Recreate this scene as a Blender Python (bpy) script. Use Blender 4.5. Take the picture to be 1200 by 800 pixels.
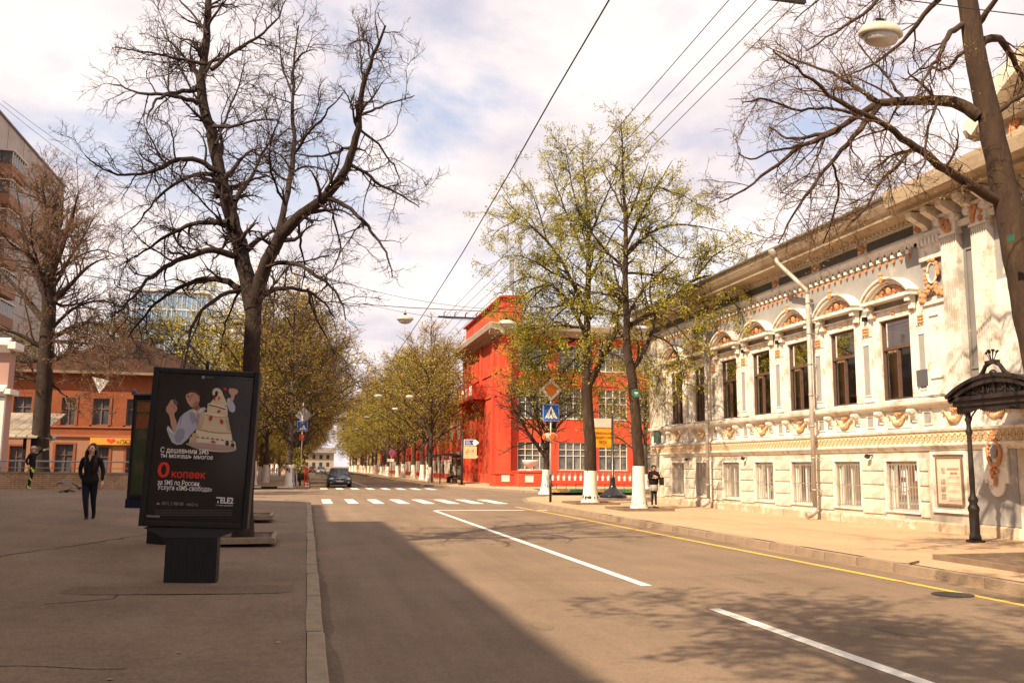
import bpy, bmesh, math, random
import numpy as np
from mathutils import Vector, Matrix
for _o in list(bpy.data.objects): bpy.data.objects.remove(_o)
SC = bpy.context.scene
COL = SC.collection
PI = math.pi
def rad(a): return math.radians(a)
# ------------------------------------------------------------------ camera
CAM_YAW, CAM_PITCH, CAM_ROLL = rad(12.679), rad(8.0), rad(.57)
cam_data = bpy.data.cameras.new('camera')
cam_data.sensor_width = 36; cam_data.lens = 31.5; cam_data.clip_start = .1; cam_data.clip_end = 3000
cam = bpy.data.objects.new('camera', cam_data); COL.objects.link(cam)
_f = Vector((math.sin(CAM_YAW)*math.cos(CAM_PITCH), math.cos(CAM_YAW)*math.cos(CAM_PITCH), math.sin(CAM_PITCH)))
_r = Vector((math.cos(CAM_YAW), -math.sin(CAM_YAW), 0)); _u = _r.cross(_f)
_r2 = _r*math.cos(CAM_ROLL)+_u*math.sin(CAM_ROLL); _u2 = -_r*math.sin(CAM_ROLL)+_u*math.cos(CAM_ROLL)
cam.matrix_world = Matrix(((_r2.x, _u2.x, -_f.x, 0), (_r2.y, _u2.y, -_f.y, 0), (_r2.z, _u2.z, -_f.z, 1.6), (0, 0, 0, 1)))
SC.camera = cam
# ------------------------------------------------------------------ light
SUN_EL, SUN_AZ = rad(45), rad(35)            # light travels towards +X turned 35 degrees to +Y
SUN_DIR = Vector((math.cos(SUN_AZ)*math.cos(SUN_EL), math.sin(SUN_AZ)*math.cos(SUN_EL), -math.sin(SUN_EL)))
sd = bpy.data.lights.new('sun', 'SUN'); sd.energy = 5.0; sd.angle = rad(.5); sd.color = (1, .80, .56)
sun = bpy.data.objects.new('sun', sd); COL.objects.link(sun)
sun.rotation_euler = SUN_DIR.to_track_quat('-Z', 'Y').to_euler(); sun.location = (-20, -15, 30)
SC.view_settings.view_transform = 'Standard'; SC.view_settings.look = 'None'
SC.view_settings.exposure = 0.82; SC.view_settings.gamma = 1
W = bpy.data.worlds.new("World"); SC.world = W; W.use_nodes = True
def build_world():
    nt = W.node_tree; nt.nodes.clear(); N = nt.nodes.new; L = nt.links.new
    out = N('ShaderNodeOutputWorld'); sky = N('ShaderNodeTexSky'); sky.sky_type = 'NISHITA'; sky.sun_disc = False
    sky.sun_elevation = SUN_EL
    sky.sun_rotation = math.atan2(-SUN_DIR.x, -SUN_DIR.y); sky.dust_density = 2.5
    bs = N('ShaderNodeBackground'); bs.inputs[1].default_value = .13; L(sky.outputs[0], bs.inputs[0])
    tc = N('ShaderNodeTexCoord'); sep = N('ShaderNodeSeparateXYZ'); L(tc.outputs['Generated'], sep.inputs[0])
    # project the direction on a cloud plane
    ad = N('ShaderNodeMath'); ad.operation = 'ADD'; ad.inputs[1].default_value = .22
    mx = N('ShaderNodeMath'); mx.operation = 'MAXIMUM'; mx.inputs[1].default_value = 0; L(sep.outputs[2], mx.inputs[0]); L(mx.outputs[0], ad.inputs[0])
    dv = N('ShaderNodeVectorMath'); dv.operation = 'DIVIDE'
    cb = N('ShaderNodeCombineXYZ')
    for i in range(3): L(ad.outputs[0], cb.inputs[i])
    L(tc.outputs['Generated'], dv.inputs[0]); L(cb.outputs[0], dv.inputs[1])
    mp = N('ShaderNodeMapping'); mp.inputs['Scale'].default_value = (1, 1, .3); mp.inputs['Location'].default_value = (3.7, 1.2, 0); L(dv.outputs[0], mp.inputs[0])
    n1 = N('ShaderNodeTexNoise'); n1.inputs['Scale'].default_value = 1.9; n1.inputs['Detail'].default_value = 9; n1.inputs['Roughness'].default_value = .58; n1.inputs['Distortion'].default_value = .35
    L(mp.outputs[0], n1.inputs['Vector'])
    r1 = N('ShaderNodeValToRGB'); r1.color_ramp.elements[0].position = .30; r1.color_ramp.elements[1].position = .48
    r1.color_ramp.elements[0].color = (0, 0, 0, 1); r1.color_ramp.elements[1].color = (1, 1, 1, 1); L(n1.outputs[0], r1.inputs[0])
    # cloud body: bright pinkish white with lavender grey undersides
    n2 = N('ShaderNodeTexNoise'); n2.inputs['Scale'].default_value = 2.6; n2.inputs['Detail'].default_value = 7; n2.inputs['Roughness'].default_value = .55
    mp2 = N('ShaderNodeMapping'); mp2.inputs['Location'].default_value = (9.3, 4.1, 2); L(dv.outputs[0], mp2.inputs[0]); L(mp2.outputs[0], n2.inputs['Vector'])
    r2 = N('ShaderNodeValToRGB'); e = r2.color_ramp.elements
    e[0].position = .3; e[0].color = (.41, .385, .44, 1); e[1].position = .64; e[1].color = (.71, .625, .585, 1)
    m = e.new(.47); m.color = (.585, .52, .52, 1); L(n2.outputs[0], r2.inputs[0])
    bc = N('ShaderNodeBackground'); L(r2.outputs[0], bc.inputs[0]); bc.inputs[1].default_value = 1.0
    mxs = N('ShaderNodeMixShader')
    # haze band near the horizon is always cloud-white
    hz = N('ShaderNodeMapRange'); hz.inputs[1].default_value = .1; hz.inputs[2].default_value = .42; hz.inputs[3].default_value = 1; hz.inputs[4].default_value = 0; L(sep.outputs[2], hz.inputs[0])
    mm = N('ShaderNodeMath'); mm.operation = 'MAXIMUM'; L(r1.outputs[0], mm.inputs[0]); L(hz.outputs[0], mm.inputs[1])
    sc_ = N('ShaderNodeMath'); sc_.operation = 'MULTIPLY_ADD'; sc_.inputs[1].default_value = .75; sc_.inputs[2].default_value = .25; L(mm.outputs[0], sc_.inputs[0])
    L(sc_.outputs[0], mxs.inputs[0]); L(bs.outputs[0], mxs.inputs[1]); L(bc.outputs[0], mxs.inputs[2]); L(mxs.outputs[0], out.inputs[0])
build_world()
SC.render.engine = 'CYCLES'
SC.cycles.max_bounces = 6; SC.cycles.transparent_max_bounces = 12; SC.cycles.diffuse_bounces = 3; SC.cycles.glossy_bounces = 3
SC.cycles.use_denoising = True
# ------------------------------------------------------------------ materials
MATS = {}
def mat(name, c, rough=.85, var=.14, scale=4., bump=.0, bscale=40., metal=0., c2=None, c2pos=.55, c2w=.08, c2scale=1.5, stretch=(1, 1, 1), spec=.3, emit=0, c3=None, c3pos=.62, c3scale=.6):
    if name in MATS: return MATS[name]
    m = bpy.data.materials.new(name); m.use_nodes = True; nt = m.node_tree; N = nt.nodes.new; L = nt.links.new
    b = nt.nodes['Principled BSDF']; b.inputs['Roughness'].default_value = rough; b.inputs['Metallic'].default_value = metal
    b.inputs['Specular IOR Level'].default_value = spec
    tc = N('ShaderNodeTexCoord'); mp = N('ShaderNodeMapping'); mp.inputs['Scale'].default_value = stretch; L(tc.outputs['Object'], mp.inputs[0])
    n = N('ShaderNodeTexNoise'); n.inputs['Scale'].default_value = scale; n.inputs['Detail'].default_value = 6; n.inputs['Roughness'].default_value = .65; L(mp.outputs[0], n.inputs['Vector'])
    r = N('ShaderNodeValToRGB'); e = r.color_ramp.elements
    e[0].position = .28; e[1].position = .72
    e[0].color = (*[x*(1-var) for x in c], 1); e[1].color = (*[min(1, x*(1+var)) for x in c], 1); L(n.outputs[0], r.inputs[0]); col = r.outputs[0]
    for cc, pos, w, s in ((c2, c2pos, c2w, c2scale), (c3, c3pos, .05, c3scale)):
        if cc is None: continue
        n2 = N('ShaderNodeTexNoise'); n2.inputs['Scale'].default_value = s; n2.inputs['Detail'].default_value = 8; n2.inputs['Roughness'].default_value = .7
        mp3 = N('ShaderNodeMapping'); mp3.inputs['Location'].default_value = (s*3, pos*7, 1); L(mp.outputs[0], mp3.inputs[0]); L(mp3.outputs[0], n2.inputs['Vector'])
        r2 = N('ShaderNodeValToRGB'); r2.color_ramp.elements[0].position = pos-w; r2.color_ramp.elements[1].position = pos+w; L(n2.outputs[0], r2.inputs[0])
        mx = N('ShaderNodeMix'); mx.data_type = 'RGBA'; L(r2.outputs[0], mx.inputs[0]); L(col, mx.inputs[6]); mx.inputs[7].default_value = (*cc, 1); col = mx.outputs[2]
    L(col, b.inputs['Base Color'])
    if bump:
        nb = N('ShaderNodeTexNoise'); nb.inputs['Scale'].default_value = bscale; nb.inputs['Detail'].default_value = 5; L(mp.outputs[0], nb.inputs['Vector'])
        bp = N('ShaderNodeBump'); bp.inputs['Strength'].default_value = bump; bp.inputs['Distance'].default_value = .02; L(nb.outputs[0], bp.inputs['Height']); L(bp.outputs[0], b.inputs['Normal'])
    if emit: b.inputs['Emission Color'].default_value = (*c, 1); b.inputs['Emission Strength'].default_value = emit
    MATS[name] = m; return m
def glass(name, tint=(.9, .95, .95), refl=.35, rough=.03, gain=1.0):
    if name in MATS: return MATS[name]
    m = bpy.data.materials.new(name); m.use_nodes = True; nt = m.node_tree; nt.nodes.clear(); N = nt.nodes.new; L = nt.links.new
    o = N('ShaderNodeOutputMaterial'); t = N('ShaderNodeBsdfTransparent'); t.inputs[0].default_value = (*tint, 1)
    g = N('ShaderNodeBsdfGlossy'); g.inputs['Roughness'].default_value = rough; g.inputs[0].default_value = (.9, .9, .9, 1)
    lw = N('ShaderNodeFresnel'); lw.inputs[0].default_value = 1.5
    ml = N('ShaderNodeMath'); ml.operation = 'MULTIPLY_ADD'; ml.inputs[1].default_value = gain; ml.inputs[2].default_value = refl*.2; L(lw.outputs[0], ml.inputs[0])
    mx = N('ShaderNodeMixShader'); L(ml.outputs[0], mx.inputs[0]); L(t.outputs[0], mx.inputs[1]); L(g.outputs[0], mx.inputs[2]); L(mx.outputs[0], o.inputs[0])
    MATS[name] = m; return m
def leafmat(name, c, var=.3):
    if name in MATS: return MATS[name]
    m = mat(name, c, rough=.6, var=var, scale=1.3); nt = m.node_tree; N = nt.nodes.new; L = nt.links.new
    b = nt.nodes['Principled BSDF']; out = nt.nodes['Material Output']
    tr = N('ShaderNodeBsdfTranslucent'); src = b.inputs['Base Color'].links[0].from_socket; L(src, tr.inputs[0])
    mx = N('ShaderNodeMixShader'); mx.inputs[0].default_value = .4; L(b.outputs[0], mx.inputs[1]); L(tr.outputs[0], mx.inputs[2]); L(mx.outputs[0], out.inputs[0])
    return m
# ------------------------------------------------------------------ builders
class MB:
    def __init__(s): s.v = []; s.f = []; s.mi = []; s.sm = []; s.m = 0
    def add(s, vs, fs, smooth=False):
        b = len(s.v); s.v += [tuple(p) for p in vs]
        for f in fs: s.f.append([b+i for i in f]); s.mi.append(s.m); s.sm.append(smooth)
    def box(s, x0, x1, y0, y1, z0, z1):
        if x0 > x1: x0, x1 = x1, x0
        if y0 > y1: y0, y1 = y1, y0
        if z0 > z1: z0, z1 = z1, z0
        s.add([(x0,y0,z0),(x1,y0,z0),(x1,y1,z0),(x0,y1,z0),(x0,y0,z1),(x1,y0,z1),(x1,y1,z1),(x0,y1,z1)],
              [(0,3,2,1),(4,5,6,7),(0,1,5,4),(1,2,6,5),(2,3,7,6),(3,0,4,7)]); return s
    def obox(s, c, size, m=None):
        hx, hy, hz = [a/2 for a in size]; m = m or Matrix.Identity(3); c = Vector(c)
        vs = [c + m @ Vector(p) for p in [(-hx,-hy,-hz),(hx,-hy,-hz),(hx,hy,-hz),(-hx,hy,-hz),(-hx,-hy,hz),(hx,-hy,hz),(hx,hy,hz),(-hx,hy,hz)]]
        s.add(vs, [(0,3,2,1),(4,5,6,7),(0,1,5,4),(1,2,6,5),(2,3,7,6),(3,0,4,7)]); return s
    def bar(s, a, b, w, h=None):
        a, b = Vector(a), Vector(b); h = h or w; d = b-a; q = d.to_track_quat('Z', 'Y').to_matrix()
        s.obox((a+b)/2, (w, h, d.length), q); return s
    def tube(s, pts, rs, n=8, cap=True, smooth=True):
        pts = [Vector(p) for p in pts]
        if not hasattr(rs, '__len__'): rs = [rs]*len(pts)
        ring = []; u = None
        for i, p in enumerate(pts):
            t = (pts[min(i+1, len(pts)-1)]-pts[max(i-1, 0)]).normalized()
            if u is None: u = t.orthogonal().normalized()
            u = (u-t*u.dot(t)).normalized(); w = t.cross(u)
            ring.append([p+(u*math.cos(2*PI*k/n)+w*math.sin(2*PI*k/n))*rs[i] for k in range(n)])
        vs = [p for r in ring for p in r]; fs = []
        for i in range(len(pts)-1):
            for k in range(n): fs.append((i*n+k, i*n+(k+1) % n, (i+1)*n+(k+1) % n, (i+1)*n+k))
        s.add(vs, fs, smooth)
        if cap:
            b = len(s.v)-len(vs); s.f.append([b+k for k in range(n)][::-1]); s.f.append([b+(len(pts)-1)*n+k for k in range(n)]); s.mi += [s.m]*2; s.sm += [False]*2
        return s
    def lathe(s, prof, c=(0, 0, 0), n=16, smooth=True, arc=1.):
        vs = []; fs = []; m = len(prof)
        for k in range(n):
            a = 2*PI*k/n
            for r, z in prof: vs.append((c[0]+r*math.cos(a), c[1]+r*math.sin(a), c[2]+z))
        for k in range(n):
            for j in range(m-1): fs.append((k*m+j, ((k+1) % n)*m+j, ((k+1) % n)*m+j+1, k*m+j+1))
        s.add(vs, fs, smooth)
        b = len(s.v)-len(vs); s.f.append([b+k*m for k in range(n)][::-1]); s.f.append([b+k*m+m-1 for k in range(n)]); s.mi += [s.m]*2; s.sm += [False]*2
        return s
    def ball(s, c, r, n=10, m=6):
        if not hasattr(r, '__len__'): r = (r, r, r)
        vs = [(c[0], c[1], c[2]-r[2])]; fs = []
        for j in range(1, m):
            t = -PI/2+PI*j/m
            for k in range(n): a = 2*PI*k/n; vs.append((c[0]+r[0]*math.cos(t)*math.cos(a), c[1]+r[1]*math.cos(t)*math.sin(a), c[2]+r[2]*math.sin(t)))
        vs.append((c[0], c[1], c[2]+r[2])); top = len(vs)-1
        for k in range(n):
            fs.append((0, 1+(k+1) % n, 1+k))
            for j in range(m-2): fs.append((1+j*n+k, 1+j*n+(k+1) % n, 1+(j+1)*n+(k+1) % n, 1+(j+1)*n+k))
            fs.append((1+(m-2)*n+k, 1+(m-2)*n+(k+1) % n, top))
        s.add(vs, fs, True); return s
    def prism(s, poly, fn, d0, d1, smooth=False):
        """poly: 2-D outline; fn(u, v, d) -> point; extruded from d0 to d1"""
        n = len(poly); vs = [fn(u, v, d0) for u, v in poly]+[fn(u, v, d1) for u, v in poly]
        s.add(vs, [list(range(n))[::-1], list(range(n, 2*n))]); b = len(s.v)-2*n
        for k in range(n): s.f.append([b+k, b+(k+1) % n, b+n+(k+1) % n, b+n+k]); s.mi.append(s.m); s.sm.append(smooth)
        return s
    def sweep(s, prof, p0, p1, fn=None):
        """profile (x, z) list swept along y from p0 to p1"""
        n = len(prof); vs = [(x, p0, z) for x, z in prof]+[(x, p1, z) for x, z in prof]
        s.add(vs, [(k, (k+1) % n, n+(k+1) % n, n+k) for k in range(n)]+[list(range(n))[::-1], list(range(n, 2*n))]); return s
    def mesh(s, name, mats, origin=(0, 0, 0)):
        me = bpy.data.meshes.new(name); ox, oy, oz = origin
        me.from_pydata([(x-ox, y-oy, z-oz) for x, y, z in s.v], [], s.f)
        for m in (mats if isinstance(mats, (list, tuple)) else [mats]): me.materials.append(m)
        me.polygons.foreach_set('material_index', s.mi); me.polygons.foreach_set('use_smooth', s.sm)
        bm = bmesh.new(); bm.from_mesh(me); bmesh.ops.recalc_face_normals(bm, faces=bm.faces); bm.to_mesh(me); bm.free()
        me.update(); return me
    def build(s, name, mats, parent=None, origin=None, **kw):
        if origin is None: origin = wloc(parent) if parent else (0, 0, 0)
        me = s.mesh(name, mats, origin); return put(name, me, parent, (0, 0, 0) if parent else origin, **kw)
def wloc(o):
    v = Vector((0, 0, 0))
    while o: v += o.location; o = o.parent
    return v
def put(name, me, parent=None, loc=(0, 0, 0), rz=0, kind=None, label=None, cat=None, group=None):
    o = bpy.data.objects.new(name, me); COL.objects.link(o); o.location = loc; o.rotation_euler = (0, 0, rz)
    if parent: o.parent = parent
    tag(o, label, cat, group, kind); return o
def tag(o, label=None, cat=None, group=None, kind=None):
    for k, v in (('label', label), ('category', cat), ('group', group), ('kind', kind)):
        if v: o[k] = v
    return o
def thing(name, label, cat, loc=(0, 0, 0), rz=0, group=None):
    o = bpy.data.objects.new(name, None); COL.objects.link(o); o.location = loc; o.rotation_euler = (0, 0, rz); o.empty_display_size = .2
    return tag(o, label, cat, group)
def dup(o, loc, rz=0, label=None, parent=None):
    c = o.copy(); COL.objects.link(c)
    if parent is None: c.location = loc; c.rotation_euler = (0, 0, rz)
    else: c.parent = parent
    if label: c['label'] = label
    for ch in [x for x in o.children]: dup(ch, None, 0, None, c)
    return c
def struct(name, mb, m, origin=(0, 0, 0)): return mb.build(name, m, None, origin, kind='structure')
def text(name, body, size, m, parent, M4, bold=0., align='CENTER', ext=.002, shear=0., sx=1.):
    """flat lettering; M4 places the text's plane in the parent's space"""
    cu = bpy.data.curves.new(name, 'FONT'); cu.body = body; cu.size = size; cu.offset = bold; cu.extrude = ext; cu.align_x = align; cu.shear = shear
    cu.resolution_u = 3; t = bpy.data.objects.new(name, cu); COL.objects.link(t)
    dg = bpy.context.evaluated_depsgraph_get(); me = bpy.data.meshes.new_from_object(t.evaluated_get(dg)); bpy.data.objects.remove(t)
    me.name = name; me.transform(M4 @ Matrix.Diagonal((sx, 1, 1, 1))); me.materials.clear(); me.materials.append(m)
    return put(name, me, parent)
def frameM(origin, right, up):
    r = Vector(right).normalized(); u = Vector(up).normalized(); n = r.cross(u); o = Vector(origin)
    return Matrix(((r.x, u.x, n.x, o.x), (r.y, u.y, n.y, o.y), (r.z, u.z, n.z, o.z), (0, 0, 0, 1)))
def pierced(mb, P, u0, u1, z0, z1, holes, depth):
    """a wall face with window holes and their reveals. P(u, z, d) -> point, d is the depth into the wall"""
    us = sorted(set([u0, u1]+[a for h in holes for a in h[:2]])); zs = sorted(set([z0, z1]+[a for h in holes for a in h[2:]]))
    for i in range(len(us)-1):
        for j in range(len(zs)-1):
            cu, cz = (us[i]+us[i+1])/2, (zs[j]+zs[j+1])/2
            if any(h[0] < cu < h[1] and h[2] < cz < h[3] for h in holes): continue
            mb.add([P(us[i], zs[j], 0), P(us[i+1], zs[j], 0), P(us[i+1], zs[j+1], 0), P(us[i], zs[j+1], 0)], [(0, 1, 2, 3)])
    for a, b, c, d in holes:
        for (p, q) in (((a, c), (b, c)), ((b, c), (b, d)), ((b, d), (a, d)), ((a, d), (a, c))):
            mb.add([P(p[0], p[1], 0), P(q[0], q[1], 0), P(q[0], q[1], depth), P(p[0], p[1], depth)], [(0, 1, 2, 3)])
# ------------------------------------------------------------------ palette
def asphalt(name, base, grain=.3, patch=.16, streak=.12, stain=(.05, .04, .033)):
    m = bpy.data.materials.new(name); m.use_nodes = True; nt = m.node_tree; N = nt.nodes.new; L = nt.links.new; b = nt.nodes['Principled BSDF']; b.inputs['Roughness'].default_value = .93; b.inputs['Specular IOR Level'].default_value = .25
    tc = N('ShaderNodeTexCoord')
    def noise(sc, det, st=(1, 1, 1), rough=.6):
        mp = N('ShaderNodeMapping'); mp.inputs['Scale'].default_value = st; L(tc.outputs['Object'], mp.inputs[0]); n = N('ShaderNodeTexNoise'); n.inputs['Scale'].default_value = sc; n.inputs['Detail'].default_value = det; n.inputs['Roughness'].default_value = rough; L(mp.outputs[0], n.inputs['Vector']); return n.outputs[0]
    def rng(src, lo, hi, a=.3, z=.7): r = N('ShaderNodeMapRange'); r.inputs[1].default_value = a; r.inputs[2].default_value = z; r.inputs[3].default_value = lo; r.inputs[4].default_value = hi; L(src, r.inputs[0]); return r.outputs[0]
    def mul(a, c): x = N('ShaderNodeMath'); x.operation = 'MULTIPLY'; L(a, x.inputs[0]); L(c, x.inputs[1]); return x.outputs[0]
    v = mul(mul(rng(noise(30, 6, rough=.85), 1-grain, 1+grain), rng(noise(9, 8, rough=.75), 1-patch*.8, 1+patch*.8)), mul(rng(noise(.45, 6), 1-patch, 1+patch), rng(noise(2.2, 5, (1, .06, 1)), 1-streak, 1+streak)))
    sc = N('ShaderNodeVectorMath'); sc.operation = 'SCALE'; sc.inputs[0].default_value = base; L(v, sc.inputs[3])
    mx = N('ShaderNodeMix'); mx.data_type = 'RGBA'; L(rng(noise(1.3, 9, rough=.72), 0, .75, .60, .70), mx.inputs[0]); L(sc.outputs[0], mx.inputs[6]); mx.inputs[7].default_value = (*stain, 1)
    mx2 = N('ShaderNodeMix'); mx2.data_type = 'RGBA'; L(rng(noise(160, 2), 0, .8, .62, .72), mx2.inputs[0]); L(mx.outputs[2], mx2.inputs[6]); mx2.inputs[7].default_value = tuple(min(1, x*2.0) for x in base)+(1,)
    L(mx2.outputs[2], b.inputs['Base Color'])
    bp = N('ShaderNodeBump'); bp.inputs['Strength'].default_value = .6; bp.inputs['Distance'].default_value = .012; L(noise(110, 4, rough=.7), bp.inputs['Height']); L(bp.outputs[0], b.inputs['Normal']); MATS[name] = m; return m
ASPH = asphalt('asphalt', (.192, .137, .094), .32, .15, .13, (.125, .092, .062))
ASPH2 = asphalt('pavement_asphalt_left', (.19, .133, .09), .42, .2, .06, (.115, .082, .055))
PAVE = asphalt('pavement_sandy', (.44, .30, .185), .14, .10, .03, (.31, .205, .125))
KERB = mat('kerb_stone', (.28, .215, .15), .9, .25, 5, .8, 60, c2=(.30, .235, .17), c2pos=.6, c2scale=2.5)
MARK = mat('road_paint_white', (.72, .68, .61), .8, .08, 3, .3, 60, c2=(.42, .36, .29), c2pos=.63, c2w=.04, c2scale=7)
YELL = mat('road_paint_yellow', (.72, .42, .07), .8, .1, 4, c2=(.3, .2, .1), c2pos=.62, c2scale=3)
SOIL = mat('soil', (.13, .085, .055), 1, .35, 6, 1, 40, c2=(.25, .19, .13), c2pos=.6, c2scale=7)
BARK = mat('bark', (.06, .04, .03), .95, .35, 6, 1.0, 30, stretch=(1, 1, .25), c2=(.13, .095, .065), c2pos=.58, c2scale=4)
BARKR = mat('bark_deep_brown', (.042, .026, .018), .95, .35, 7, 1.0, 35, stretch=(1, 1, .2), c2=(.10, .07, .035), c2pos=.6, c2scale=5)  # deep brown bark with ochre-brown flecks, for the corner trees
TWIG = mat('twig_bark', (.10, .068, .055), .95, .25, 5)
LIME = mat('whitewash', (.74, .68, .60), .9, .08, 4, .4, 30, c2=(.45, .38, .3), c2pos=.66, c2scale=3)
BLACK = mat('black_metal', (.018, .017, .018), .45, .2, 8, spec=.4)
DARKM = mat('dark_metal', (.014, .014, .015), .55, .2, 8, .1, 30, spec=.25)
WHITE = mat('white_paint', (.72, .69, .64), .6, .06, 3)
GREYM = mat('grey_metal', (.32, .31, .29), .5, .15, 5, metal=.3)
RED = mat('red_plaster', (.56, .06, .028), .9, .14, .7, .5, 14, c2=(.50, .10, .045), c2pos=.56, c2w=.12, c2scale=.5, c3=(.42, .055, .024), c3pos=.6, c3scale=1.6, stretch=(1, 1, .3))
ORNA = mat('orange_ornament', (.60, .26, .11), .9, .25, 9, .6, 50, c2=(.72, .54, .38), c2pos=.6, c2scale=12)
ROOM = mat('room_dark', (.035, .03, .026), .95, .2, 1)
GLASS = glass('window_glass')
# ================================================================== ground
def zleft(x, y):
    s = max(0, min(1, (-x-1.0)/5.5)); s = s*s*(3-2*s); t = max(0, min(1, (y-4)/26)); e = max(0, min(1, (41-y)/7)) if y > 34 else 1
    return .15+.5*s*t*(e if x > -6 else 1)
def sheet(poly, z, name, m, th=None):
    mb = MB(); mb.add([(x, y, z) for x, y in poly], [list(range(len(poly)))])
    return struct(name, mb, m)
g = MB(); g.add([(-900, -300, -.06), (900, -300, -.06), (900, 1500, -.06), (-900, 1500, -.06)], [(0, 1, 2, 3)]); struct('ground', g, mat('ground_dirt', (.16, .12, .085), 1, .2, .3))
g = MB(); g.add([(.2, -60, 0), (9.35, -60, 0), (9.35, 600, 0), (.2, 600, 0)], [(0, 1, 2, 3)])
g.add([(-60, 41, -.004), (.2, 41, -.004), (.2, 64, -.004), (-60, 64, -.004)], [(0, 1, 2, 3)])
g.add([(9.35, 34, -.004), (60, 34, -.004), (60, 76, -.004), (9.35, 76, -.004)], [(0, 1, 2, 3)])
struct('road', g, ASPH)
# left pavement: a gently rising grid that ends in a rounded corner at the side street
def left_edge(y):  # kerb line x
    return .05 if y < 36 else .05-(1-math.sqrt(max(0, 1-((y-36)/5.2)**2)))*5.2
g = MB(); ys = [-60, -20, 0, 2, 4, 6, 8, 10, 12, 14, 16, 18, 20, 22, 24, 26, 28, 30, 32, 34, 36, 37, 38, 39, 40, 40.7, 41.1]; nx = 24
rows = []
for y in ys:
    xe = left_edge(y); rows.append([(xe-(k/nx)**1.6*40, y) for k in range(nx+1)])
vs = [(x, y, zleft(x, y)) for r in rows for x, y in r]; fs = []
for i in range(len(ys)-1):
    for k in range(nx): fs.append((i*(nx+1)+k, i*(nx+1)+k+1, (i+1)*(nx+1)+k+1, (i+1)*(nx+1)+k))
g.add(vs, fs, True); struct('left_pavement', g, ASPH2)
# kerb stones, individually laid
def kerbline(parent_name, pts, L, w, top, m, seed=0, lift=.0):
    rnd = random.Random(seed); root = thing(parent_name, None, None, (pts[0][0], pts[0][1], 0)); root['kind'] = 'structure'
    P = [Vector((a, b)) for a, b in pts]; n = 0
    for a, b in zip(P, P[1:]):
        d = b-a; k = max(1, round(d.length/L)); t = d.normalized(); nrm = Vector((-t.y, t.x)); ln = d.length/k
        me = None
        for i in range(k):
            c = a+t*(i+.5)*ln
            if me is None or n % 5 == 0:
                mb = MB(); h = .16+top; j = .012; bz = .02
                x0, x1 = -ln/2+j, ln/2-j
                mb.prism([(-w/2, -h), (w/2, -h), (w/2, -bz), (w/2-bz, 0), (-w/2, 0)], lambda u, v, d_: (d_, u, v), x0, x1); me = mb.mesh('kerb_stone', m)
            o = put('kerb_stone', me, root, (c.x-pts[0][0]+nrm.x*rnd.uniform(-.008, .008), c.y-pts[0][1], top+lift+rnd.uniform(-.008, .008)), math.atan2(t.y, t.x)+rnd.uniform(-.006, .006))
            n += 1
    return root
kerbline('left_kerb', [(.13, 43.2-5.2), (.13, 36), (.13, -6)][1:], 1.1, .15, .155, KERB, 1)
corner = [(left_edge(y)+.08, y) for y in (36, 37.5, 39, 40, 40.7, 41.1)]+[(-7, 41.35)]
kerbline('left_corner_kerb', corner[::-1], 1.0, .17, .155, KERB, 2)
kerbline('right_kerb', [(9.32, 36), (9.32, 2)], 1.0, .18, .145, mat('kerb_stone_right', (.30, .22, .155), .95, .25, 3, .8, 40), 3)
RC = [(9.32, 36), (9.5, 39), (10.1, 42), (11.2, 44.8), (13, 46.6), (16, 47.4), (30, 47.6)]
kerbline('right_corner_kerb', RC, 1.0, .18, .145, KERB, 4)
g = MB()
near = [(9.4, -60), (60, -60), (60, 47.5), (30, 47.5), (16, 47.3), (13.05, 46.5), (11.3, 44.7), (10.2, 42), (9.6, 39), (9.42, 36)]
g.add([(x, y, .15) for x, y in near], [list(range(len(near)))]); struct('right_pavement', g, PAVE)
far = [(9.45, 600), (9.45, 76), (10.2, 72), (12, 66), (14, 58), (18, 53.5), (24, 52), (70, 52), (70, 600)]
g = MB(); g.add([(x, y, .15) for x, y in far], [list(range(len(far)))]); struct('far_right_pavement', g, PAVE)
kerbline('far_right_kerb', far[1:8][::-1], 1.2, .18, .145, KERB, 5)
kerbline('far_right_street_kerb', [(9.36, 140), (9.36, 76)], 1.6, .18, .145, KERB, 6)
lf = [(.05, 600), (-60, 600), (-60, 64), (-1.4, 64), (-.5, 64.4), (0, 65.2), (.05, 66)]
g = MB(); g.add([(x, y, .15) for x, y in lf], [list(range(len(lf)))]); struct('far_left_pavement', g, PAVE)
# painted kerb of the left island: black and white stretches
isl = thing('far_left_kerb', None, None, (-1.4, 63.9, 0)); isl['kind'] = 'structure'
for i in range(14):
    mb = MB(); mb.box(-.52, .52, -.1, .1, -.1, 0); me = mb.mesh('kerb_stone', BLACK if i % 2 else MARK)
    put('kerb_stone', me, isl, (-i*1.06, 0, .17))
kerbline('far_left_street_kerb', [(.12, 150), (.12, 66), (-.1, 65), (-.7, 64.2), (-1.0, 64)], 1.5, .18, .145, KERB, 7)
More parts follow.
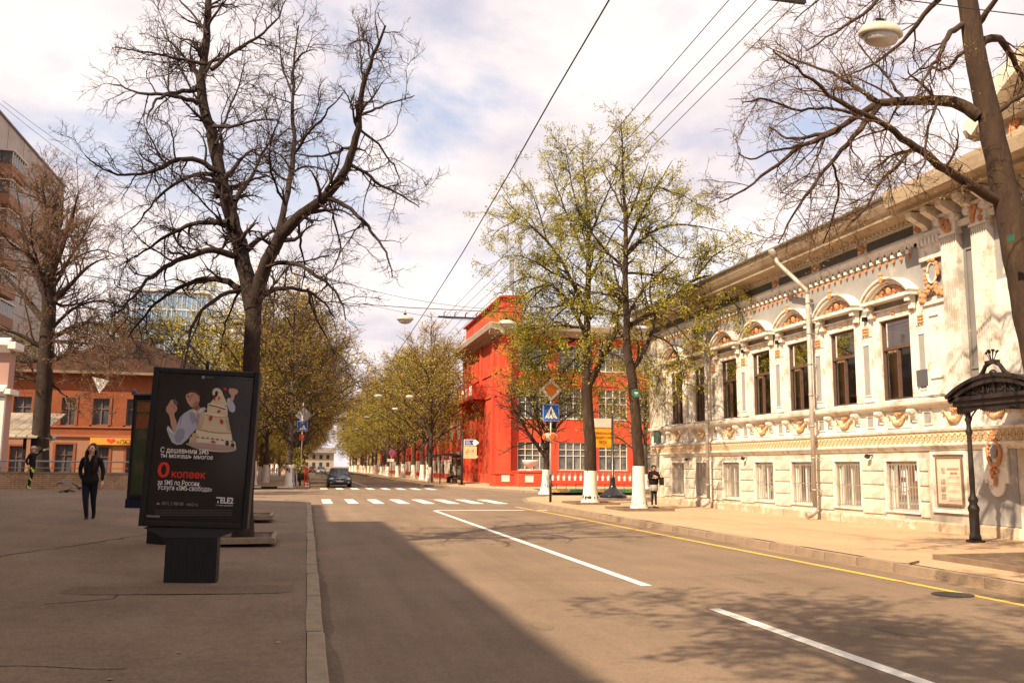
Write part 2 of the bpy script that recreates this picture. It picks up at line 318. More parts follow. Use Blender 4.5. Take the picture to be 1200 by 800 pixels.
# ------------------------------------------------------------------ road markings
def quads(name, rects, m, z):
    for r in rects:
        mb = MB(); mb.add([(x, y, z) for x, y in r], [(0, 1, 2, 3)]); struct(name, mb, m)
def rc(x0, x1, y0, y1): return [(x0, y0), (x1, y0), (x1, y1), (x0, y1)]
quads('lane_line', [rc(4.6, 4.75, -1, 9.95), rc(4.57, 4.72, 12, 33.4), rc(4.58, 4.7, 72, 96), rc(4.58, 4.7, 100, 130), rc(4.58, 4.7, 140, 240)], MARK, .004)
quads('stop_line', [rc(4.72, 9.0, 33.4, 33.75)], MARK, .005)
quads('zebra_stripe', [rc(.72+i*1.08, 1.14+i*1.08+.02*i, 39.6, 44.6) for i in range(8)], MARK, .004)
quads('zebra_stripe', [rc(.95+i*1.08, 1.45+i*1.08, 63.4, 67.6) for i in range(8)], MARK, .004)
quads('yellow_kerb_line', [rc(8.52, 8.64, -5, 30), [(8.52, 30), (8.64, 30), (8.5, 36.5), (8.36, 36.5)]], YELL, .004)
mb = MB(); mb.lathe([(.26, 0), (.26, .008), (.23, .012)], (8.35, 10.55, .002), 20); mb.build('manhole_cover', mat('cast_iron_cover', (.04, .035, .03), .7, .2, 9, .5, 60), None, (8.35, 10.55, 0), label='dark round manhole cover on the road against the yellow line', cat='manhole cover')
# tree pits with frame stones on the left pavement
def pit(cx, cy, z, sx, sy, name='tree_pit', m=KERB):
    r = thing(name, None, None, (cx, cy, z)); r['kind'] = 'structure'
    mb = MB(); rnd = random.Random(int(cx*100+cy*10)); k = 9
    vs = [(-sx/2+sx*i/k, -sy/2+sy*j/k, .03+rnd.uniform(0, .05)*(1 if 0 < i < k and 0 < j < k else 0)) for j in range(k+1) for i in range(k+1)]
    mb.add(vs, [(j*(k+1)+i, j*(k+1)+i+1, (j+1)*(k+1)+i+1, (j+1)*(k+1)+i) for j in range(k) for i in range(k)], True); put('soil', mb.mesh('soil', SOIL), r)
    for a in (((-sx/2-.05), -sy/2-.05, sx/2+.05, -sy/2-.05), (-sx/2-.05, sy/2+.05, sx/2+.05, sy/2+.05), (-sx/2-.05, -sy/2-.05, -sx/2-.05, sy/2+.05), (sx/2+.05, -sy/2-.05, sx/2+.05, sy/2+.05)):
        mb = MB(); mb.bar((a[0], a[1], .03), (a[2], a[3], .03+rnd.uniform(-.01, .02)), .09, .1); put('edging_stone', mb.mesh('edging_stone', m), r)
    return r
pit(-1.25, 17.75, .22, 1.3, 1.5); pit(-1.55, 24.6, .26, 1.3, 1.4)
for x, y in ((11.49, 35.96), (11.65, 30.78), (11.2, 12.4)): pit(x, y, .15, 1.7, 1.9, m=mat('pit_edging', (.2, .14, .095), .95, .2, 5))
# patched strip and cracks on the left pavement
mb = MB(); rnd = random.Random(5); P = []
for i in range(26):
    a = 2*PI*i/26; P.append((-1.35+1.25*math.copysign(abs(math.cos(a))**.22, math.cos(a))+rnd.uniform(-.03, .03), 11.25+.36*math.copysign(abs(math.sin(a))**.3, math.sin(a))+rnd.uniform(-.02, .02)))
mb.add([(x, y, zleft(x, y)+.005) for x, y in P], [list(range(26))]); struct('asphalt_patch', mb, asphalt('asphalt_patch', (.155, .108, .074), .42, .25, .06, (.10, .07, .05)))
def crack(pts, w, z, seed):
    rnd = random.Random(seed); q = []
    for (a, b) in zip(pts, pts[1:]):
        n = max(2, int(math.hypot(b[0]-a[0], b[1]-a[1])/.25))
        for i in range(n): q.append((a[0]+(b[0]-a[0])*i/n+rnd.uniform(-.04, .04), a[1]+(b[1]-a[1])*i/n+rnd.uniform(-.04, .04)))
    q.append(pts[-1]); mb = MB(); vs = []
    for i, p in enumerate(q):
        n = q[min(i+1, len(q)-1)]; m_ = q[max(i-1, 0)]; d = Vector((n[0]-m_[0], n[1]-m_[1])).normalized(); ww = w*rnd.uniform(.3, 1.2)
        for s in (-1, 1): x, y = p[0]-d.y*ww*s, p[1]+d.x*ww*s; vs.append((x, y, (zleft(x, y)+.004) if z is None else z))
    mb.add(vs, [(2*i, 2*i+1, 2*i+3, 2*i+2) for i in range(len(q)-1)]); struct('asphalt_crack', mb, mat('crack_dark', (.06, .043, .033), 1, .3, 9))
crack([(-6.2, 8.6), (-4.6, 13.2), (-3.6, 16.4), (-3.0, 19)], .03, None, 1); crack([(-2.6, 10.2), (-2.0, 10.6), (-2.0, 11.4)], .022, None, 2)
crack([(-4, 7.2), (-2.5, 7.4), (-1.2, 7.1)], .008, None, 3); crack([(1.2, 13.2), (4.6, 12.6), (8.4, 13.4)], .005, .003, 4); crack([(4.8, 9.5), (6.5, 8.6), (9.1, 9.2)], .004, .003, 5)
crack([(1, 47), (3.6, 50), (6.1, 47.5)], .04, .003, 6)
mb = MB(); mb.bar((9.1+.2, 12.7, .17), (9.45+.2, 12.95, .175), .03, .02); mb.bar((9.4, 12.78, .17), (9.52, 12.76, .18), .02); mb.build('fallen_twig', TWIG, None, (9.4, 12.8, .15), label='small dark broken twig lying on the sandy pavement near the kerb', cat='twig')
# litter and dry leaf specks, uncountable
rnd = random.Random(9); mb = MB()
for i in range(420):
    if i % 3: x, y = rnd.uniform(9.5, 14.9), rnd.uniform(9, 46); z = .153
    else: x, y = rnd.uniform(-6, 0), rnd.uniform(5, 30); z = zleft(x, y)+.006
    s = rnd.uniform(.008, .03); a = rnd.uniform(0, 6.3); vs = [(x+s*math.cos(a+k*1.57), y+s*math.sin(a+k*1.57), z+rnd.uniform(0, .008)) for k in range(4)]; mb.add(vs, [(0, 1, 2, 3)])
mb.build('litter', mat('litter', (.3, .22, .15), 1, .5, 12), kind='stuff')

def ragged(name, x0, sgn, ya, yb, w, m, seed):
    rnd = random.Random(seed); mb = MB(); y = ya; vs = []; ww = w
    while y < yb:
        ww = max(.04, min(w*2, ww+rnd.uniform(-.06, .06))); vs += [(x0, y, .0025), (x0+sgn*ww, y+rnd.uniform(-.1, .1), .0025)]; y += rnd.uniform(.25, .5)
    mb.add(vs, [(2*i, 2*i+1, 2*i+3, 2*i+2) for i in range(len(vs)//2-1)]); struct(name, mb, m)
GD = asphalt('gutter_dust', (.26, .185, .115), .3, .25, .1, (.14, .1, .07)); GD2 = asphalt('gutter_grime', (.14, .10, .068), .35, .3, .1, (.07, .05, .035))
ragged('gutter_dust', 9.24, -1, 3, 36, .28, GD, 1); ragged('gutter_grime', .2, 1, 3, 38, .07, GD2, 2)
def blot(cx, cy, rx, ry, seed, m, name, z=.003):
    rnd = random.Random(seed); n = 22; P = []; k = 1
    for i in range(n): k = max(.6, min(1.3, k+rnd.uniform(-.18, .18))); a = 2*PI*i/n; P.append((cx+rx*k*math.cos(a), cy+ry*k*math.sin(a)))
    mb = MB(); mb.add([(x, y, z if x > .2 else zleft(x, y)+.005) for x, y in P], [list(range(n))]); struct(name, mb, m)
OIL = asphalt('oil_stain', (.165, .119, .081), .3, .2, .1, (.09, .065, .05))
for i, (x, y, a, b) in enumerate(((2.5, 17, .16, .5), (3.0, 25.5, .12, .5), (6.4, 12.5, .14, .6), (7.1, 19.5, .1, .3), (6.3, 29, .2, .9), (2.4, 9.2, .1, .22), (5.9, 8.3, .16, .3))): blot(x, y, a, b, i+5, OIL, 'oil_stain')
RP = asphalt('repair_patch', (.15, .108, .073), .3, .12, .05, (.12, .085, .06))
# ================================================================== the white mansion
FX = 15.2; Y0, Y1 = 4.0, 38.4          # street front plane and its two ends
CREAM = mat('cream_stucco', (.66, .60, .50), .9, .09, 1.6, .5, 45, c2=(.48, .38, .27), c2pos=.58, c2w=.08, c2scale=.9, c3=(.33, .29, .25), c3pos=.56, c3scale=.36)
TRIM = mat('white_trim', (.77, .73, .66), .85, .08, 4, .4, 50, c2=(.52, .41, .29), c2pos=.58, c2w=.06, c2scale=2.6, c3=(.42, .37, .32), c3pos=.6, c3scale=.5)
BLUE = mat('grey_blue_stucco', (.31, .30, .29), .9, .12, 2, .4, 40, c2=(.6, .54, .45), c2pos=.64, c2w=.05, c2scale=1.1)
PLINTH = mat('stone_plinth', (.46, .36, .25), .95, .2, 2.5, .9, 30, c2=(.62, .52, .4), c2pos=.56, c2w=.04, c2scale=2.2)
SLATE = mat('dark_frieze', (.11, .115, .11), .8, .2, 3, c2=(.3, .28, .25), c2pos=.66, c2scale=3)
SOFF = mat('painted_soffit', (.42, .33, .23), .9, .15, 2, .3, 30, stretch=(1, .4, 1), c2=(.3, .22, .14), c2pos=.58, c2scale=2)
ROOFM = mat('roof_metal', (.17, .14, .12), .6, .2, 2, metal=.2)
WOOD = mat('window_wood', (.11, .065, .048), .6, .25, 8, .3, 40)
BARS = mat('grille_paint', (.30, .265, .225), .6, .12, 8)
CURT = mat('curtain', (.42, .35, .20), .9, .2, 2, stretch=(1, 6, .1)); CURTR = mat('curtain_red', (.40, .19, .07), .9, .25, 2, stretch=(1, 6, .1))
BLIND = mat('room_blind', (.085, .072, .066), .9, .15, 3, stretch=(1, 8, .1))
man = thing('white_mansion', 'ornate pale stucco mansion with orange ornaments along the right-hand pavement', 'mansion', (FX, 21, .15))
def fp(u, z, d): return (FX+d, u, z)
WY = [20.87+2.44*i for i in range(7)]
holes_lo = [(y-.64, y+.64, .57, 1.86) for y in WY]+[(15.0, 16.4, .3, 2.6)]+[(y-.6, y+.6, .57, 1.86) for y in (12.2, 9.8, 7.4)]
holes_up = [(y-.64, y+.64, 3.47, 5.66) for y in WY]+[(y-.6, y+.6, 3.47, 5.8) for y in (15.7, 13.6, 11.2, 8.8, 6.4)]
mb = MB(); pierced(mb, fp, Y0, Y1, .1, 2.24, holes_lo, .32); mb.build('lower_wall', CREAM, man)
mb = MB(); pierced(mb, fp, Y0, Y1, 2.24, 5.95, holes_up, .3); mb.build('upper_wall', TRIM, man)
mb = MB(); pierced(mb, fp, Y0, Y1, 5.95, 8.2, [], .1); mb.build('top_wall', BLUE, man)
mb = MB(); mb.box(FX+.33, FX+14, Y0+.01, Y1-.001, .1, 8.2); mb.build('building_mass', ROOM, man)
mb = MB(); mb.box(FX+.001, FX+14, Y1-.0, Y1+.32, .1, 8.2); mb.build('end_wall', CREAM, man)
mb = MB(); mb.box(FX, FX+14, Y0-.3, Y0-.002, .1, 8.2); mb.build('end_wall', CREAM, man)
# plinth of separate uneven stones
rnd = random.Random(4); y = Y0
while y < Y1-.05:
    w = min(rnd.uniform(1.1, 1.9), Y1-y); mb = MB(); t = rnd.uniform(.06, .10); h = rnd.uniform(.37, .41); b_ = .025
    if not 15.0 < y+w/2 < 16.4: mb.prism([(0, .1), (-t-rnd.uniform(.0, .03), .1), (-t, h-.04), (-t+.03, h), (0, h)], lambda u, v, d: (FX+u, d, v), y+.008, y+w-.008); mb.build('plinth_stone', PLINTH, man)
    y += w
# rusticated blocks between the lower windows
blk = {}
piers = []
ys_ = sorted([(h[0], h[1]) for h in holes_lo]); prev = Y0
for a, b in ys_+[(Y1, Y1)]:
    if a-prev > .3: piers.append((prev, a))
    prev = b
for a, b in piers:
    if 17 < (a+b)/2 < 19.9 and b > 19: b_lim = (19.95, 20.27); a = 19.75
    w = b-a-.16
    if 10.5 < a < 20 and b < 20 : continue
    for z0, z1 in ((.45, .83), (.86, 1.21), (1.24, 1.58), (1.61, 1.93)):
        key = (round(w, 2), z0)
        if key not in blk:
            mb = MB(); c = .02; mb.prism([(0, 0), (-.035, c), (-.035, z1-z0-c), (0, z1-z0)], lambda u, v, d: (u, d, v), 0, w); blk[key] = mb.mesh('rustic_block', CREAM)
        put('rustic_block', blk[key], man, (0, a+.08-21, z0-.15))
# ---- lower windows: deep opening, frame, panes, white bars
lowp = MB(); lw_frame = MB()
def lower_window(y, notices=False):
    w = MB()
    for a in (-.64, .57): w.box(.12, .2, a, a+.07, .57, 1.86)
    w.box(.12, .2, -.57, .57, .57, .64); w.box(.12, .2, -.57, .57, 1.79, 1.86); w.box(.125, .195, -.03, .03, .64, 1.79)
    key = 'low'
    if key not in blk: blk[key] = w.mesh('window_frame', WHITE)
    f = put('barred_window', blk[key], man, (0, y-21, -.15))
    if 'lowg' not in blk:
        g1 = MB(); g1.add([(.16, -.57, .64), (.16, .57, .64), (.16, .57, 1.79), (.16, -.57, 1.79)], [(0, 1, 2, 3)]); blk['lowg'] = g1.mesh('pane', GLASS)
        c = MB(); rr = random.Random(3); n = 14
        for i in range(n):
            a = -.56+i*.08; c.add([(.26, a, .6), (.29, a+.05, .6), (.29, a+.05, 1.84), (.26, a, 1.84)], [(0, 1, 2, 3)])
        blk['lowc'] = c.mesh('blind', BLIND)
        b = MB()
        for i in range(11): yy = -.58+i*.116; b.box(.02, .036, yy-.009, yy+.009, .6, 1.83)
        for zz in (.64, 1.2, 1.78): b.box(.038, .05, -.635, .635, zz-.012, zz+.012)
        blk['lowb'] = b.mesh('grille', BARS)
        s = MB(); s.box(-.05, .11, -.7, .7, .53, .568); s.box(-.03, .0, -.72, -.645, .575, 1.87); s.box(-.03, 0, .645, .72, .575, 1.87); s.box(-.03, 0, -.72, .72, 1.87, 1.94); blk['lows'] = s.mesh('window_surround', TRIM)
    put('pane', blk['lowg'], f); put('blind', blk['lowc'], f); put('grille', blk['lowb'], f); put('window_surround', blk['lows'], f)
    if notices:
        for a, b_, z0, z1 in ((.02, .24, 1.45, 1.7), (.02, .24, 1.0, 1.32), (-.5, -.3, 1.36, 1.62)):
            n = MB(); n.add([(.155, a, z0), (.155, b_, z0), (.155, b_, z1), (.155, a, z1)], [(0, 1, 2, 3)]); put('paper_notice', n.mesh('paper_notice', mat('notice_paper', (.75, .76, .78), .8, .04)), f)
for i, y in enumerate(WY): lower_window(y, i == 0)
for y in (12.2, 9.8, 7.4): lower_window(y)
# ---- upper windows
def proto_upper():
    w = MB()
    for a in (-.64, .58): w.box(.05, .15, a, a+.06, 3.47, 5.66)
    w.box(.05, .15, -.58, .58, 3.47, 3.53); w.box(.05, .15, -.58, .58, 5.6, 5.66); w.box(.03, .16, -.58, .58, 4.84, 4.92); w.box(.04, .15, -.03, .03, 3.53, 4.84)
    for a in (-.58, .03): w.box(.07, .13, a, a+.035, 3.53, 4.84); w.box(.07, .13, a+.515, a+.55, 3.53, 4.84)
    blk['upw'] = w.mesh('window_frame', WOOD)
    for k, (a, b, c, d) in enumerate(((-.545, -.03, 3.53, 4.84), (.03, .545, 3.53, 4.84), (-.58, .58, 4.92, 5.6))):
        g1 = MB(); g1.add([(.1, a, c), (.1, b, c), (.1, b, d), (.1, a, d)], [(0, 1, 2, 3)]); blk['upg%d' % k] = g1.mesh('pane', GLASS)
    c = MB(); rr = random.Random(8)
    for side in (-1, 1):
        c.m = 0 if side < 0 else 1
        for i in range(5):
            y0 = side*(.6-i*.075); c.add([(.24+.03*(i % 2), y0, 3.5), (.27-.03*(i % 2), y0-side*.075, 3.5), (.27-.03*(i % 2), y0-side*.075, 5.62), (.24+.03*(i % 2), y0, 5.62)], [(0, 1, 2, 3)])
    blk['upc'] = c.mesh('curtain', [CURT, CURTR])
    s = MB()
    for sd in (-1, 1):   # flat pilaster frame, stepped
        s.box(-.035, 0, sd*.645, sd*.88, 3.5, 5.9); s.box(-.055, -.035, sd*.68, sd*.71, 3.6, 5.66); s.box(-.055, -.035, sd*.82, sd*.85, 3.6, 5.66)
        s.box(-.26, -.05, sd*.78, sd*.96, 5.98, 6.12); s.box(-.16, -.05, sd*.8, sd*.94, 5.78, 5.98)
    s.box(-.04, 0, -.64, .64, 5.662, 5.7); s.box(-.03, 0, -.64, .64, 5.7, 5.92)
    s.box(-.09, 0, -.86, .86, 5.92, 5.96)
    s.box(-.12, .05, -.68, .68, 3.43, 3.469)
    blk['ups'] = s.mesh('window_surround', TRIM)
    p = MB()     # segmental pediment
    p.box(-.32, 0, -1.06, 1.06, 6.12, 6.17); p.box(-.27, 0, -1.0, 1.0, 6.17, 6.22)
    R = 1.35; zc = 6.75-R; a0 = math.asin(1.04/R)
    for ri, ro, dep in ((R-.05, R, .34), (R-.13, R-.05, .28), (R-.18, R-.13, .2)):
        n = 18; pl = [(ro*math.sin(-a0+2*a0*i/n), zc+ro*math.cos(-a0+2*a0*i/n)) for i in range(n+1)]+[(ri*math.sin(a0-2*a0*i/n), zc+ri*math.cos(a0-2*a0*i/n)) for i in range(n+1)]
        pl = [(u, max(v, 6.222)) for u, v in pl]
        for i in range(n):
            q = [pl[i], pl[i+1], pl[2*n+1-i-1], pl[2*n+1-i]]
            vs = [(-dep, u, v) for u, v in q]+[(0, u, v) for u, v in q]; p.add(vs, [(0, 1, 2, 3), (4, 5, 6, 7), (0, 1, 5, 4), (1, 2, 6, 5), (2, 3, 7, 6), (3, 0, 4, 7)])
    n = 16; rt = R-.19; pl = [(rt*math.sin(-a0+.12+2*(a0-.12)*i/n), max(6.222, zc+rt*math.cos(-a0+.12+2*(a0-.12)*i/n))) for i in range(n+1)]
    p.add([(-.06, u, v) for u, v in pl], [list(range(n+1))]); blk['upp'] = p.mesh('pediment', TRIM)
    o = MB(); rr = random.Random(5)   # scrollwork in the pediment
    for i in range(34):
        t = rr.uniform(-1, 1); u = t*.62; hh = .30*(1-t*t)**.8; v = 6.25+rr.uniform(.0, 1)*hh; r_ = rr.uniform(.035, .07)
        o.ball((-.09, u, v), (.06, r_, r_), 6, 4)
    o.ball((-.12, 0, 6.4), (.09, .09, .12), 8, 6); o.ball((-.36, 0, 6.68), (.06, .07, .12), 8, 5); o.ball((-.36, 0, 6.82), (.05, .1, .05), 8, 5)
    for sd in (-1, 1):
        o.tube([(-.1, sd*.1, 6.3), (-.11, sd*.25, 6.42), (-.1, sd*.42, 6.36), (-.1, sd*.58, 6.28)], [.05, .045, .035, .02], 6)
    blk['upo'] = o.mesh('pediment_ornament', ORNA); o = MB(); o.ball((0, 0, 0), (.05, .055, .07), 8, 5); blk['ros'] = o.mesh('lintel_rosette', ORNA)
    o = MB()
    for u in (-.05, 0, .05): o.ball((0, u, 0), (.03, .03, .05), 6, 4)
    blk['tri'] = o.mesh('lintel_relief', ORNA)
proto_upper()
def upper_window(y, full=True, mirror=False):
    f = put('sash_window', blk['upw'], man, (0, y-21, -.15))
    for k in range(3): put('pane', blk['upg%d' % k], f)
    put('curtain', blk['upc'], f); put('window_surround', blk['ups'], f)
    if full: put('pediment', blk['upp'], f); put('pediment_ornament', blk['upo'], f)
    for sd in (-1, 1): put('lintel_rosette', blk['ros'], f, (-.06, sd*.76, 5.8))
    put('lintel_relief', blk['tri'], f, (-.045, 0, 5.8))
for y in WY: upper_window(y)
for y in (15.7, 13.6, 11.2, 8.8, 6.4): upper_window(y, False)
# ---- panels between the upper windows
def panel_proto():
    s = MB(); s.box(-.045, 0, -.24, .24, 3.5, 5.28); s.box(-.045, 0, -.24, .24, 5.31, 5.62)
    for a, b, c, d in ((-.17, -.14, 3.65, 5.1), (.14, .17, 3.65, 5.1), (-.14, .14, 3.65, 3.68), (-.14, .14, 5.07, 5.1)): s.box(-.07, -.045, a, b, c, d)
    blk['pp'] = s.mesh('wall_panel', TRIM)
    s = MB(); s.box(-.052, -.045, -.14, .14, 3.68, 5.07); blk['pi'] = s.mesh('panel_inlay', BLUE)
    s = MB(); rr = random.Random(2)
    for i in range(9): s.ball((-.06, -.1+.1*(i % 3), 5.38+.08*(i//3)), (.035, .05, .04), 6, 4)
    blk['po'] = s.mesh('panel_ornament', ORNA)
panel_proto()
for i in range(8):
    y = WY[0]-1.22+2.44*i
    if i == 0: y += .08
    p = put('wall_panel', blk['pp'], man, (0, y-21, -.15)); put('panel_inlay', blk['pi'], p); put('panel_ornament', blk['po'], p)
# ---- string courses and the ornamented band between the floors
def course(name, prof, m, y0=Y0, y1=Y1): mb = MB(); mb.sweep([(FX+x, z) for x, z in prof], y0, y1); return mb.build(name, m, man)
course('lower_cornice', [(0, 2.12), (-.05, 2.14), (-.07, 2.2), (-.13, 2.24), (-.13, 2.29), (0, 2.29)], TRIM)
course('lattice_band', [(0, 2.292), (-.08, 2.292), (-.08, 2.58), (0, 2.58)], mat('cream_band', (.68, .58, .42), .9, .1, 4))
course('band_ledge', [(0, 2.582), (-.12, 2.582), (-.14, 2.64), (-.05, 2.66), (-.05, 2.70), (0, 2.70)], TRIM)
course('sill_cornice', [(0, 3.2), (-.06, 3.2), (-.08, 3.26), (-.2, 3.3), (-.22, 3.38), (-.16, 3.41), (0, 3.43)], TRIM)
mb = MB(); y = Y0+.1
while y < Y1-.1:                       # interlaced chain relief, hundreds of links a few pixels wide
    for s_ in (-1, 1): mb.bar((FX-.09, y, 2.435-s_*.1), (FX-.09, y+.18, 2.435+s_*.1), .025, .035)
    mb.box(FX-.1, FX-.08, y-.02, y+.02, 2.4, 2.47); y += .2
mb.build('chain_relief', mat('pale_orange_relief', (.64, .44, .27), .9, .15, 6), man, kind='stuff')
s = MB(); s.box(-.03, 0, -.06, .06, 2.7, 2.86); s.box(-.07, 0, -.07, .07, 2.86, 2.9)
s.prism([(0, 2.9), (-.07, 2.92), (-.1, 3.0), (-.2, 3.06), (-.24, 3.12), (-.22, 3.19), (-.1, 3.2), (0, 3.2)], lambda u, v, d: (u, d, v), -.085, .085); s.tube([(-.17, -.1, 3.13), (-.17, .1, 3.13)], .065, 10)
blk['con'] = s.mesh('console_bracket', TRIM)
s = MB(); s.box(-.03, 0, -.5, .5, 2.73, 2.76); s.box(-.03, 0, -.5, .5, 3.12, 3.15); s.box(-.03, 0, -.5, -.47, 2.76, 3.12); s.box(-.03, 0, .47, .5, 2.76, 3.12)
blk['bfr'] = s.mesh('band_frame', TRIM)
s = MB(); n = 12; pts = [(-.06, -.31+.62*i/n, 3.06-.2*math.sin(PI*i/n)) for i in range(n+1)]; s.tube(pts, [.02+.055*math.sin(PI*i/n) for i in range(n+1)], 8)
blk['gar'] = s.mesh('garland', mat('cream_garland', (.72, .56, .34), .9, .15, 8, .5, 40, c2=(.66, .3, .12), c2pos=.52, c2scale=9))
s = MB(); rr = random.Random(6)
for i in range(10): s.ball((-.06, rr.uniform(-.13, .13), 3.06+rr.uniform(-.02, .07)), (.04, .04, .035), 6, 4)
for u in (-.36, .36): s.ball((-.06, u, 3.05), (.045, .05, .05), 6, 4)
s.ball((-.1, 0, 2.86), (.04, .06, .03), 6, 4); blk['gro'] = s.mesh('garland_ornament', ORNA)
s = MB(); s.box(-.015, 0, -.14, .14, 2.8, 3.08); blk['sqp'] = s.mesh('square_inset', BLUE)
s = MB()
for a, b, c, d in ((-.17, -.14, 2.77, 3.11), (.14, .17, 2.77, 3.11), (-.14, .14, 2.77, 2.8), (-.14, .14, 3.08, 3.11)): s.box(-.035, 0, a, b, c, d)
blk['sqf'] = s.mesh('inset_frame', TRIM)
for i, y in enumerate(WY):
    for s_ in (-1, 1): put('console_bracket', blk['con'], man, (0, y+s_*.68-21, -.15))
    f = put('band_frame', blk['bfr'], man, (0, y-21, -.15)); put('garland', blk['gar'], f); put('garland_ornament', blk['gro'], f)
    f = put('inset_frame', blk['sqf'], man, (0, y-1.22-21+(.08 if i == 0 else 0), -.15)); put('square_inset', blk['sqp'], f)
for y in (18.75, 17.4, 13.8, 12.2, 10.6, 9, 7.4): put('garland', blk['gar'], man, (0, y-21, -.15)); put('garland_ornament', blk['gro'], man, (0, y-21, -.15))
# ---- arcade, frieze, cornice
mb = MB(); mo = MB(); y = 19.95
while y < Y1-.1:
    n = 6
    for i in range(n):
        a0, a1 = PI*i/n, PI*(i+1)/n
        q = [(y+.085*math.cos(a0), 7.34+.085*math.sin(a0)), (y+.085*math.cos(a1), 7.34+.085*math.sin(a1)), (y+.165*(math.cos(a1)), 7.46), (y+.165*(math.cos(a0)), 7.46)]
        mb.add([(FX-.09, u, v) for u, v in q]+[(FX, u, v) for u, v in q], [(0, 1, 2, 3), (0, 1, 5, 4), (4, 5, 6, 7)])
    mb.box(FX-.1, FX, y+.1, y+.21, 7.26, 7.36); mo.prism([(-.045, 7.259), (.045, 7.259), (.03, 7.16), (0, 7.12), (-.03, 7.16)], lambda u, v, d: (d, y+.155+u, v), FX-.07, FX); y += .31
mb.build('arcade_frieze', TRIM, man); mo.build('arcade_drops', ORNA, man, kind='stuff')
course('architrave', [(0, 7.46), (-.1, 7.46), (-.12, 7.52), (-.15, 7.56), (-.15, 7.6), (0, 7.62)], TRIM)
course('frieze_board', [(0, 7.62), (-.04, 7.62), (-.04, 8.02), (0, 8.02)], TRIM)
for y0 in [19.65+2.44*i for i in range(8)]:
    mb = MB(); mb.box(FX-.05, FX-.04, y0+.22, y0+2.22, 7.7, 7.94); mb.build('frieze_panel', SLATE, man)
    mb = MB(); mb.ball((FX-.06, y0, 7.82), (.05, .12, .12), 10, 6)
    for sg in (-1, 1): mb.ball((FX-.05, y0+sg*.15, 7.82), (.03, .06, .04), 6, 4)
    mb.build('rosette', ORNA, man)
mb = MB(); y = Y0+.1
while y < Y1-.1: mb.box(FX-.16, FX-.04, y, y+.09, 8.02, 8.1); y += .18
mb.build('dentil_row', TRIM, man, kind='stuff')
course('soffit', [(0, 8.1), (-.2, 8.1), (-.62, 8.13), (-.62, 8.2), (0, 8.2)], SOFF)
course('cornice', [(-.62, 8.1), (-.72, 8.1), (-.74, 8.2), (-.82, 8.26), (-.92, 8.42), (-.95, 8.5), (-.95, 8.56), (-.6, 8.58), (-.6, 8.13)], mat('cornice_paint', (.44, .36, .26), .9, .12, 2, .4, 30, stretch=(1, .5, 1), c2=(.3, .22, .14), c2pos=.56, c2scale=1.8))
mb = MB(); mb.prism([(-.97, 8.562), (14.2, 8.562), (7, 10.6)], lambda u, v, d: (FX+u, d, v), Y0-.4, Y1+.6); mb.build('roof', ROOFM, man)
mb = MB(); mb.tube([(FX-.99, Y0-.4, 8.6), (FX-.99, Y1+.6, 8.6)], .05, 8); mb.build('gutter', GREYM, man)
# ---- drainpipes
PIPE = mat('galvanised_pipe', (.42, .38, .34), .6, .22, 3, .2, 20, metal=.25, stretch=(1, 1, .5), c2=(.3, .22, .17), c2pos=.6, c2scale=3)
for y in (24.6, 32.0):
    mb = MB(); px = FX-.3
    mb.tube([(px, y, .5), (px, y, 7.0)], .07, 12)
    for z in [1.0+i*.95 for i in range(7)]: mb.tube([(px, y, z), (px, y, z+.05)], .082, 12); mb.box(px, FX, y-.015, y+.015, z+.01, z+.04)
    mb.tube([(px, y, 7.0), (px, y+.05, 7.15), (FX-.85, y+.75, 8.12), (FX-.9, y+.82, 8.3)], [.075, .07, .07, .07], 12)
    mb.lathe([(.09, 0), (.17, .2), (.17, .26)], (FX-.93, y+.84, 8.3), 12)
    mb.tube([(px, y, .5), (px-.02, y, .38), (px-.16, y+.02, .28), (px-.28, y+.03, .27)], [.085, .09, .09, .095], 12)
    mb.build('drainpipe', PIPE, man)
# ---- small floodlights on the wall
for y in (22.1, 29.4, 34.3):
    for z in (2.0,): mb = MB(); mb.box(FX-.16, FX, y-.02, y+.02, z+.02, z+.05); mb.obox((FX-.17, y, z), (.1, .12, .09), Matrix.Rotation(.5, 3, 'Y')); mb.build('floodlight', BLACK, man)
for y in (22.1, 26.95, 29.4, 34.3): mb = MB(); mb.box(FX-.12, FX, y-.05, y+.05, 5.76, 5.88); mb.build('floodlight', BLACK, man)
# ---- projecting bay with fluted pilasters
def fluted(y0, y1, x0, z0=3.45, z1=7.3, nm='fluted_pilaster'):
    mb = MB(); n = 7; w = (y1-y0)/n
    for i in range(n):
        a = y0+i*w; mb.prism([(0, a), (x0, a), (x0, a+w*.28), (x0+.05, a+w*.4), (x0+.075, a+w*.64), (x0+.05, a+w*.88), (x0, a+w), (0, a+w)], lambda u, v, d: (FX+u, v, d), z0+.28, z1)
    mb.box(FX+x0-.06, FX, y0-.04, y1+.04, z0, z0+.14); mb.box(FX+x0-.03, FX, y0-.02, y1+.02, z0+.14, z0+.28)
    mb.build(nm, TRIM, man)
    mb = MB(); mb.box(FX+x0-.03, FX, y0-.03, y1+.03, z1, z1+.06); mb.box(FX+x0-.07, FX, y0-.08, y1+.08, z1+.5, z1+.58)
    for s_ in (y0-.02, y1+.02): mb.tube([(FX+x0-.1, s_, z1+.4), (FX-.02, s_, z1+.4)], .1, 10)
    mb.box(FX+x0+.0, FX, y0, y1, z1+.06, z1+.5); mb.build('capital', TRIM, man)
    mb = MB(); rr = random.Random(int(y0*10))
    for i in range(14): mb.ball((FX+x0-.03, rr.uniform(y0+.1, y1-.1), z1+rr.uniform(.1, .48)), (.05, .06, .07), 6, 4)
    mb.build('capital_ornament', ORNA, man)
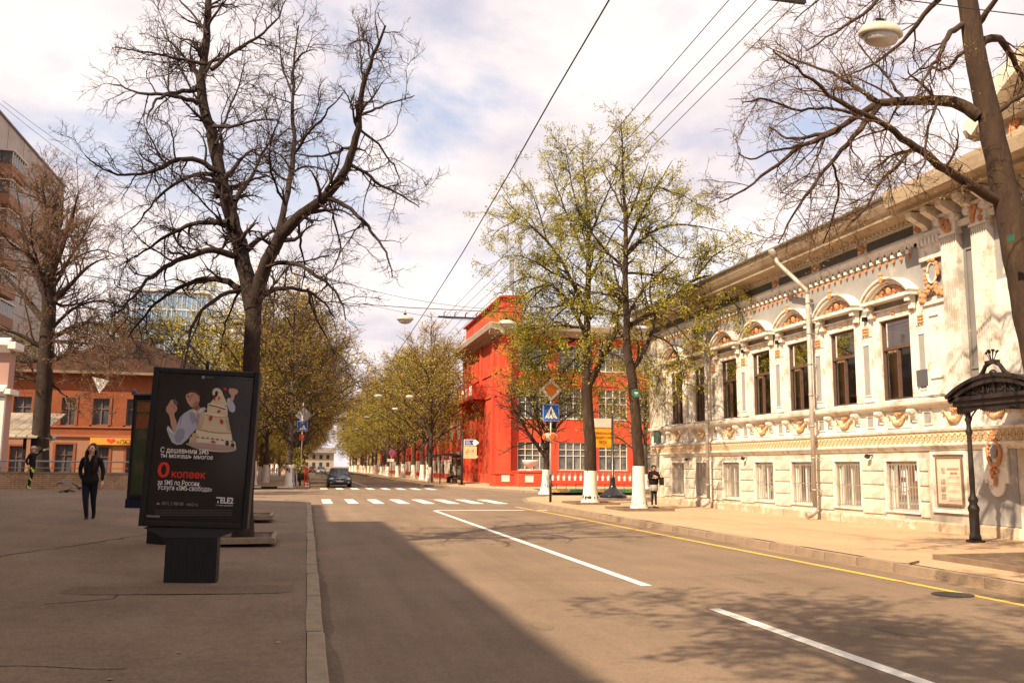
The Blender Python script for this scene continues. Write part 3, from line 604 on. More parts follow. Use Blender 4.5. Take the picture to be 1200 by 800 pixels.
fluted(18.15, 18.68, -.2); fluted(17.15, 17.65, -.2); fluted(13.95+.6, 14.9, -.3); fluted(12.2, 12.8, -.3)
mb = MB(); mb.box(FX-.02, FX, 17.66, 18.14, 3.6, 7.4); mb.build('recessed_panel', mat('grey_recess', (.20, .19, .18), .9, .15, 2, c2=(.5, .4, .28), c2pos=.68, c2w=.03, c2scale=1.6), man)
mb = MB()
for a, b, c, d in ((17.74, 17.78, 4.0, 6.9), (18.02, 18.06, 4.0, 6.9), (17.78, 18.02, 4.0, 4.05), (17.78, 18.02, 6.85, 6.9)): mb.box(FX-.05, FX-.02, a, b, c, d)
mb.build('panel_moulding', mat('grey_recess', (.2,)*3), man)
# medallion bay (wreath over narrow framed panel)
mb = MB(); mb.box(FX-.08, FX, 18.78, 19.62, 3.5, 5.75); mb.box(FX-.14, FX, 18.74, 19.66, 5.75, 5.83)
for a, b, c, d in ((18.98, 19.02, 3.9, 5.5), (19.38, 19.42, 3.9, 5.5), (19.02, 19.38, 3.9, 3.94), (19.02, 19.38, 5.46, 5.5)): mb.box(FX-.12, FX-.08, a, b, c, d)
mb.build('bay_panel', TRIM, man); mb = MB(); mb.box(FX-.1, FX, 18.76, 19.64, 6.9, 7.4)
for k in range(6): mb.box(FX-.18, FX-.1, 18.8+.14*k, 18.88+.14*k, 7.28, 7.44)
mb.build('bay_frieze', TRIM, man)
mb = MB(); rr = random.Random(11)
for s_ in (18.86, 19.54):
    cap = MB()
    for k in range(7): cap.ball((FX-.14, s_+rr.uniform(-.08, .08), 5.98+rr.uniform(-.12, .14)), (.07, .07, .08), 6, 4)
    cap.build('small_capital', ORNA, man)
for k in range(26):
    a = rr.uniform(0, 6.28); mb.ball((FX-.1, 19.2+.24*math.cos(a), 6.52+.36*math.sin(a)), (.05, .06, .06), 6, 4)
for k in range(8): mb.ball((FX-.12, 19.2+rr.uniform(-.22, .22), 6.12+rr.uniform(-.08, .08)), (.07, .06, .06), 6, 4)
mb.build('wreath', ORNA, man)
mb = MB(); n = 20; mb.add([(FX-.06, 19.2+.15*math.cos(2*PI*k/n), 6.55+.24*math.sin(2*PI*k/n)) for k in range(n)], [list(range(n))]); mb.build('oval_medallion', BLUE, man)
mb = MB(); mb.tube([(FX-.08, 19.2+.17*math.cos(2*PI*k/n), 6.55+.26*math.sin(2*PI*k/n)) for k in range(n+1)], .03, 6); mb.build('oval_rim', TRIM, man)
# lower wall cartouche beside the porch
def rrect(cy, cz, prof): return [(cy+a, cz+b) for a, b in prof]
out = []
for k in range(13): a = PI*k/12; out.append((.24*math.cos(a), .62+.30*math.sin(a)))
out = [(.36, .62)]+out+[(-.36, .62), (-.36, -.62)]+[(.24*math.cos(PI+PI*k/12), -.62+.30*math.sin(PI+PI*k/12)) for k in range(13)]+[(.36, -.62)]
mb = MB(); mb.prism([(17.48+a, 1.98+b) for a, b in out], lambda u, v, d: (d, u, v), FX-.07, FX); mb.build('cartouche', TRIM, man)
mb = MB(); rr = random.Random(21)
for k in range(40):
    a = 2*PI*k/40; mb.ball((FX-.11, 17.48+.19*math.cos(a)*rr.uniform(.85, 1.15), 2.06+.31*math.sin(a)*rr.uniform(.9, 1.1)), (.04, .045, .05), 6, 4)
for k in range(12): mb.ball((FX-.11, 17.48+rr.uniform(-.1, .1), 1.56+rr.uniform(-.08, .1)), (.045, .045, .04), 6, 4)
for z in (1.44, 1.34, 2.44, 2.5): mb.ball((FX-.11, 17.48, z), (.04, .05, .06), 6, 4)
mb.build('cartouche_ornament', ORNA, man)
mb = MB(); mb.ball((FX-.09, 17.48, 2.06), (.05, .11, .16), 12, 8); mb.build('cartouche_boss', BLUE, man)
mb = MB(); mb.box(FX-.02, FX, 16.9, 18.35, .42, 2.1); mb.build('bay_infill', BLUE, man)
# notice board in its moulded panel
mb = MB()
for a, b, c, d in ((18.42, 18.5, .62, 2.1), (19.6, 19.68, .62, 2.1), (18.5, 19.6, .62, .7), (18.5, 19.6, 2.02, 2.1)): mb.box(FX-.06, FX, a, b, c, d)
mb.build('panel_moulding', TRIM, man)
nb = thing('notice_board', 'framed printed notice board with pictures on the pale wall beside the porch', 'notice board', (FX-.02, 19.06, .8))
mb = MB()
for a, b, c, d in ((18.6, 18.64, .8, 1.97), (19.48, 19.52, .8, 1.97), (18.64, 19.48, .8, .84), (18.64, 19.48, 1.93, 1.97)): mb.box(FX-.05, FX-.0, a, b, c, d)
mb.build('frame', mat('board_frame', (.22, .15, .1), .5, .1), nb)
mb = MB(); mb.box(FX-.03, FX-.001, 18.641, 19.479, .841, 1.929); mb.build('poster', mat('poster_paper', (.66, .53, .42), .5, .04), nb)
for z in (1.62, 1.36, 1.18, 1.0):
    mb = MB(); mb.box(FX-.033, FX-.03, 19.2, 19.36 if z < 1.6 else 19.33, z-.07, z+.08 if z > 1.6 else z+.07); mb.build('picture', mat('poster_photo', (.36, .26, .2), .5, .6, 14), nb)
BT = mat('board_text', (.35, .14, .09), .6, .05)
mb = MB()
for z, a, b in ((1.64, 18.72, 19.1), (1.54, 18.78, 19.02)):
    k = a
    while k < b: mb.box(FX-.033, FX-.03, k, k+.03, z, z+.055); k += .042
for z in (1.48, 1.44, 1.33, 1.29, 1.15, 1.11, .97, .93, .9): mb.box(FX-.032, FX-.03, 18.7, 19.12, z, z+.008)
mb.build('text_lines', BT, nb)
pl = MB(); pl.box(FX-.09, FX-.05, 19.56, 19.98, 3.74, 4.16); pl.build('dark_plaque', mat('plaque', (.1, .1, .11), .35, .1), None, (FX-.05, 19.77, 3.74), label='square dark memorial plaque on the pale wall between the nearest window and the fluted bay', cat='plaque')
mb = MB(); mb.box(FX-.14, FX-.05, 37.3, 37.9, 2.75, 3.35); p = mb.build('green_plaque', mat('green_plate', (.06, .10, .085), .4, .3, 6), None, (FX-.08, 37.6, 2.75), label='dark green plaque on the far corner of the pale mansion', cat='plaque')
# corner pilasters at the far end
for (a, b) in ((37.0, 37.35), (37.6, 38.3)):
    mb = MB(); mb.box(FX-.12, FX, a, b, 3.45, 7.45); mb.box(FX-.16, FX, a-.03, b+.03, 7.45, 7.6); mb.box(FX-.09, FX, a, b, .4, 2.24); mb.build('corner_pilaster', CREAM, man)
# the bay's cornice brackets and the attic gable above
for y in (19.3, 18.75, 18.2, 17.6, 17.0, 16.4):
    s = MB(); s.prism([(0, 7.62), (-.12, 7.64), (-.2, 7.75), (-.42, 7.85), (-.6, 7.95), (-.62, 8.09), (0, 8.09)], lambda u, v, d: (FX+u, d, v), y-.1, y+.1); s.build('cornice_bracket', TRIM, man)
course('bay_cornice', [(-.95, 8.16), (-1.1, 8.22), (-1.16, 8.5), (-1.16, 8.62), (-.95, 8.62)], SOFF, 8, 19.5)
mb = MB(); mb.box(FX-.25, FX+.6, 9.2, 17.0, 8.63, 9.25); mb.build('attic', CREAM, man)
for y in (16.7, 15.9, 14.6):
    mb = MB(); rr = random.Random(int(y))
    for k in range(16): mb.ball((FX-.32, y+rr.uniform(-.18, .18), 8.98+rr.uniform(-.25, .28)), (.08, .1, .12), 6, 4)
    mb.build('attic_ornament', ORNA, man)
mb = MB(); mb.sweep([(FX-.25, 9.25), (FX-.5, 9.31), (FX-.58, 9.47), (FX+.6, 9.47)], 8.6, 17.25); mb.build('attic_cornice', SOFF, man)
mb = MB(); n = 20; cy, cz, R = 12.9, 4.68, 6.55; a0 = math.asin(4.35/R)
for k in range(n):
    q = []
    for a, r_ in ((-a0+2*a0*k/n, R), (-a0+2*a0*(k+1)/n, R), (-a0+2*a0*(k+1)/n, R-.4), (-a0+2*a0*k/n, R-.4)): q.append((cy+r_*math.sin(a), cz+r_*math.cos(a)))
    mb.add([(FX-.58, u, v) for u, v in q]+[(FX+.4, u, v) for u, v in q], [(0, 1, 2, 3), (4, 5, 6, 7), (0, 1, 5, 4), (2, 3, 7, 6), (3, 0, 4, 7), (1, 2, 6, 5)])
mb.build('attic_arch', CREAM, man)
mb = MB(); pl_ = [(cy+(R-.41)*math.sin(-a0+2*a0*k/n), cz+(R-.41)*math.cos(-a0+2*a0*k/n)) for k in range(n+1)]; mb.prism([(cy-4.1, 9.471)]+[p for p in pl_ if p[1] > 9.48]+[(cy+4.1, 9.471)], lambda u, v, d: (d, u, v), FX-.2, FX+.3); mb.build('attic_tympanum', CREAM, man)
# doorway under the porch
mb = MB(); mb.box(FX+.2, FX+.28, 15.0, 16.4, .15, 2.6); dr = mb.build('entrance_door', WOOD, man)
mb = MB(); mb.box(FX-.25, FX+.2, 14.85, 16.55, .152, .29); mb.build('door_step', PLINTH, man)
# ================================================================== cast iron porch
IRON = mat('cast_iron', (.03, .022, .02), .5, .3, 10, .3, 50, spec=.45)
pc = thing('iron_porch', 'black cast-iron entrance porch with arched roof in front of the mansion door', 'porch', (13.68, 15.6, .15))
def post(y):
    mb = MB(); mb.box(13.68-.13, 13.68+.13, y-.13, y+.13, .15, .2)
    mb.lathe([(.12, .05), (.12, .12), (.1, .16), (.1, .62), (.115, .66), (.115, .72), (.09, .76), (.075, .8), (.1, .86), (.095, .9), (.06, .96), (.05, 1.05), (.058, 1.3), (.05, 1.8), (.047, 2.22), (.06, 2.26), (.075, 2.3), (.05, 2.35), (.045, 2.42), (.055, 2.5), (.08, 2.56), (.055, 2.6), (.055, 2.85)], (13.68, y, .15), 14)
    mb.build('post', IRON, pc)
post(16.5); post(14.65)
ya, yb = 14.2, 16.92; cyp = 15.56
mb = MB(); mb.box(13.58, 15.2, ya+.12, ya+.24, 2.98, 3.16); mb.box(13.58, 15.2, yb-.24, yb-.12, 2.98, 3.16); mb.box(13.56, 13.72, ya+.12, yb-.12, 2.98, 3.1); mb.box(13.5, 13.72, ya+.04, yb-.04, 3.1, 3.18); mb.build('entablature', IRON, pc)
# barrel roof
n = 20; R = 2.6; hw = (yb-ya)/2; zc = 3.2-math.sqrt(R*R-hw*hw); a0 = math.asin(hw/R)
mb = MB()
for k in range(n):
    q = []
    for a, r_ in ((-a0+2*a0*k/n, R), (-a0+2*a0*(k+1)/n, R), (-a0+2*a0*(k+1)/n, R-.05), (-a0+2*a0*k/n, R-.05)): q.append((cyp+r_*math.sin(a), zc+r_*math.cos(a)))
    mb.add([(13.52, u, v) for u, v in q]+[(15.2, u, v) for u, v in q], [(0, 1, 2, 3), (4, 5, 6, 7), (0, 1, 5, 4), (2, 3, 7, 6)])
mb.build('arched_roof', IRON, pc)
mb = MB()
for r_, x0, dd in ((R+.02, 13.46, .09), (R-.1, 13.5, .05)):
    for k in range(n):
        q = []
        for a, rr_ in ((-a0+2*a0*k/n, r_), (-a0+2*a0*(k+1)/n, r_), (-a0+2*a0*(k+1)/n, r_-.07), (-a0+2*a0*k/n, r_-.07)): q.append((cyp+rr_*math.sin(a), zc+rr_*math.cos(a)))
        mb.add([(x0, u, v) for u, v in q]+[(x0+dd, u, v) for u, v in q], [(0, 1, 2, 3), (4, 5, 6, 7), (0, 1, 5, 4), (2, 3, 7, 6)])
mb.build('arch_moulding', IRON, pc)
mb = MB(); rr = random.Random(3)     # openwork scrolls in the gable
for k in range(46):
    u = rr.uniform(-1.05, 1.05); top = zc+math.sqrt((R-.18)**2-u*u); v = rr.uniform(3.2, max(3.22, top)); r_ = rr.uniform(.03, .07); th = rr.uniform(0, 6)
    pts = [(13.57, cyp+u+r_*math.cos(th+a)*(1-a/9), v+r_*math.sin(th+a)*(1-a/9)) for a in [i*.7 for i in range(8)]]
    mb.tube(pts, .012, 4, cap=False)
mb.box(13.59, 13.6, cyp-1.0, cyp+1.0, 3.19, 3.42)
for a in (-.3, 0, .3): mb.bar((13.56, cyp+a, 3.18), (13.56, cyp+a, zc+R-.1), .03)
mb.build('openwork', IRON, pc)
mb = MB()      # hanging valance
k = 0; y = ya+.2
while y < yb-.2:
    d = .05+.09*abs(math.sin((y-ya)*3.3)); mb.box(13.6, 13.63, y, y+.05, 2.98-d, 2.98); mb.ball((13.615, y+.025, 2.97-d), (.015, .022, .022), 6, 4); y += .06
for yy, s_ in ((16.5, -1), (14.65, 1)):
    mb.tube([(13.68, yy+s_*.05, 2.62), (13.68, yy+s_*.12, 2.78), (13.68, yy+s_*.28, 2.92), (13.68, yy+s_*.42, 2.97)], .02, 6); mb.tube([(13.68, yy+s_*.18, 2.9), (13.68, yy+s_*.1, 2.86), (13.68, yy+s_*.1, 2.94)], .015, 5)
mb.build('valance', IRON, pc)
mb = MB()      # crest: two scroll brackets and a bouquet
for s_ in (-1, 1): mb.tube([(13.55, cyp+s_*.45, 3.53), (13.55, cyp+s_*.3, 3.61), (13.55, cyp+s_*.2, 3.75), (13.55, cyp+s_*.05, 3.83)], [.03, .05, .04, .05], 7)
mb.ball((13.55, cyp, 3.59), (.07, .09, .09), 8, 6); mb.box(13.5, 13.6, cyp-.16, cyp+.16, 3.79, 3.86)
for k in range(9):
    a = -1+.25*k; tip = (13.55+.05*math.sin(k*2), cyp+.16*math.sin(a), 3.87+.2*math.cos(a*.7)); mb.tube([(13.55, cyp+.05*math.sin(a), 3.85), tip], .008, 4); mb.ball(tip, .028, 6, 4)
mb.build('crest', IRON, pc)
# ================================================================== the red corner building
rb = thing('red_building', 'bright red plastered corner building with square tower, balcony and white windows', 'building', (16.5, 78, .15))
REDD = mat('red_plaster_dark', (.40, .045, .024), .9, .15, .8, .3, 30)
WHT = mat('window_white', (.66, .60, .50), .6, .08, 5)
CORN = mat('grey_cornice', (.36, .30, .24), .85, .15, 1.2, .3, 20)
TX, TY0, TY1 = 16.5, 77.4, 97.0
mb = MB(); P = lambda u, z, d: (TX+d, u, z)
th_ = [(90.9, 91.5, 10.6, 12.9), (88.4, 89.0, 10.6, 12.9), (90.4, 91.8, 1.3, 7.4), (88.0, 89.4, 1.3, 7.4), (83.0, 83.5, 10.9, 12.3)]
pierced(mb, P, TY0, TY1, .1, 13.7, th_, .45); mb.build('tower_front', RED, rb)
mb = MB(); mb.box(TX, TX+.9, TY0-.002, TY0, .1, 13.7); mb.build('tower_side', RED, rb)
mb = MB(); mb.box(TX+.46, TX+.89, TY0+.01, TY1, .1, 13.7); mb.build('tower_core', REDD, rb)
for a, b, c, d in th_:
    mb = MB(); mb.box(TX+.3, TX+.34, a, b, c, d); w = mb.build('window', mat('dark_glass', (.05, .05, .055), .15, .3, 2, spec=.6), rb)
    mb = MB()
    for t in (a, (a+b)/2-.04, b-.08): mb.box(TX+.24, TX+.3, t, t+.08, c, d)
    z = c
    while z <= d: mb.box(TX+.25, TX+.3, a, b, z, z+.06); z += 1.1
    mb.build('frame', REDD if c < 5 else WHT, w)
mb = MB()
for a in (TY0, 80.2, 86.2, 93.3, 96.2): mb.box(TX-.22, TX-.001, a, a+.75, .15, 13.2)
mb.box(TX-.28, TX-.001, TY0-.0, TY1, .15, 1.0); mb.build('pilaster_strips', RED, rb)
mb = MB(); mb.sweep([(TX, 13.3), (TX-.3, 13.35), (TX-.45, 13.6), (TX-1.25, 13.75), (TX-1.35, 14.2), (TX-1.3, 14.3), (TX, 14.35)], TY0-1.0, TY1+.8)
mb.prism([(TY0, 13.3), (TY0-.45, 13.6), (TY0-1.0, 13.75), (TY0-1.1, 14.2), (TY0-1.0, 14.3), (TY0, 14.35)], lambda u, v, d: (d, u, v), TX-1.2, TX+10); mb.build('cornice', CORN, rb)
mb = MB(); mb.box(TX-1.1, TX-.35, TY0-.3, TY1+.3, 13.742, 13.76); mb.build('cornice_soffit', WHITE, rb)
mb = MB(); mb.box(TX+.05, TX+1.9, TY0+.1, TY1-.3, 14.3, 16.75); mb.build('parapet', RED, rb)
mb = MB(); mb.prism([(TX-.25, 16.7), (TX+2.2, 16.7), (TX+2.0, 17.0), (TX-.25, 16.85)], lambda u, v, d: (u, d, v), TY0-.15, TY1); mb.build('parapet_cap', REDD, rb)
mb = MB(); mb.box(TX-.1, TX, TY0, TY1, 8.0, 8.2); mb.box(TX-.1, TX, TY0, TY1, 10.1, 10.3); mb.build('string_course', RED, rb)
# balcony on brackets
bl = MB(); bl.box(TX-1.35, TX, 84.6, 93.6, 8.1, 8.35); bl.build('balcony_floor', REDD, rb)
mb = MB()
for y in (84.7, 87, 89.4, 91.8, 93.3): mb.box(TX-1.32, TX-1.2, y, y+.2, 8.35, 9.45)
mb.box(TX-1.35, TX-1.15, 84.6, 93.6, 9.4, 9.52); mb.box(TX-1.32, TX, 84.62, 84.75, 8.35, 9.45); mb.build('balcony_rail', RED, rb)
for y in (85.2, 86.1, 87.6, 88.4, 90.0, 90.8, 92.3): mb = MB(); mb.lathe([(.09, 0), (.16, .2), (.08, .5), (.14, .8), (.1, 1.02)], (TX-1.25, y, 8.36), 8); mb.build('baluster', WHT, rb)
for y in (85.4, 89, 92.6): mb = MB(); mb.prism([(TX, 7.0), (TX-.4, 7.3), (TX-1.2, 8.1), (TX, 8.1)], lambda u, v, d: (u, d, v), y-.2, y+.2); mb.build('balcony_bracket', REDD, rb)
# antenna box and mast
mb = MB(); mb.tube([(TX+1.2, TY0+1, 16.9), (TX+1.2, TY0+1, 21.0)], .05, 6); mb.box(TX+.85, TX+1.1, TY0+.9, TY0+1.1, 17.6, 20.4); mb.bar((TX+.95, TY0+1, 17.9), (TX+1.2, TY0+1, 17.9), .05); mb.build('antenna', GREYM, rb)
# south facade, three storeys of big windows
SX0, SX1, SY = TX+.9, 40.0, 78.0
P = lambda u, z, d: (u, SY+d, z)
hs = []
for i in range(6):
    a = 18.15+i*3.78; hs += [(a, a+2.72, 1.42, 3.9), (a, a+2.72, 6.0, 8.75), (a, a+2.72, 10.4, 12.7)]
mb = MB(); pierced(mb, P, SX0, SX1, .1, 13.4, hs, .3); mb.build('south_wall', RED, rb)
mb = MB(); mb.box(SX0+.01, SX1-.01, SY+.5, SY+12, .1, 13.4); mb.build('building_mass', REDD, rb)
mb = MB(); mb.box(SX0, SX1+.4, SY-.5, SY+12, 13.4, 13.9); mb.box(SX0, SX1, SY-.1, SY+12, 13.9, 14.6); mb.build('roof_cornice', mat('brown_roof', (.2, .13, .1), .8, .2, 2), rb)
mb = MB(); mb.box(SX0, SX1, SY-.06, SY-.001, 9.0, 9.12); mb.box(SX0, SX1, SY-.1, SY-.001, .15, .6); mb.build('string_course', RED, rb)
DG = mat('pale_reflecting_glass', (.16, .165, .15), .12, .5, .9, spec=.8, c2=(.05, .05, .05), c2scale=.7, c2pos=.5)
wf = None
for k, (a, b, c, d) in enumerate(hs):
    if c < 10 or k < 12:
        key = 'rw%.1f' % (d-c)
        if key not in blk:
            f = MB(); h = d-c; n = 4 if h < 2.6 else 4
            for x in [i*2.72/n for i in range(n+1)]: f.box(min(x, 2.66), min(x, 2.66)+.06, .06, .14, 0, h)
            for z in (0, h*.5, h*.72, h-.06): f.box(0, 2.72, .07, .13, z, z+.06)
            f.box(-.08, 2.8, -.06, .06, -.07, 0); blk[key] = f.mesh('window_frame', WHT); f = MB(); f.box(0.01, 2.71, .16, .18, 0, h); blk[key+'p'] = f.mesh('pane', DG)
        w = put('window', blk[key], rb, (a-TX, SY-78, c-.15)); put('pane', blk[key+'p'], w)
mb = MB(); mb.tube([(TX+.8, SY-.25, .3), (TX+.8, SY-.25, 13.4)], .09, 8); mb.build('drainpipe', PIPE, rb)
# ---- balustrade and planters in front of it
bt = thing('balustrade', 'low red wall with white balusters in front of the red building', 'balustrade', (18.2, 70.5, .15))
mb = MB(); mb.box(17.9, 34, 70.3, 70.7, .15, .6); mb.box(17.9, 34, 70.25, 70.75, 1.3, 1.42); mb.box(26.9, 27.5, 70.22, 70.78, .6, 1.5); mb.build('rail_wall', RED, bt)
b = MB(); b.lathe([(.11, 0), (.11, .06), (.06, .12), (.15, .28), (.06, .52), (.1, .62), (.1, .7)], (0, 0, 0), 10); blk['bal'] = b.mesh('baluster', mat('baluster_white', (.74, .69, .62), .8, .06))
x = 18.4
while x < 33.6:
    if not 26.7 < x < 27.7: put('baluster', blk['bal'], bt, (x-18.2, 0, .45))
    x += .47
for nm, x0, x1, y0, y1, h, lab in (('planter_block', 14.4, 16.0, 69.5, 71.3, 1.08, 'smaller red plastered planter block with white square panel next to the tower'), ('planter_block', 15.9, 18.1, 67.8, 70.2, 1.25, 'larger red plastered planter block with white square panel under the white urn')):
    t = thing(nm, lab, 'planter', ((x0+x1)/2, (y0+y1)/2, .15)); mb = MB(); mb.box(x0, x1, y0, y1, .15, h); mb.box(x0-.06, x1+.06, y0-.06, y1+.06, h, h+.1); mb.box(x0-.1, x1+.1, y0-.1, y1+.1, .15, .3); mb.build('block', RED, t)
    mb = MB(); mb.box(x0+.5, x0+1.15, y0-.03, y0-.005, .5, 1.0); mb.build('white_panel', LIME, t)
mb = MB(); mb.lathe([(.3, 0), (.3, .08), (.14, .14), (.12, .24), (.45, .42), (.62, .7), (.66, .82), (.6, .84), (.5, .7)], (17.1, 69, 1.352), 18); mb.build('garden_urn', LIME, None, (17.1, 69, 1.352), label='white stone urn standing on the larger red planter block', cat='urn')
# low black garden fence and painted edging before the red building
fe = thing('garden_fence', 'low black wire fence round the strip of lawn near the trolley pole', 'fence', (14, 50, .15))
for i in range(30):
    x = 14.2+i*.62; y = 53.2; mb = MB(); mb.tube([(x, y, .15), (x, y, .6), (x+.05, y, .68)], .018, 5); mb.tube([(x, y, .6), (x+.31, y, .66), (x+.62, y, .6)], .014, 4); mb.tube([(x, y, .3), (x+.62, y, .3)], .012, 4); mb.build('fence_panel', BLACK, fe)
for i in range(4):
    c = (.10, .32, .12) if i % 2 else (.75, .42, .09); x = 14.0+i*1.5
    mb = MB(); mb.box(x, x+1.48, 52.6, 52.75, .15, .33); mb.build('painted_edging', mat('edging_%s' % ('green' if i % 2 else 'orange'), c, .8, .15, 3), None, (x+.75, 52.68, .15), label='%s painted edging stone of the lawn strip' % ('green' if i % 2 else 'orange'), cat='edging stone', group='painted edging stones in front of the red building')
g = MB(); g.add([(14, 52.76, .17), (36, 52.76, .17), (36, 62, .17), (15.5, 62, .17)], [(0, 1, 2, 3)]); struct('lawn_soil', g, mat('lawn_soil', (.15, .12, .06), 1, .3, 2, c2=(.08, .12, .03), c2pos=.5, c2scale=1.5))
# ---- second red building further along and the white-panelled fence
rb2 = thing('far_red_building', 'long low red building behind the right-hand row of street trees', 'building', (19, 110, .15))
P = lambda u, z, d: (19+d, u, z)
hs = [(102+i*6.2, 105+i*6.2, 1.6, 3.8) for i in range(22)]+[(102+i*6.2, 105+i*6.2, 5.2, 8.0) for i in range(22)]
mb = MB(); pierced(mb, P, 99, 245, .1, 9.6, hs, .3); mb.build('front_wall', RED, rb2)
mb = MB(); mb.box(19.31, 30, 99, 245, .1, 9.6); mb.build('building_mass', mat('dark_glass', (.05,)*3), rb2)
mb = MB(); mb.box(18.6, 30.3, 98.7, 245.3, 9.6, 10.2); mb.build('roof', ROOFM, rb2)
for k, (a, b, c, d) in enumerate(hs):
    key = 'fw%.1f' % (d-c)
    if key not in blk:
        f = MB(); h = d-c
        for x in (0, .72, 1.45, 2.2, 2.92): f.box(.1, .18, x, x+.08, 0, h)
        for z in (0, h*.6, h-.08): f.box(.1, .17, 0, 3, z, z+.08)
        blk[key] = f.mesh('window', WHT)
    if k % 22 < 9: put('window', blk[key], rb2, (0, a-110, c-.15))
ff = thing('pillar_fence', 'red fence with pairs of tall white panels behind the bus shelter', 'fence', (17.4, 100, .15))
mb = MB(); mb.box(17.2, 17.6, 98.5, 250, .15, .75); mb.build('base_wall', RED, ff)
s = MB(); s.box(-.16, .16, -.8, .8, 0, 1.55); s.box(-.2, .2, -.9, .9, 1.55, 1.7); blk['fp'] = s.mesh('white_panel', LIME)
s = MB(); s.box(-.05, .05, 0, 2.2, .15, .2); s.box(-.05, .05, 0, 2.2, 1.1, 1.16)
for k in range(11): s.box(-.02, .02, .1+k*.2, .13+k*.2, 0, 1.25)
blk['fb'] = s.mesh('iron_bars', BLACK)
y = 100.5; i = 0
while y < 248:
    put('white_panel', blk['fp'], ff, (0, y-100, .6)); put('white_panel', blk['fp'], ff, (0, y+2.1-100, .6)); put('iron_bars', blk['fb'], ff, (0, y+3-100, .6)); y += 6.2
# ---- bus shelter
bs = thing('bus_shelter', 'dark open bus shelter with curved roof beside the red tower', 'bus shelter', (12.2, 79.5, .15))
mb = MB()
for x, y in ((11.3, 78.2), (13.2, 78.2), (11.3, 83.5), (13.2, 83.5), (13.2, 80.8)): mb.tube([(x, y, .15), (x, y, 2.55)], .05, 6)
mb.bar((11.3, 78.2, 2.5), (11.3, 83.5, 2.5), .08); mb.bar((13.2, 78.2, 2.5), (13.2, 83.5, 2.5), .08); mb.build('frame', DARKM, bs)
mb = MB(); mb.prism([(10.7, 2.5), (10.75, 2.62), (12, 2.8), (13.5, 2.62), (13.5, 2.52), (12, 2.7)], lambda u, v, d: (u, d, v), 77.8, 84); mb.build('roof', DARKM, bs)
mb = MB(); mb.box(13.19, 13.2, 78.3, 83.4, .5, 2.3); mb.build('glass_wall', glass('shelter_glass', (.6, .65, .65), .4), bs)
mb = MB(); mb.box(12.5, 13.0, 78.6, 83, .58, .64)
for y in (79, 82.6): mb.box(12.55, 12.95, y, y+.08, .15, .58)
mb.build('bench', WOOD, bs)
# ================================================================== left side: orange house
OR_ = mat('orange_wall', (.225, .062, .022), .9, .12, 1.2, .4, 30, c2=(.27, .08, .035), c2pos=.54, c2w=.1, c2scale=.8)  # wall orange darkened in its colour to stand in for tree shade
PKW = mat('pinkish_wall', (.30, .15, .088), .9, .1, 1.5, .3, 30, c2=(.27, .13, .075), c2pos=.6, c2scale=1)
OX0, OX1, OY = -18.8, -6.4, 60.0
oh = thing('orange_house', 'old two-storey orange house with dark gabled roof behind the plaza tree', 'house', (-12, OY, 0))
P = lambda u, z, d: (u, OY+d, z)
up = [(-17.6, -16.6, 3.95, 5.6), (-14.9, -14.1, 3.9, 5.6), (-13.1, -12.15, 3.95, 5.6), (-11.15, -10.2, 3.95, 5.6), (-8.9, -8.0, 3.95, 5.6)]
lo = [(-17.6, -16.9, .9, 2.6), (-15.05, -14.05, 1.05, 2.75), (-12.9, -12.0, 1.0, 2.6), (-11.0, -9.9, .3, 2.6), (-8.6, -7.6, 1.0, 2.6)]
mb = MB(); pierced(mb, P, OX0, OX1, 3.35, 7.15, up, .25); mb.build('upper_wall', OR_, oh)
mb = MB(); pierced(mb, P, OX0, OX1, 0, 3.2, lo, .25); mb.build('lower_wall', PKW, oh)
mb = MB(); mb.box(OX0, OX1, OY-.12, OY+.1, 3.2, 3.35); mb.box(OX0, OX1, OY-.08, OY-.001, 3.78, 3.86); mb.build('string_course', mat('rust_band', (.32, .11, .05), .8), oh)
mb = MB(); mb.box(OX0+.01, OX1-.01, OY+.3, OY+14, 0, 7.1); mb.build('building_mass', PKW, oh)
mb = MB(); mb.prism([(OX0-.4, 7.15), (OX1+.6, 7.15), (-8.1, 8.25), (-11.2, 9.5), (-14.5, 8.35)], lambda u, v, d: (u, d, v), OY-.3, OY+14); mb.build('roof', mat('rusty_roof', (.06, .035, .025), .8, .3, 1.5, c2=(.11, .045, .03), c2scale=1), oh)
mb = MB(); mb.box(OX0-.5, OX1+.7, OY-.6, OY-.301, 7.08, 7.24); mb.build('eaves_board', mat('eaves', (.22, .15, .1), .8, .2, 4), oh)
mb = MB(); mb.prism([(-12.7, 8.2), (-10.1, 8.2), (-11.2, 9.1)], lambda u, v, d: (u, d, v), OY-.34, OY-.301); mb.build('gable_louvre', ROOM, oh)
for i, (a, b, c, d) in enumerate(up+lo):
    mb = MB(); mb.box(a, b, OY+.2, OY+.22, c, d); w = mb.build('window', mat('house_glass', (.07, .075, .085), .15, .4, 1, spec=.6), oh)
    mb = MB()
    for x in (a, (a+b)/2-.03, b-.06): mb.box(x, x+.06, OY+.13, OY+.19, c, d)
    for z in (c, c+(d-c)*.6, d-.06): mb.box(a, b, OY+.135, OY+.185, z, z+.06)
    mb.build('window_frame', mat('old_frame', (.16, .11, .09), .7) if i < 5 else WOOD, w)
    mb = MB()
    for x0, x1, z0, z1 in ((a-.14, a, c-.1, d+.1), (b, b+.14, c-.1, d+.1), (a, b, d, d+.12), (a-.2, b+.2, c-.14, c)): mb.box(x0, x1, OY-.05, OY-.001, z0, z1)
    mb.build('window_surround', mat('rust_trim', (.22, .07, .035), .8, .15), w)
sg = thing('shop_sign', 'long orange-yellow shop sign over the ground floor of the orange house', 'sign', (-10, OY-.1, 2.85))
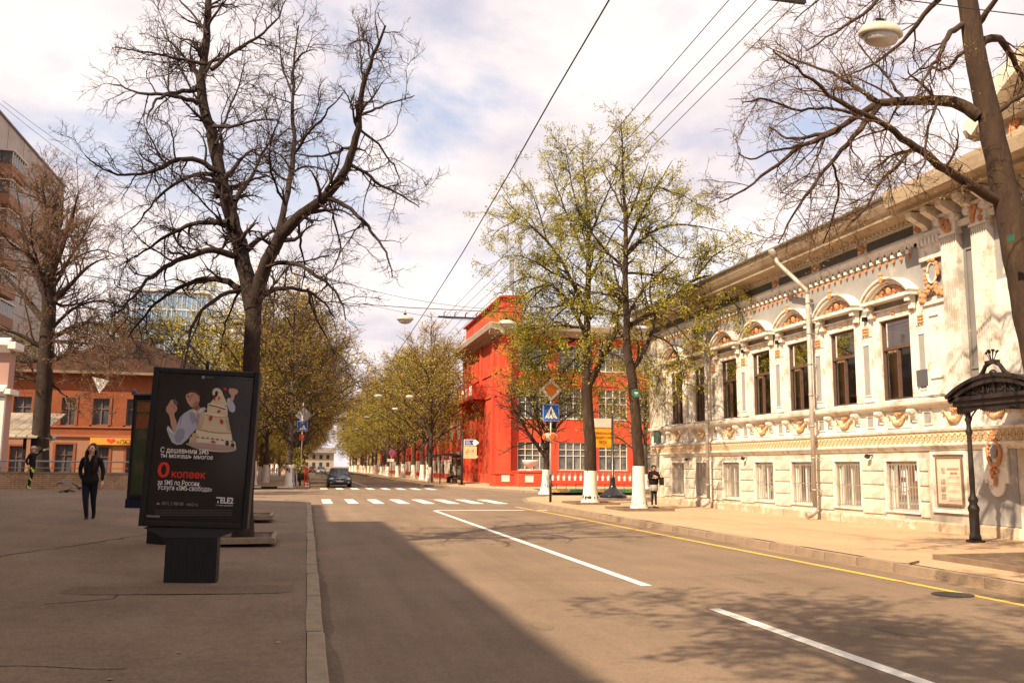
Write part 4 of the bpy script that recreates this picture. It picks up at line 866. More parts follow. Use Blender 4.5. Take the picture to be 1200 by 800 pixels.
mb = MB(); mb.box(-13.1, -8.0, OY-.2, OY-.125, 2.74, 3.18); mb.build('board', mat('sign_yellow', (.55, .27, .035), .5, .06), sg)
text('lettering', '«ЛЮБИМЫЙ»', .36, mat('sign_letter', (.12, .03, .02), .5), sg, frameM((-.35, -.215, -.03), (1, 0, 0), (0, 0, 1)), bold=.004)
mb = MB(); pts = [(-11.9, 2.84), (-12.15, 3.0), (-12.1, 3.12), (-11.97, 3.12), (-11.9, 3.05), (-11.83, 3.12), (-11.7, 3.12), (-11.65, 3.0)]; mb.prism(pts, lambda u, v, d: (u, d, v), OY-.22, OY-.202); mb.build('heart_emblem', mat('sign_red', (.7, .05, .03), .5), sg)
# second wing to the left with the metal porch roof
pr = thing('tin_canopy', 'rusty corrugated metal canopy roof at the left edge of the plaza', 'canopy', (-14.5, 49, 2.6))
for i in range(14):
    mb = MB(); x0 = -19+i*.47; mb.prism([(46.2, 2.75), (51, 4.1), (51, 4.16), (46.2, 2.81)], lambda u, v, d: (d, u, v), x0, x0+.45); mb.box(x0-.02, x0+.02, 46.2, 46.3, 2.8, 2.88); mb.build('roof_sheet', mat('tin', (.33, .27, .2), .6, .3, 2, metal=.2), pr)
mb = MB()
for x in (-18.8, -16, -13.1): mb = MB(); mb.box(x, x+.12, 46.5, 46.62, .5, 2.78); mb.build('post', DARKM, pr)
pk = thing('pink_building', 'corner of a pale pink building with white cornices at the left edge', 'building', (-14, 43, .5))
PINK = mat('pink_plaster', (.42, .255, .215), .9, .07, 2); mb = MB(); mb.box(-30, -12.75, 42.4, 43.2, .4, 6.3); mb.build('wall', PINK, pk)
mb = MB(); mb.prism([(0, 6.3), (-.15, 6.35), (-.3, 6.55), (-.42, 6.6), (-.42, 6.75), (0, 6.95)], lambda u, v, d: (d, 42.4+u, v), -30, -12.75); mb.box(-12.749, -12.45, 41.98, 43.2, 6.45, 6.75)
mb.prism([(0, 4.35), (-.15, 4.4), (-.3, 4.55), (-.42, 4.6), (-.42, 4.72), (0, 4.9)], lambda u, v, d: (d, 42.4+u, v), -30, -12.75); mb.box(-12.749, -12.5, 42.0, 43.2, 4.5, 4.72); mb.build('cornice', WHITE, pk)
mb = MB()
for x in (-12.9, -14.3, -16.5): mb.box(x-.25, x+.15, 42.2, 42.4, .5, 4.35)
mb.build('pilaster', WHITE, pk)
# ---- brick retaining wall with railing
rw = thing('retaining_wall', 'low tan brick retaining wall with pipe railing behind the standing boy', 'wall', (-9, 36.2, .6))
mb = MB(); mb.box(-22, -6.05, 36.05, 36.35, .4, 1.2); mb.build('core', mat('mortar', (.22, .165, .12), .95, .1), rw)
BR = mat('tan_brick', (.50, .33, .21), .9, .35, 3.4, .5, 50)
mb = MB(); rnd = random.Random(3)
for r_ in range(8):
    z = .62+r_*.073; x = -22+(r_ % 2)*.13
    while x < -6.2: mb.box(x, x+.245, 36.03-rnd.uniform(0, .006), 36.1, z, z+.062); x += .26
mb.build('brickwork', BR, rw, kind='stuff')
mb = MB(); mb.box(-22, -6.0, 36.0, 36.4, 1.2, 1.27); mb.box(-6.35, -6.0, 35.98, 36.4, .5, 1.28); mb.build('coping', KERB, rw)
mb = MB(); mb.tube([(-22, 36.2, 1.66), (-6.1, 36.2, 1.66)], .03, 6); mb.tube([(-22, 36.2, 1.42), (-6.1, 36.2, 1.42)], .015, 5)
mb.build('rail', GREYM, rw)
for i in range(14): mb = MB(); mb.tube([(-21.6+i*1.19, 36.2, 1.27), (-21.6+i*1.19, 36.2, 1.66)], .028, 6); mb.build('rail_post', GREYM, rw)
mb = MB()
for k in range(4): mb.box(-6.3+.0, -6.18, 36.7, 36.8, .5+k*.3, .65+k*.3)
mb.box(-6.26, -6.22, 36.78, 36.8, .5, 1.6); mb.build('striped_post', LIME, None, (-6.24, 36.75, .5), label='thin red and white banded post at the end of the brick wall', cat='post')
# ---- panel tower block
PAN = mat('panel_concrete', (.44, .38, .34), .9, .08, .5, .3, 8, c2=(.34, .26, .22), c2pos=.6, c2w=.1, c2scale=.25)
pb = thing('tower_block', 'tall prefabricated panel apartment block rising behind the bare trees', 'apartment block', (-30, 90, 0))
P = lambda u, z, d: (-30-d, u, z); hs = []
for fl in range(11):
    for k in range(9):
        a = 71+k*4.9
        if k in (2, 6, 8): hs.append((a+.9, a+1.5, 3.3+fl*2.9, 4.3+fl*2.9))
mb = MB(); pierced(mb, P, 60, 114, 0, 34.6, hs, .25); mb.build('east_wall', PAN, pb)
mb = MB(); mb.box(-42, -30.26, 60.01, 113.99, 0, 34.5); mb.build('building_mass', ROOM, pb)
mb = MB(); mb.box(-42, -30, 59.8, 60, 0, 34.6); mb.box(-42, -30, 114, 114.2, 0, 34.6); mb.build('end_wall', PAN, pb)
mb = MB(); mb.box(-42.2, -29.85, 59.7, 114.3, 34.6, 34.8); mb.build('roof', ROOFM, pb)
f = MB(); f.box(-.2, -.15, 0, .6, 0, .06); f.box(-.2, -.15, 0, .6, .94, 1); f.box(-.2, -.15, 0, .06, 0, 1); f.box(-.2, -.15, .27, .33, 0, 1); f.box(-.2, -.15, .54, .6, 0, 1); blk['pbw'] = f.mesh('window', WHT)
for h in hs: put('window', blk['pbw'], pb, (0, h[0]-90, h[2]))
for fl in range(10):
    for y in (91.6,):
        mb = MB(); z = 2.9+fl*2.9; mb.box(-28.8, -30, y, y+4.2, z, z+1.0); b_ = mb.build('balcony', mat('balcony_panel', (.30, .15, .09), .8, .15, 1), pb)
        mb = MB(); mb.box(-28.9, -30, y+.1, y+4.1, z+1.0, z+2.3); mb.build('glazing', mat('house_glass', (.07,)*3), b_)
        mb = MB()
        for t in range(7): mb.box(-28.84, -28.78, y+t*.69, y+t*.69+.08, z+1.0, z+2.3)
        mb.box(-28.7, -30, y-.1, y+4.3, z+2.3, z+2.42); mb.build('frame', WHT, b_)
mb = MB()
for fl in range(11): mb.box(-30.0, -29.985, 60, 114, 2.2+fl*2.9, 2.26+fl*2.9)
for k in range(11): mb.box(-30, -29.984, 64+k*4.9, 64.06+k*4.9, 0, 34.6)
mb.build('panel_joint', mat('joint', (.2, .15, .13), .9), pb)
# ---- distant glass tower
gt = thing('glass_tower', 'distant blue glass office tower seen through bare branches', 'office tower', (-30, 206, 0))
mb = MB(); mb.box(-37.5, -22.5, 200, 214, 0, 38); mb.build('curtain_wall', mat('blue_glass', (.14, .24, .36), .12, .2, .2, spec=.9), gt)
mb = MB()
for k in range(16): mb.box(-37.6+k, -37.5+k+.05, 199.9, 199.999, 0, 38)
for k in range(13): mb.box(-37.5, -22.5, 199.85, 199.999, k*3.1, k*3.1+.35)
mb.box(-38.3, -21.9, 199.4, 214.5, 38, 38.6); mb.build('mullion_grid', mat('pale_metal', (.5, .52, .55), .4, .1), gt)
# ---- building that throws the big shadow (just out of view on the left)
SHM = mat('yellow_stucco', (.5, .38, .25), .9, .1, 1.5)
nbld = thing('corner_block', 'tall ochre street block that throws its shadow over the left pavement', 'building', (-15, 0, 0))
P = lambda u, z, d: (-13-d, u, z); hs = [(u, u+1.4, z, z+2.1) for u in [-28+k*3.2 for k in range(17)] for z in (1.2, 5.0, 8.8, 12.4)]
mb = MB(); pierced(mb, P, -32, 28.9, 0, 16.5, hs, .3); mb.build('street_wall', SHM, nbld)
mb = MB(); mb.box(-27, -13.31, -31.99, 28.85, 0, 16.49); mb.build('building_mass', ROOM, nbld)
mb = MB(); mb.box(-27, -13, 28.9, 29.1, 0, 16.5); mb.box(-27, -13, -32.2, -32, 0, 16.5); mb.build('end_wall', SHM, nbld)
mb = MB(); mb.box(-27, -13.15, -32, 16.2, 16.51, 18.5); mb.build('attic_storey', SHM, nbld)
mb = MB(); mb.box(-27, -12.9, 16.25, 29.1, 16.51, 16.6); mb.box(-27, -13, -32, 16.3, 18.5, 18.62); mb.build('roof', ROOFM, nbld)
# ---- pale building that closes the street far away
fb = thing('far_building', 'tiny pale yellow building closing the far end of the street', 'building', (2, 420, 0))
mb = MB(); mb.box(-2, 12, 430, 445, -2, 7.5); mb.build('wall', mat('far_yellow', (.30, .25, .19), .9, .1), fb)
mb = MB(); mb.prism([(428, 7.5), (447, 7.5), (437, 10)], lambda u, v, d: (d, u, v), -3, 13); mb.build('roof', ROOFM, fb)
for k in range(4):
    for z in (1.2, 4.6): mb = MB(); mb.box(-1+k*3.2, .4+k*3.2, 429.95, 429.99, z, z+1.9); mb.build('window', ROOM, fb)
# white pennant over the plaza
pn = thing('pennant', 'white triangular pennant hanging point-down from a branch before the orange house', 'pennant', (-9.6, 45, 5.4))
mb = MB(); mb.prism([(-9.97, 5.61), (-9.21, 5.44), (-9.58, 4.83)], lambda u, v, d: (u, d+.1*(v-6), v), 45, 45.03); mb.build('cloth', WHITE, pn)
mb = MB(); mb.tube([(-9.97, 44.96, 5.61), (-10.4, 45, 6.6)], .008, 4); mb.tube([(-9.21, 44.94, 5.44), (-8.9, 45.0, 6.6)], .008, 4); mb.build('string', BLACK, pn)

wfn = thing('white_fence', 'low white picket fence under the trees left of the far avenue', 'fence', (-6, 92, .15))
for i in range(9):
    mb = MB()
    for k in range(6): mb.box(-14+i*1.3+k*.2, -13.87+i*1.3+k*.2, 91.98, 92.02, .15, 1.35)
    mb.box(-14+i*1.3, -12.75+i*1.3, 92.021, 92.06, .4, .5); mb.box(-14+i*1.3, -12.75+i*1.3, 92.021, 92.06, 1.05, 1.15); mb.build('fence_panel', WHITE, wfn)
# ================================================================== trees
LEFT_TREE_LIMBS =[
 ([[-0.16,0.04,-0.11],[-0.16,0.04,1.15],[-0.16,0.04,2.44],[-0.16,0.04,3.75],[-0.18,0.04,4.39]],0.185,0.155),
 ([[-0.18,0.04,4.39],[-0.32,0.15,4.94],[-0.57,0.34,5.83],[-0.78,0.49,6.55],[-1.02,0.65,7.3],[-1.18,0.77,7.96],[-1.33,0.87,8.44],[-1.51,0.98,8.93],[-1.52,1.03,9.32],[-1.48,1.11,10.02],[-1.5,1.24,11.05],[-1.55,1.4,12.31],[-1.69,1.58,13.61]],0.17,0.03),
 ([[-0.18,0.04,4.39],[-0.02,-0.21,5.05],[0.23,-0.49,5.67],[0.61,-0.76,6.08],[1.15,-1.09,6.41],[1.37,-1.26,6.7],[1.57,-1.5,7.22],[1.66,-1.69,7.73],[1.67,-1.9,8.31],[1.87,-2.16,8.87],[2.02,-2.35,9.29]],0.15,0.02),
 ([[0.21,-0.05,5.78],[0.33,0.27,6.57],[0.42,0.59,7.4],[0.42,0.92,8.25],[0.33,1.36,9.37],[0.31,1.78,10.55],[0.37,2.02,11.28]],0.07,0.015),
 ([[-0.6,0.14,5.43],[-0.9,-0.0,5.52],[-1.33,-0.21,5.34],[-1.67,-0.4,5.11],[-2.02,-0.67,4.71],[-2.26,-0.97,4.22],[-2.48,-1.18,3.92]],0.07,0.012),
 ([[-0.44,0.1,4.79],[-0.8,0.45,5.04],[-1.19,0.8,5.11],[-1.65,1.21,4.99],[-2.2,1.74,4.76],[-2.59,2.18,4.4],[-2.88,2.54,4.07]],0.07,0.012),
 ([[-0.42,0.09,4.76],[-0.76,-0.14,4.61],[-1.08,-0.5,4.2],[-1.22,-0.78,3.83],[-1.19,-1.13,3.4],[-1.19,-1.42,3.04]],0.045,0.01),
 ([[-0.74,0.17,6.12],[-1.23,0.56,6.19],[-1.67,0.91,6.16],[-2.13,1.31,5.97],[-2.69,1.79,5.69],[-3.07,2.11,5.51]],0.06,0.01),
 ([[-1.01,0.23,7.16],[-1.33,0.14,7.33],[-1.71,0.06,7.28],[-2.07,-0.05,7.01],[-2.35,-0.12,6.84],[-2.86,-0.24,6.76],[-3.29,-0.4,7.05]],0.06,0.01),
 ([[-0.98,0.22,7.07],[-1.37,0.59,7.21],[-1.93,1.15,7.11],[-2.41,1.69,6.87],[-2.61,1.97,6.66],[-3.02,2.49,6.3]],0.05,0.01),
 ([[-1.46,0.33,8.54],[-1.72,0.17,8.57],[-2.08,-0.04,8.53],[-2.25,-0.28,8.1],[-2.24,-0.48,7.74]],0.05,0.01),
 ([[-1.51,0.34,8.84],[-1.95,0.56,8.83],[-2.39,0.79,8.81],[-2.94,1.07,9.0],[-3.35,1.28,9.17]],0.05,0.01),
 ([[-1.36,0.31,9.38],[-1.78,0.27,9.41],[-2.18,0.23,9.44],[-2.65,0.18,9.45],[-3.04,0.14,9.47]],0.04,0.008),
 ([[-1.24,0.28,9.26],[-0.83,0.42,9.77],[-0.43,0.52,10.15],[-0.03,0.65,10.64],[0.12,0.79,11.21]],0.045,0.01),
 ([[-1.14,0.26,8.07],[-0.69,-0.18,7.95],[-0.27,-0.62,7.96],[0.15,-1.05,7.83]],0.04,0.01),
 ([[-0.64,0.14,6.55],[-0.43,0.35,6.98],[-0.23,0.64,7.63],[-0.01,0.88,8.2],[0.12,1.17,8.89]],0.045,0.01),
 ([[-0.83,0.19,6.08],[-1.23,-0.23,6.39],[-1.65,-0.75,6.78],[-2.04,-1.19,7.0]],0.02,0.008),
 ([[-1.35,0.3,10.02],[-1.73,0.65,10.61],[-2.14,0.98,11.11],[-2.48,1.3,11.73]],0.03,0.008),
 ([[-1.36,0.31,10.21],[-1.05,-0.02,10.53],[-0.83,-0.3,10.86]],0.03,0.008),
 ([[-1.08,0.24,7.69],[-0.92,0.85,8.66],[-0.79,1.31,9.43],[-0.72,1.76,10.22]],0.03,0.008),
 ([[-1.27,0.29,8.31],[-1.9,1.22,9.46],[-2.46,2.16,10.8],[-2.77,2.7,11.65]],0.03,0.008),
 ([[-0.17,0.04,4.56],[0.13,0.24,4.81],[0.48,0.42,4.92],[0.85,0.6,4.92],[1.17,0.8,4.71],[1.39,0.99,4.45]],0.06,0.012),
 ([[0.12,-0.03,5.27],[0.48,-0.4,5.26],[0.81,-0.76,5.08],[1.21,-1.26,4.71],[1.44,-1.65,4.33],[1.51,-1.98,3.93]],0.05,0.012),
 ([[1.16,-0.26,6.66],[1.49,-0.52,6.43],[1.73,-0.75,6.13],[2.04,-1.06,5.74],[2.27,-1.35,5.27],[2.34,-1.58,4.82]],0.05,0.01),
 ([[1.55,-0.35,7.31],[1.89,-0.35,7.13],[2.23,-0.34,6.89],[2.57,-0.35,6.78],[2.95,-0.34,6.54]],0.04,0.01),
 ([[1.61,-0.36,7.71],[1.29,-0.0,7.67],[0.88,0.44,7.66],[0.52,0.8,7.88],[0.17,1.16,7.85]],0.035,0.01),
 ([[1.74,-0.39,8.34],[2.07,-0.66,8.44],[2.46,-0.96,8.48],[2.71,-1.16,8.53]],0.03,0.008),
 ([[1.69,-0.38,8.07],[2.04,-0.21,7.9],[2.41,0.03,7.56],[2.62,0.25,7.2]],0.03,0.008),
 ([[0.46,-0.1,7.53],[0.78,-0.6,7.9],[1.09,-0.99,8.12],[1.34,-1.38,8.36]],0.035,0.008),
 ([[0.38,-0.08,8.77],[0.12,0.24,9.43],[0.02,0.6,10.34]],0.025,0.008),
 ([[0.38,-0.09,9.4],[0.58,-0.3,9.63],[0.83,-0.49,9.54]],0.02,0.008),
 ([[1.74,-0.39,8.97],[1.7,0.02,9.88],[1.64,0.35,10.64]],0.025,0.008),
 ([[0.34,-0.08,6.47],[0.1,-0.53,6.83],[0.02,-0.96,7.19],[0.13,-1.45,7.51]],0.03,0.008),
 ([[0.6,-0.13,6.25],[0.65,0.41,5.75],[0.8,0.84,5.32],[0.64,1.28,4.95]],0.03,0.008),
 ([[-0.08,0.02,5.01],[0.16,-0.39,4.61],[0.26,-0.83,4.1],[0.24,-1.17,3.69]],0.03,0.008),
 ([[0.82,-0.18,4.8],[0.97,0.0,4.3],[1.22,0.14,3.91],[1.45,0.26,3.54]],0.03,0.008),
 ([[1.16,-0.26,6.66],[1.35,0.24,6.2],[1.48,0.74,5.7],[1.24,1.17,5.42]],0.025,0.008),
 ([[-0.32,0.07,4.93],[-0.57,0.46,4.65],[-0.8,1.01,4.12],[-0.88,1.37,3.73]],0.03,0.008),
]
RIGHT_TREE_LIMBS =[
 ([[0.6,-0.13,-0.09],[0.48,-0.11,1.37],[0.28,-0.06,2.9],[0.11,-0.03,4.33],[-0.01,0.0,5.2],[-0.1,0.02,6.02],[-0.23,0.05,7.0],[-0.34,0.08,7.76],[-0.46,0.1,8.7],[-0.54,0.12,9.49],[-0.6,0.14,10.61],[-0.63,0.14,11.92]],0.31,0.12),
 ([[-0.21,0.05,6.0],[-0.95,-0.03,6.26],[-1.44,-0.08,6.44],[-1.97,-0.16,6.75],[-2.48,-0.22,6.98],[-2.85,-0.27,7.12],[-3.47,-0.34,7.27],[-3.83,-0.4,7.48],[-4.24,-0.47,7.7],[-4.71,-0.55,7.89]],0.09,0.012),
 ([[-0.46,0.1,7.5],[-0.67,0.29,7.8],[-0.94,0.48,7.91],[-1.34,0.74,7.96],[-1.75,1.01,8.0],[-2.05,1.22,7.81],[-2.29,1.4,7.62],[-2.6,1.61,7.5],[-3.11,1.92,7.52],[-3.32,2.08,7.78]],0.11,0.012),
 ([[-2.14,0.48,7.74],[-2.38,0.83,8.18],[-2.64,1.19,8.59],[-3.0,1.57,8.89],[-3.37,1.98,9.32]],0.04,0.01),
 ([[-2.14,0.48,7.67],[-2.77,0.32,7.01],[-3.29,0.17,6.47],[-3.69,0.05,6.03],[-4.19,-0.12,5.45],[-4.58,-0.3,4.9]],0.05,0.01),
 ([[-2.8,0.63,7.27],[-3.41,0.85,6.99],[-3.96,1.06,6.56],[-4.37,1.21,6.19],[-4.75,1.35,6.01]],0.05,0.01),
 ([[-1.57,0.35,6.97],[-2.11,0.15,6.49],[-2.58,-0.03,6.1],[-3.11,-0.31,5.48],[-3.55,-0.5,5.12]],0.035,0.01),
 ([[-0.59,0.13,9.2],[-0.95,0.06,9.01],[-1.38,-0.12,8.4],[-1.78,-0.28,7.91],[-2.05,-0.4,7.54]],0.06,0.012),
 ([[-0.35,0.08,8.82],[0.04,0.14,9.12],[0.43,0.27,8.8],[0.79,0.41,8.42],[1.18,0.58,7.96]],0.08,0.02),
 ([[-0.72,0.16,9.96],[-0.9,0.5,9.72],[-1.16,1.0,9.28],[-1.53,1.52,8.9],[-1.9,1.91,8.87]],0.06,0.01),
 ([[-0.71,0.16,10.61],[-1.43,0.11,10.15],[-2.29,0.02,9.44],[-2.85,-0.06,8.91],[-3.38,-0.12,8.55],[-3.9,-0.18,8.16]],0.06,0.01),
 ([[-0.7,0.16,10.29],[-1.24,1.01,11.04],[-1.68,1.69,10.86],[-2.06,2.27,10.6],[-2.36,2.73,10.35]],0.05,0.01),
 ([[-0.29,0.06,7.45],[-0.11,-0.24,7.66],[0.06,-0.52,7.78],[0.28,-0.83,7.75]],0.05,0.01),
 ([[-0.49,0.11,8.85],[-0.5,0.54,8.73],[-0.51,0.86,8.63],[-0.58,1.21,8.95],[-0.67,1.71,8.83]],0.035,0.01),
 ([[-0.4,0.09,9.17],[-0.33,-0.36,9.49],[-0.27,-0.69,9.7]],0.06,0.02),
 ([[-1.13,0.25,7.8],[-1.69,-0.1,7.1],[-2.0,-0.5,6.42],[-2.44,-0.78,5.94]],0.03,0.01),
 ([[-1.7,0.38,7.78],[-1.68,0.84,8.42],[-1.73,1.23,8.91],[-1.75,1.56,9.4]],0.03,0.01),
 ([[-2.5,0.56,7.51],[-3.08,0.43,7.55],[-3.82,0.26,7.33],[-4.46,0.09,7.41],[-4.98,-0.05,7.23]],0.03,0.01),
 ([[-2.97,0.67,6.66],[-2.57,1.06,6.29],[-2.49,1.47,5.94],[-2.43,1.88,5.58]],0.025,0.01),
 ([[-3.46,0.78,6.96],[-4.19,0.47,6.71],[-4.73,0.2,6.35],[-5.04,0.03,6.41]],0.025,0.01),
 ([[0.0,-0.0,5.35],[0.64,0.18,5.89],[1.44,0.34,6.31]],0.06,0.02),
]
CORNER_TREE_LIMBS =[
 ([[-0.01,0.0,0.0],[-0.0,0.0,1.75],[-0.07,0.02,3.52],[-0.17,0.04,4.95],[-0.1,0.02,6.22]],0.27,0.2),
 ([[-0.1,0.02,6.22],[-0.05,0.29,8.28],[0.1,0.5,10.21],[0.18,0.73,12.19],[0.07,0.99,14.01],[0.01,1.2,15.67]],0.17,0.02),
 ([[-0.03,0.01,4.95],[0.29,-0.74,5.96],[0.46,-1.12,6.46],[0.62,-1.53,7.01]],0.14,0.11),
 ([[1.07,-0.24,7.22],[1.13,-0.64,8.55],[0.86,-0.88,9.59],[0.42,-1.1,10.61]],0.09,0.02),
 ([[-0.1,0.02,6.77],[-0.63,0.63,8.5],[-1.45,1.15,9.43],[-2.37,1.65,9.86],[-3.05,2.03,9.51],[-3.38,2.26,9.04]],0.1,0.012),
 ([[-0.13,0.03,7.87],[-1.26,-0.48,9.91],[-2.14,-0.71,10.9],[-3.22,-0.9,11.65],[-4.15,-1.12,12.53]],0.1,0.012),
 ([[-0.05,0.01,10.1],[-0.64,0.87,12.17],[-1.08,1.55,13.9],[-1.41,2.11,15.46]],0.07,0.012),
 ([[-0.05,0.01,11.22],[0.35,-0.65,12.58],[0.76,-1.26,13.74],[0.87,-1.83,15.05]],0.06,0.012),
 ([[-0.13,0.03,7.32],[-1.37,0.03,7.44],[-2.23,0.02,7.19],[-2.85,0.02,7.3],[-3.22,-0.0,7.0]],0.07,0.012),
 ([[-0.13,0.03,9.35],[0.63,0.32,10.58],[1.32,0.61,11.85],[1.99,0.79,12.73]],0.06,0.012),
 ([[-1.66,0.37,9.26],[-2.28,0.87,8.84],[-2.65,1.38,7.97],[-2.7,1.77,7.09]],0.05,0.012),
 ([[-0.13,0.03,6.58],[-1.05,0.47,6.42],[-1.72,0.8,6.25],[-2.32,1.09,6.08],[-2.79,1.34,5.72]],0.06,0.012),
 ([[-0.77,0.17,8.41],[-1.26,1.12,7.99],[-1.56,2.16,7.19],[-1.75,2.94,6.51]],0.04,0.012),
 ([[-2.93,0.66,12.14],[-3.33,0.87,11.9],[-3.78,1.08,11.7],[-4.11,1.28,11.34]],0.03,0.01),
 ([[-1.84,0.41,11.2],[-2.1,0.95,12.86],[-2.57,1.4,13.93],[-3.08,1.76,14.59]],0.04,0.01),
 ([[-0.09,0.02,8.61],[-0.57,0.58,9.25],[-0.8,1.37,10.74],[-0.83,1.99,12.06]],0.05,0.01),
 ([[-0.05,0.01,10.47],[-0.7,-0.61,12.14],[-1.23,-1.11,13.43],[-1.6,-1.64,14.7]],0.05,0.01),
 ([[-0.09,0.02,7.13],[-0.4,0.75,6.11],[-0.97,1.45,5.42],[-1.34,2.2,4.35]],0.04,0.01),
 ([[1.07,-0.24,7.22],[1.75,-0.78,6.73],[2.26,-1.38,5.78],[2.44,-1.82,4.87]],0.05,0.01),
 ([[-0.13,0.03,6.77],[-1.16,0.76,7.01],[-2.02,1.39,6.69],[-2.52,1.83,6.16],[-2.65,2.24,5.26]],0.06,0.012),
 ([[-0.13,0.03,6.95],[-1.07,1.1,6.69],[-1.77,2.06,6.03],[-1.99,2.74,5.21]],0.05,0.012),
 ([[-1.66,0.37,9.26],[-2.55,0.26,8.96],[-3.21,0.09,8.28],[-3.45,-0.18,7.39]],0.05,0.012),
 ([[-0.06,0.01,6.04],[-0.39,0.78,5.75],[-0.37,1.77,4.91],[-0.03,2.65,4.04]],0.04,0.012),
 ([[-0.77,0.17,8.41],[-1.65,1.09,8.27],[-2.33,1.76,8.5],[-2.88,2.35,8.27]],0.05,0.012),
 ([[1.07,-0.24,7.22],[0.6,0.28,6.83],[0.6,0.89,5.79],[1.21,1.31,4.92]],0.04,0.012),
 ([[-0.09,0.02,8.98],[-1.95,-0.71,9.53],[-3.3,-1.31,10.03],[-4.08,-1.6,9.85]],0.06,0.012),
]
LEAF_TREE_LIMBS =[
 ([[0.0,-0.0,0.0],[-0.01,0.0,1.73],[-0.06,0.01,3.26],[-0.23,0.05,4.81],[-0.37,0.08,5.91]],0.22,0.16),
 ([[-0.37,0.08,5.91],[-0.48,-0.08,7.63],[-0.52,-0.23,9.2],[-0.55,-0.34,10.3],[-0.66,-0.47,11.72],[-0.75,-0.58,12.98],[-0.82,-0.7,14.25]],0.14,0.012),
 ([[-0.23,0.05,4.97],[0.35,0.24,5.74],[0.7,0.41,6.42],[0.96,0.62,7.18]],0.09,0.05),
 ([[-0.4,0.09,6.55],[0.63,0.04,7.23],[1.54,0.01,7.91],[2.33,-0.02,8.6],[3.24,-0.09,8.74],[4.05,-0.14,8.51],[4.65,-0.19,8.34]],0.1,0.012),
 ([[-0.41,0.09,9.28],[0.3,-0.46,10.1],[1.1,-0.95,10.35],[1.89,-1.43,10.18],[2.66,-1.91,9.89]],0.07,0.012),
 ([[-0.4,0.09,9.61],[0.38,0.43,11.07],[1.13,0.69,12.29],[1.88,0.93,13.47]],0.07,0.012),
 ([[-0.41,0.09,8.79],[-1.3,-0.1,9.44],[-1.96,-0.31,10.11],[-2.52,-0.55,10.9]],0.06,0.012),
 ([[-0.43,0.1,10.42],[-0.07,-0.42,11.62],[0.18,-0.84,12.65]],0.05,0.01),
 ([[-0.43,0.1,10.92],[-0.8,0.63,12.22],[-1.17,1.06,13.17]],0.05,0.01),
 ([[2.12,-0.48,8.5],[2.94,-0.23,9.41],[3.53,-0.13,9.81],[4.22,-0.02,10.15]],0.04,0.01),
 ([[2.96,-0.67,8.6],[3.06,-0.97,7.81],[3.47,-1.35,7.22],[3.47,-1.57,6.63]],0.035,0.01),
 ([[0.56,-0.13,7.2],[1.09,-0.47,6.85],[1.57,-0.86,6.18],[1.79,-1.09,5.69]],0.045,0.01),
 ([[0.65,-0.15,7.04],[0.51,0.15,7.88],[0.77,0.34,8.75],[1.03,0.54,9.64]],0.05,0.01),
 ([[-0.39,0.09,7.67],[-1.01,0.59,7.89],[-1.54,1.02,8.1],[-2.13,1.52,7.84]],0.05,0.01),
 ([[-0.37,0.08,6.23],[-1.18,-0.08,6.17],[-1.63,-0.27,5.66],[-2.03,-0.51,5.01]],0.04,0.01),
 ([[0.44,-0.1,10.2],[1.03,0.12,9.71],[1.98,0.34,9.32],[2.83,0.49,9.57]],0.04,0.01),
 ([[0.77,-0.17,11.99],[1.18,-0.43,11.71],[1.71,-0.76,11.49],[2.15,-1.06,11.04]],0.03,0.01),
 ([[-0.36,0.08,7.03],[0.02,-0.68,8.02],[0.69,-1.48,8.67],[1.11,-2.04,9.19]],0.06,0.01),
 ([[0.49,-0.11,6.33],[1.28,0.02,6.13],[1.9,0.33,5.23],[2.12,0.62,4.46]],0.04,0.01),
 ([[0.65,-0.15,7.04],[0.21,0.69,7.97],[-0.14,1.16,7.71],[-0.39,1.94,6.82]],0.04,0.01),
 ([[-0.36,0.08,6.71],[0.09,-0.47,6.96],[0.74,-1.28,6.39],[0.77,-1.92,5.4]],0.04,0.01),
 ([[-0.41,0.09,8.63],[0.81,0.46,8.78],[2.21,0.9,8.45],[3.49,1.4,7.76]],0.05,0.01),
]
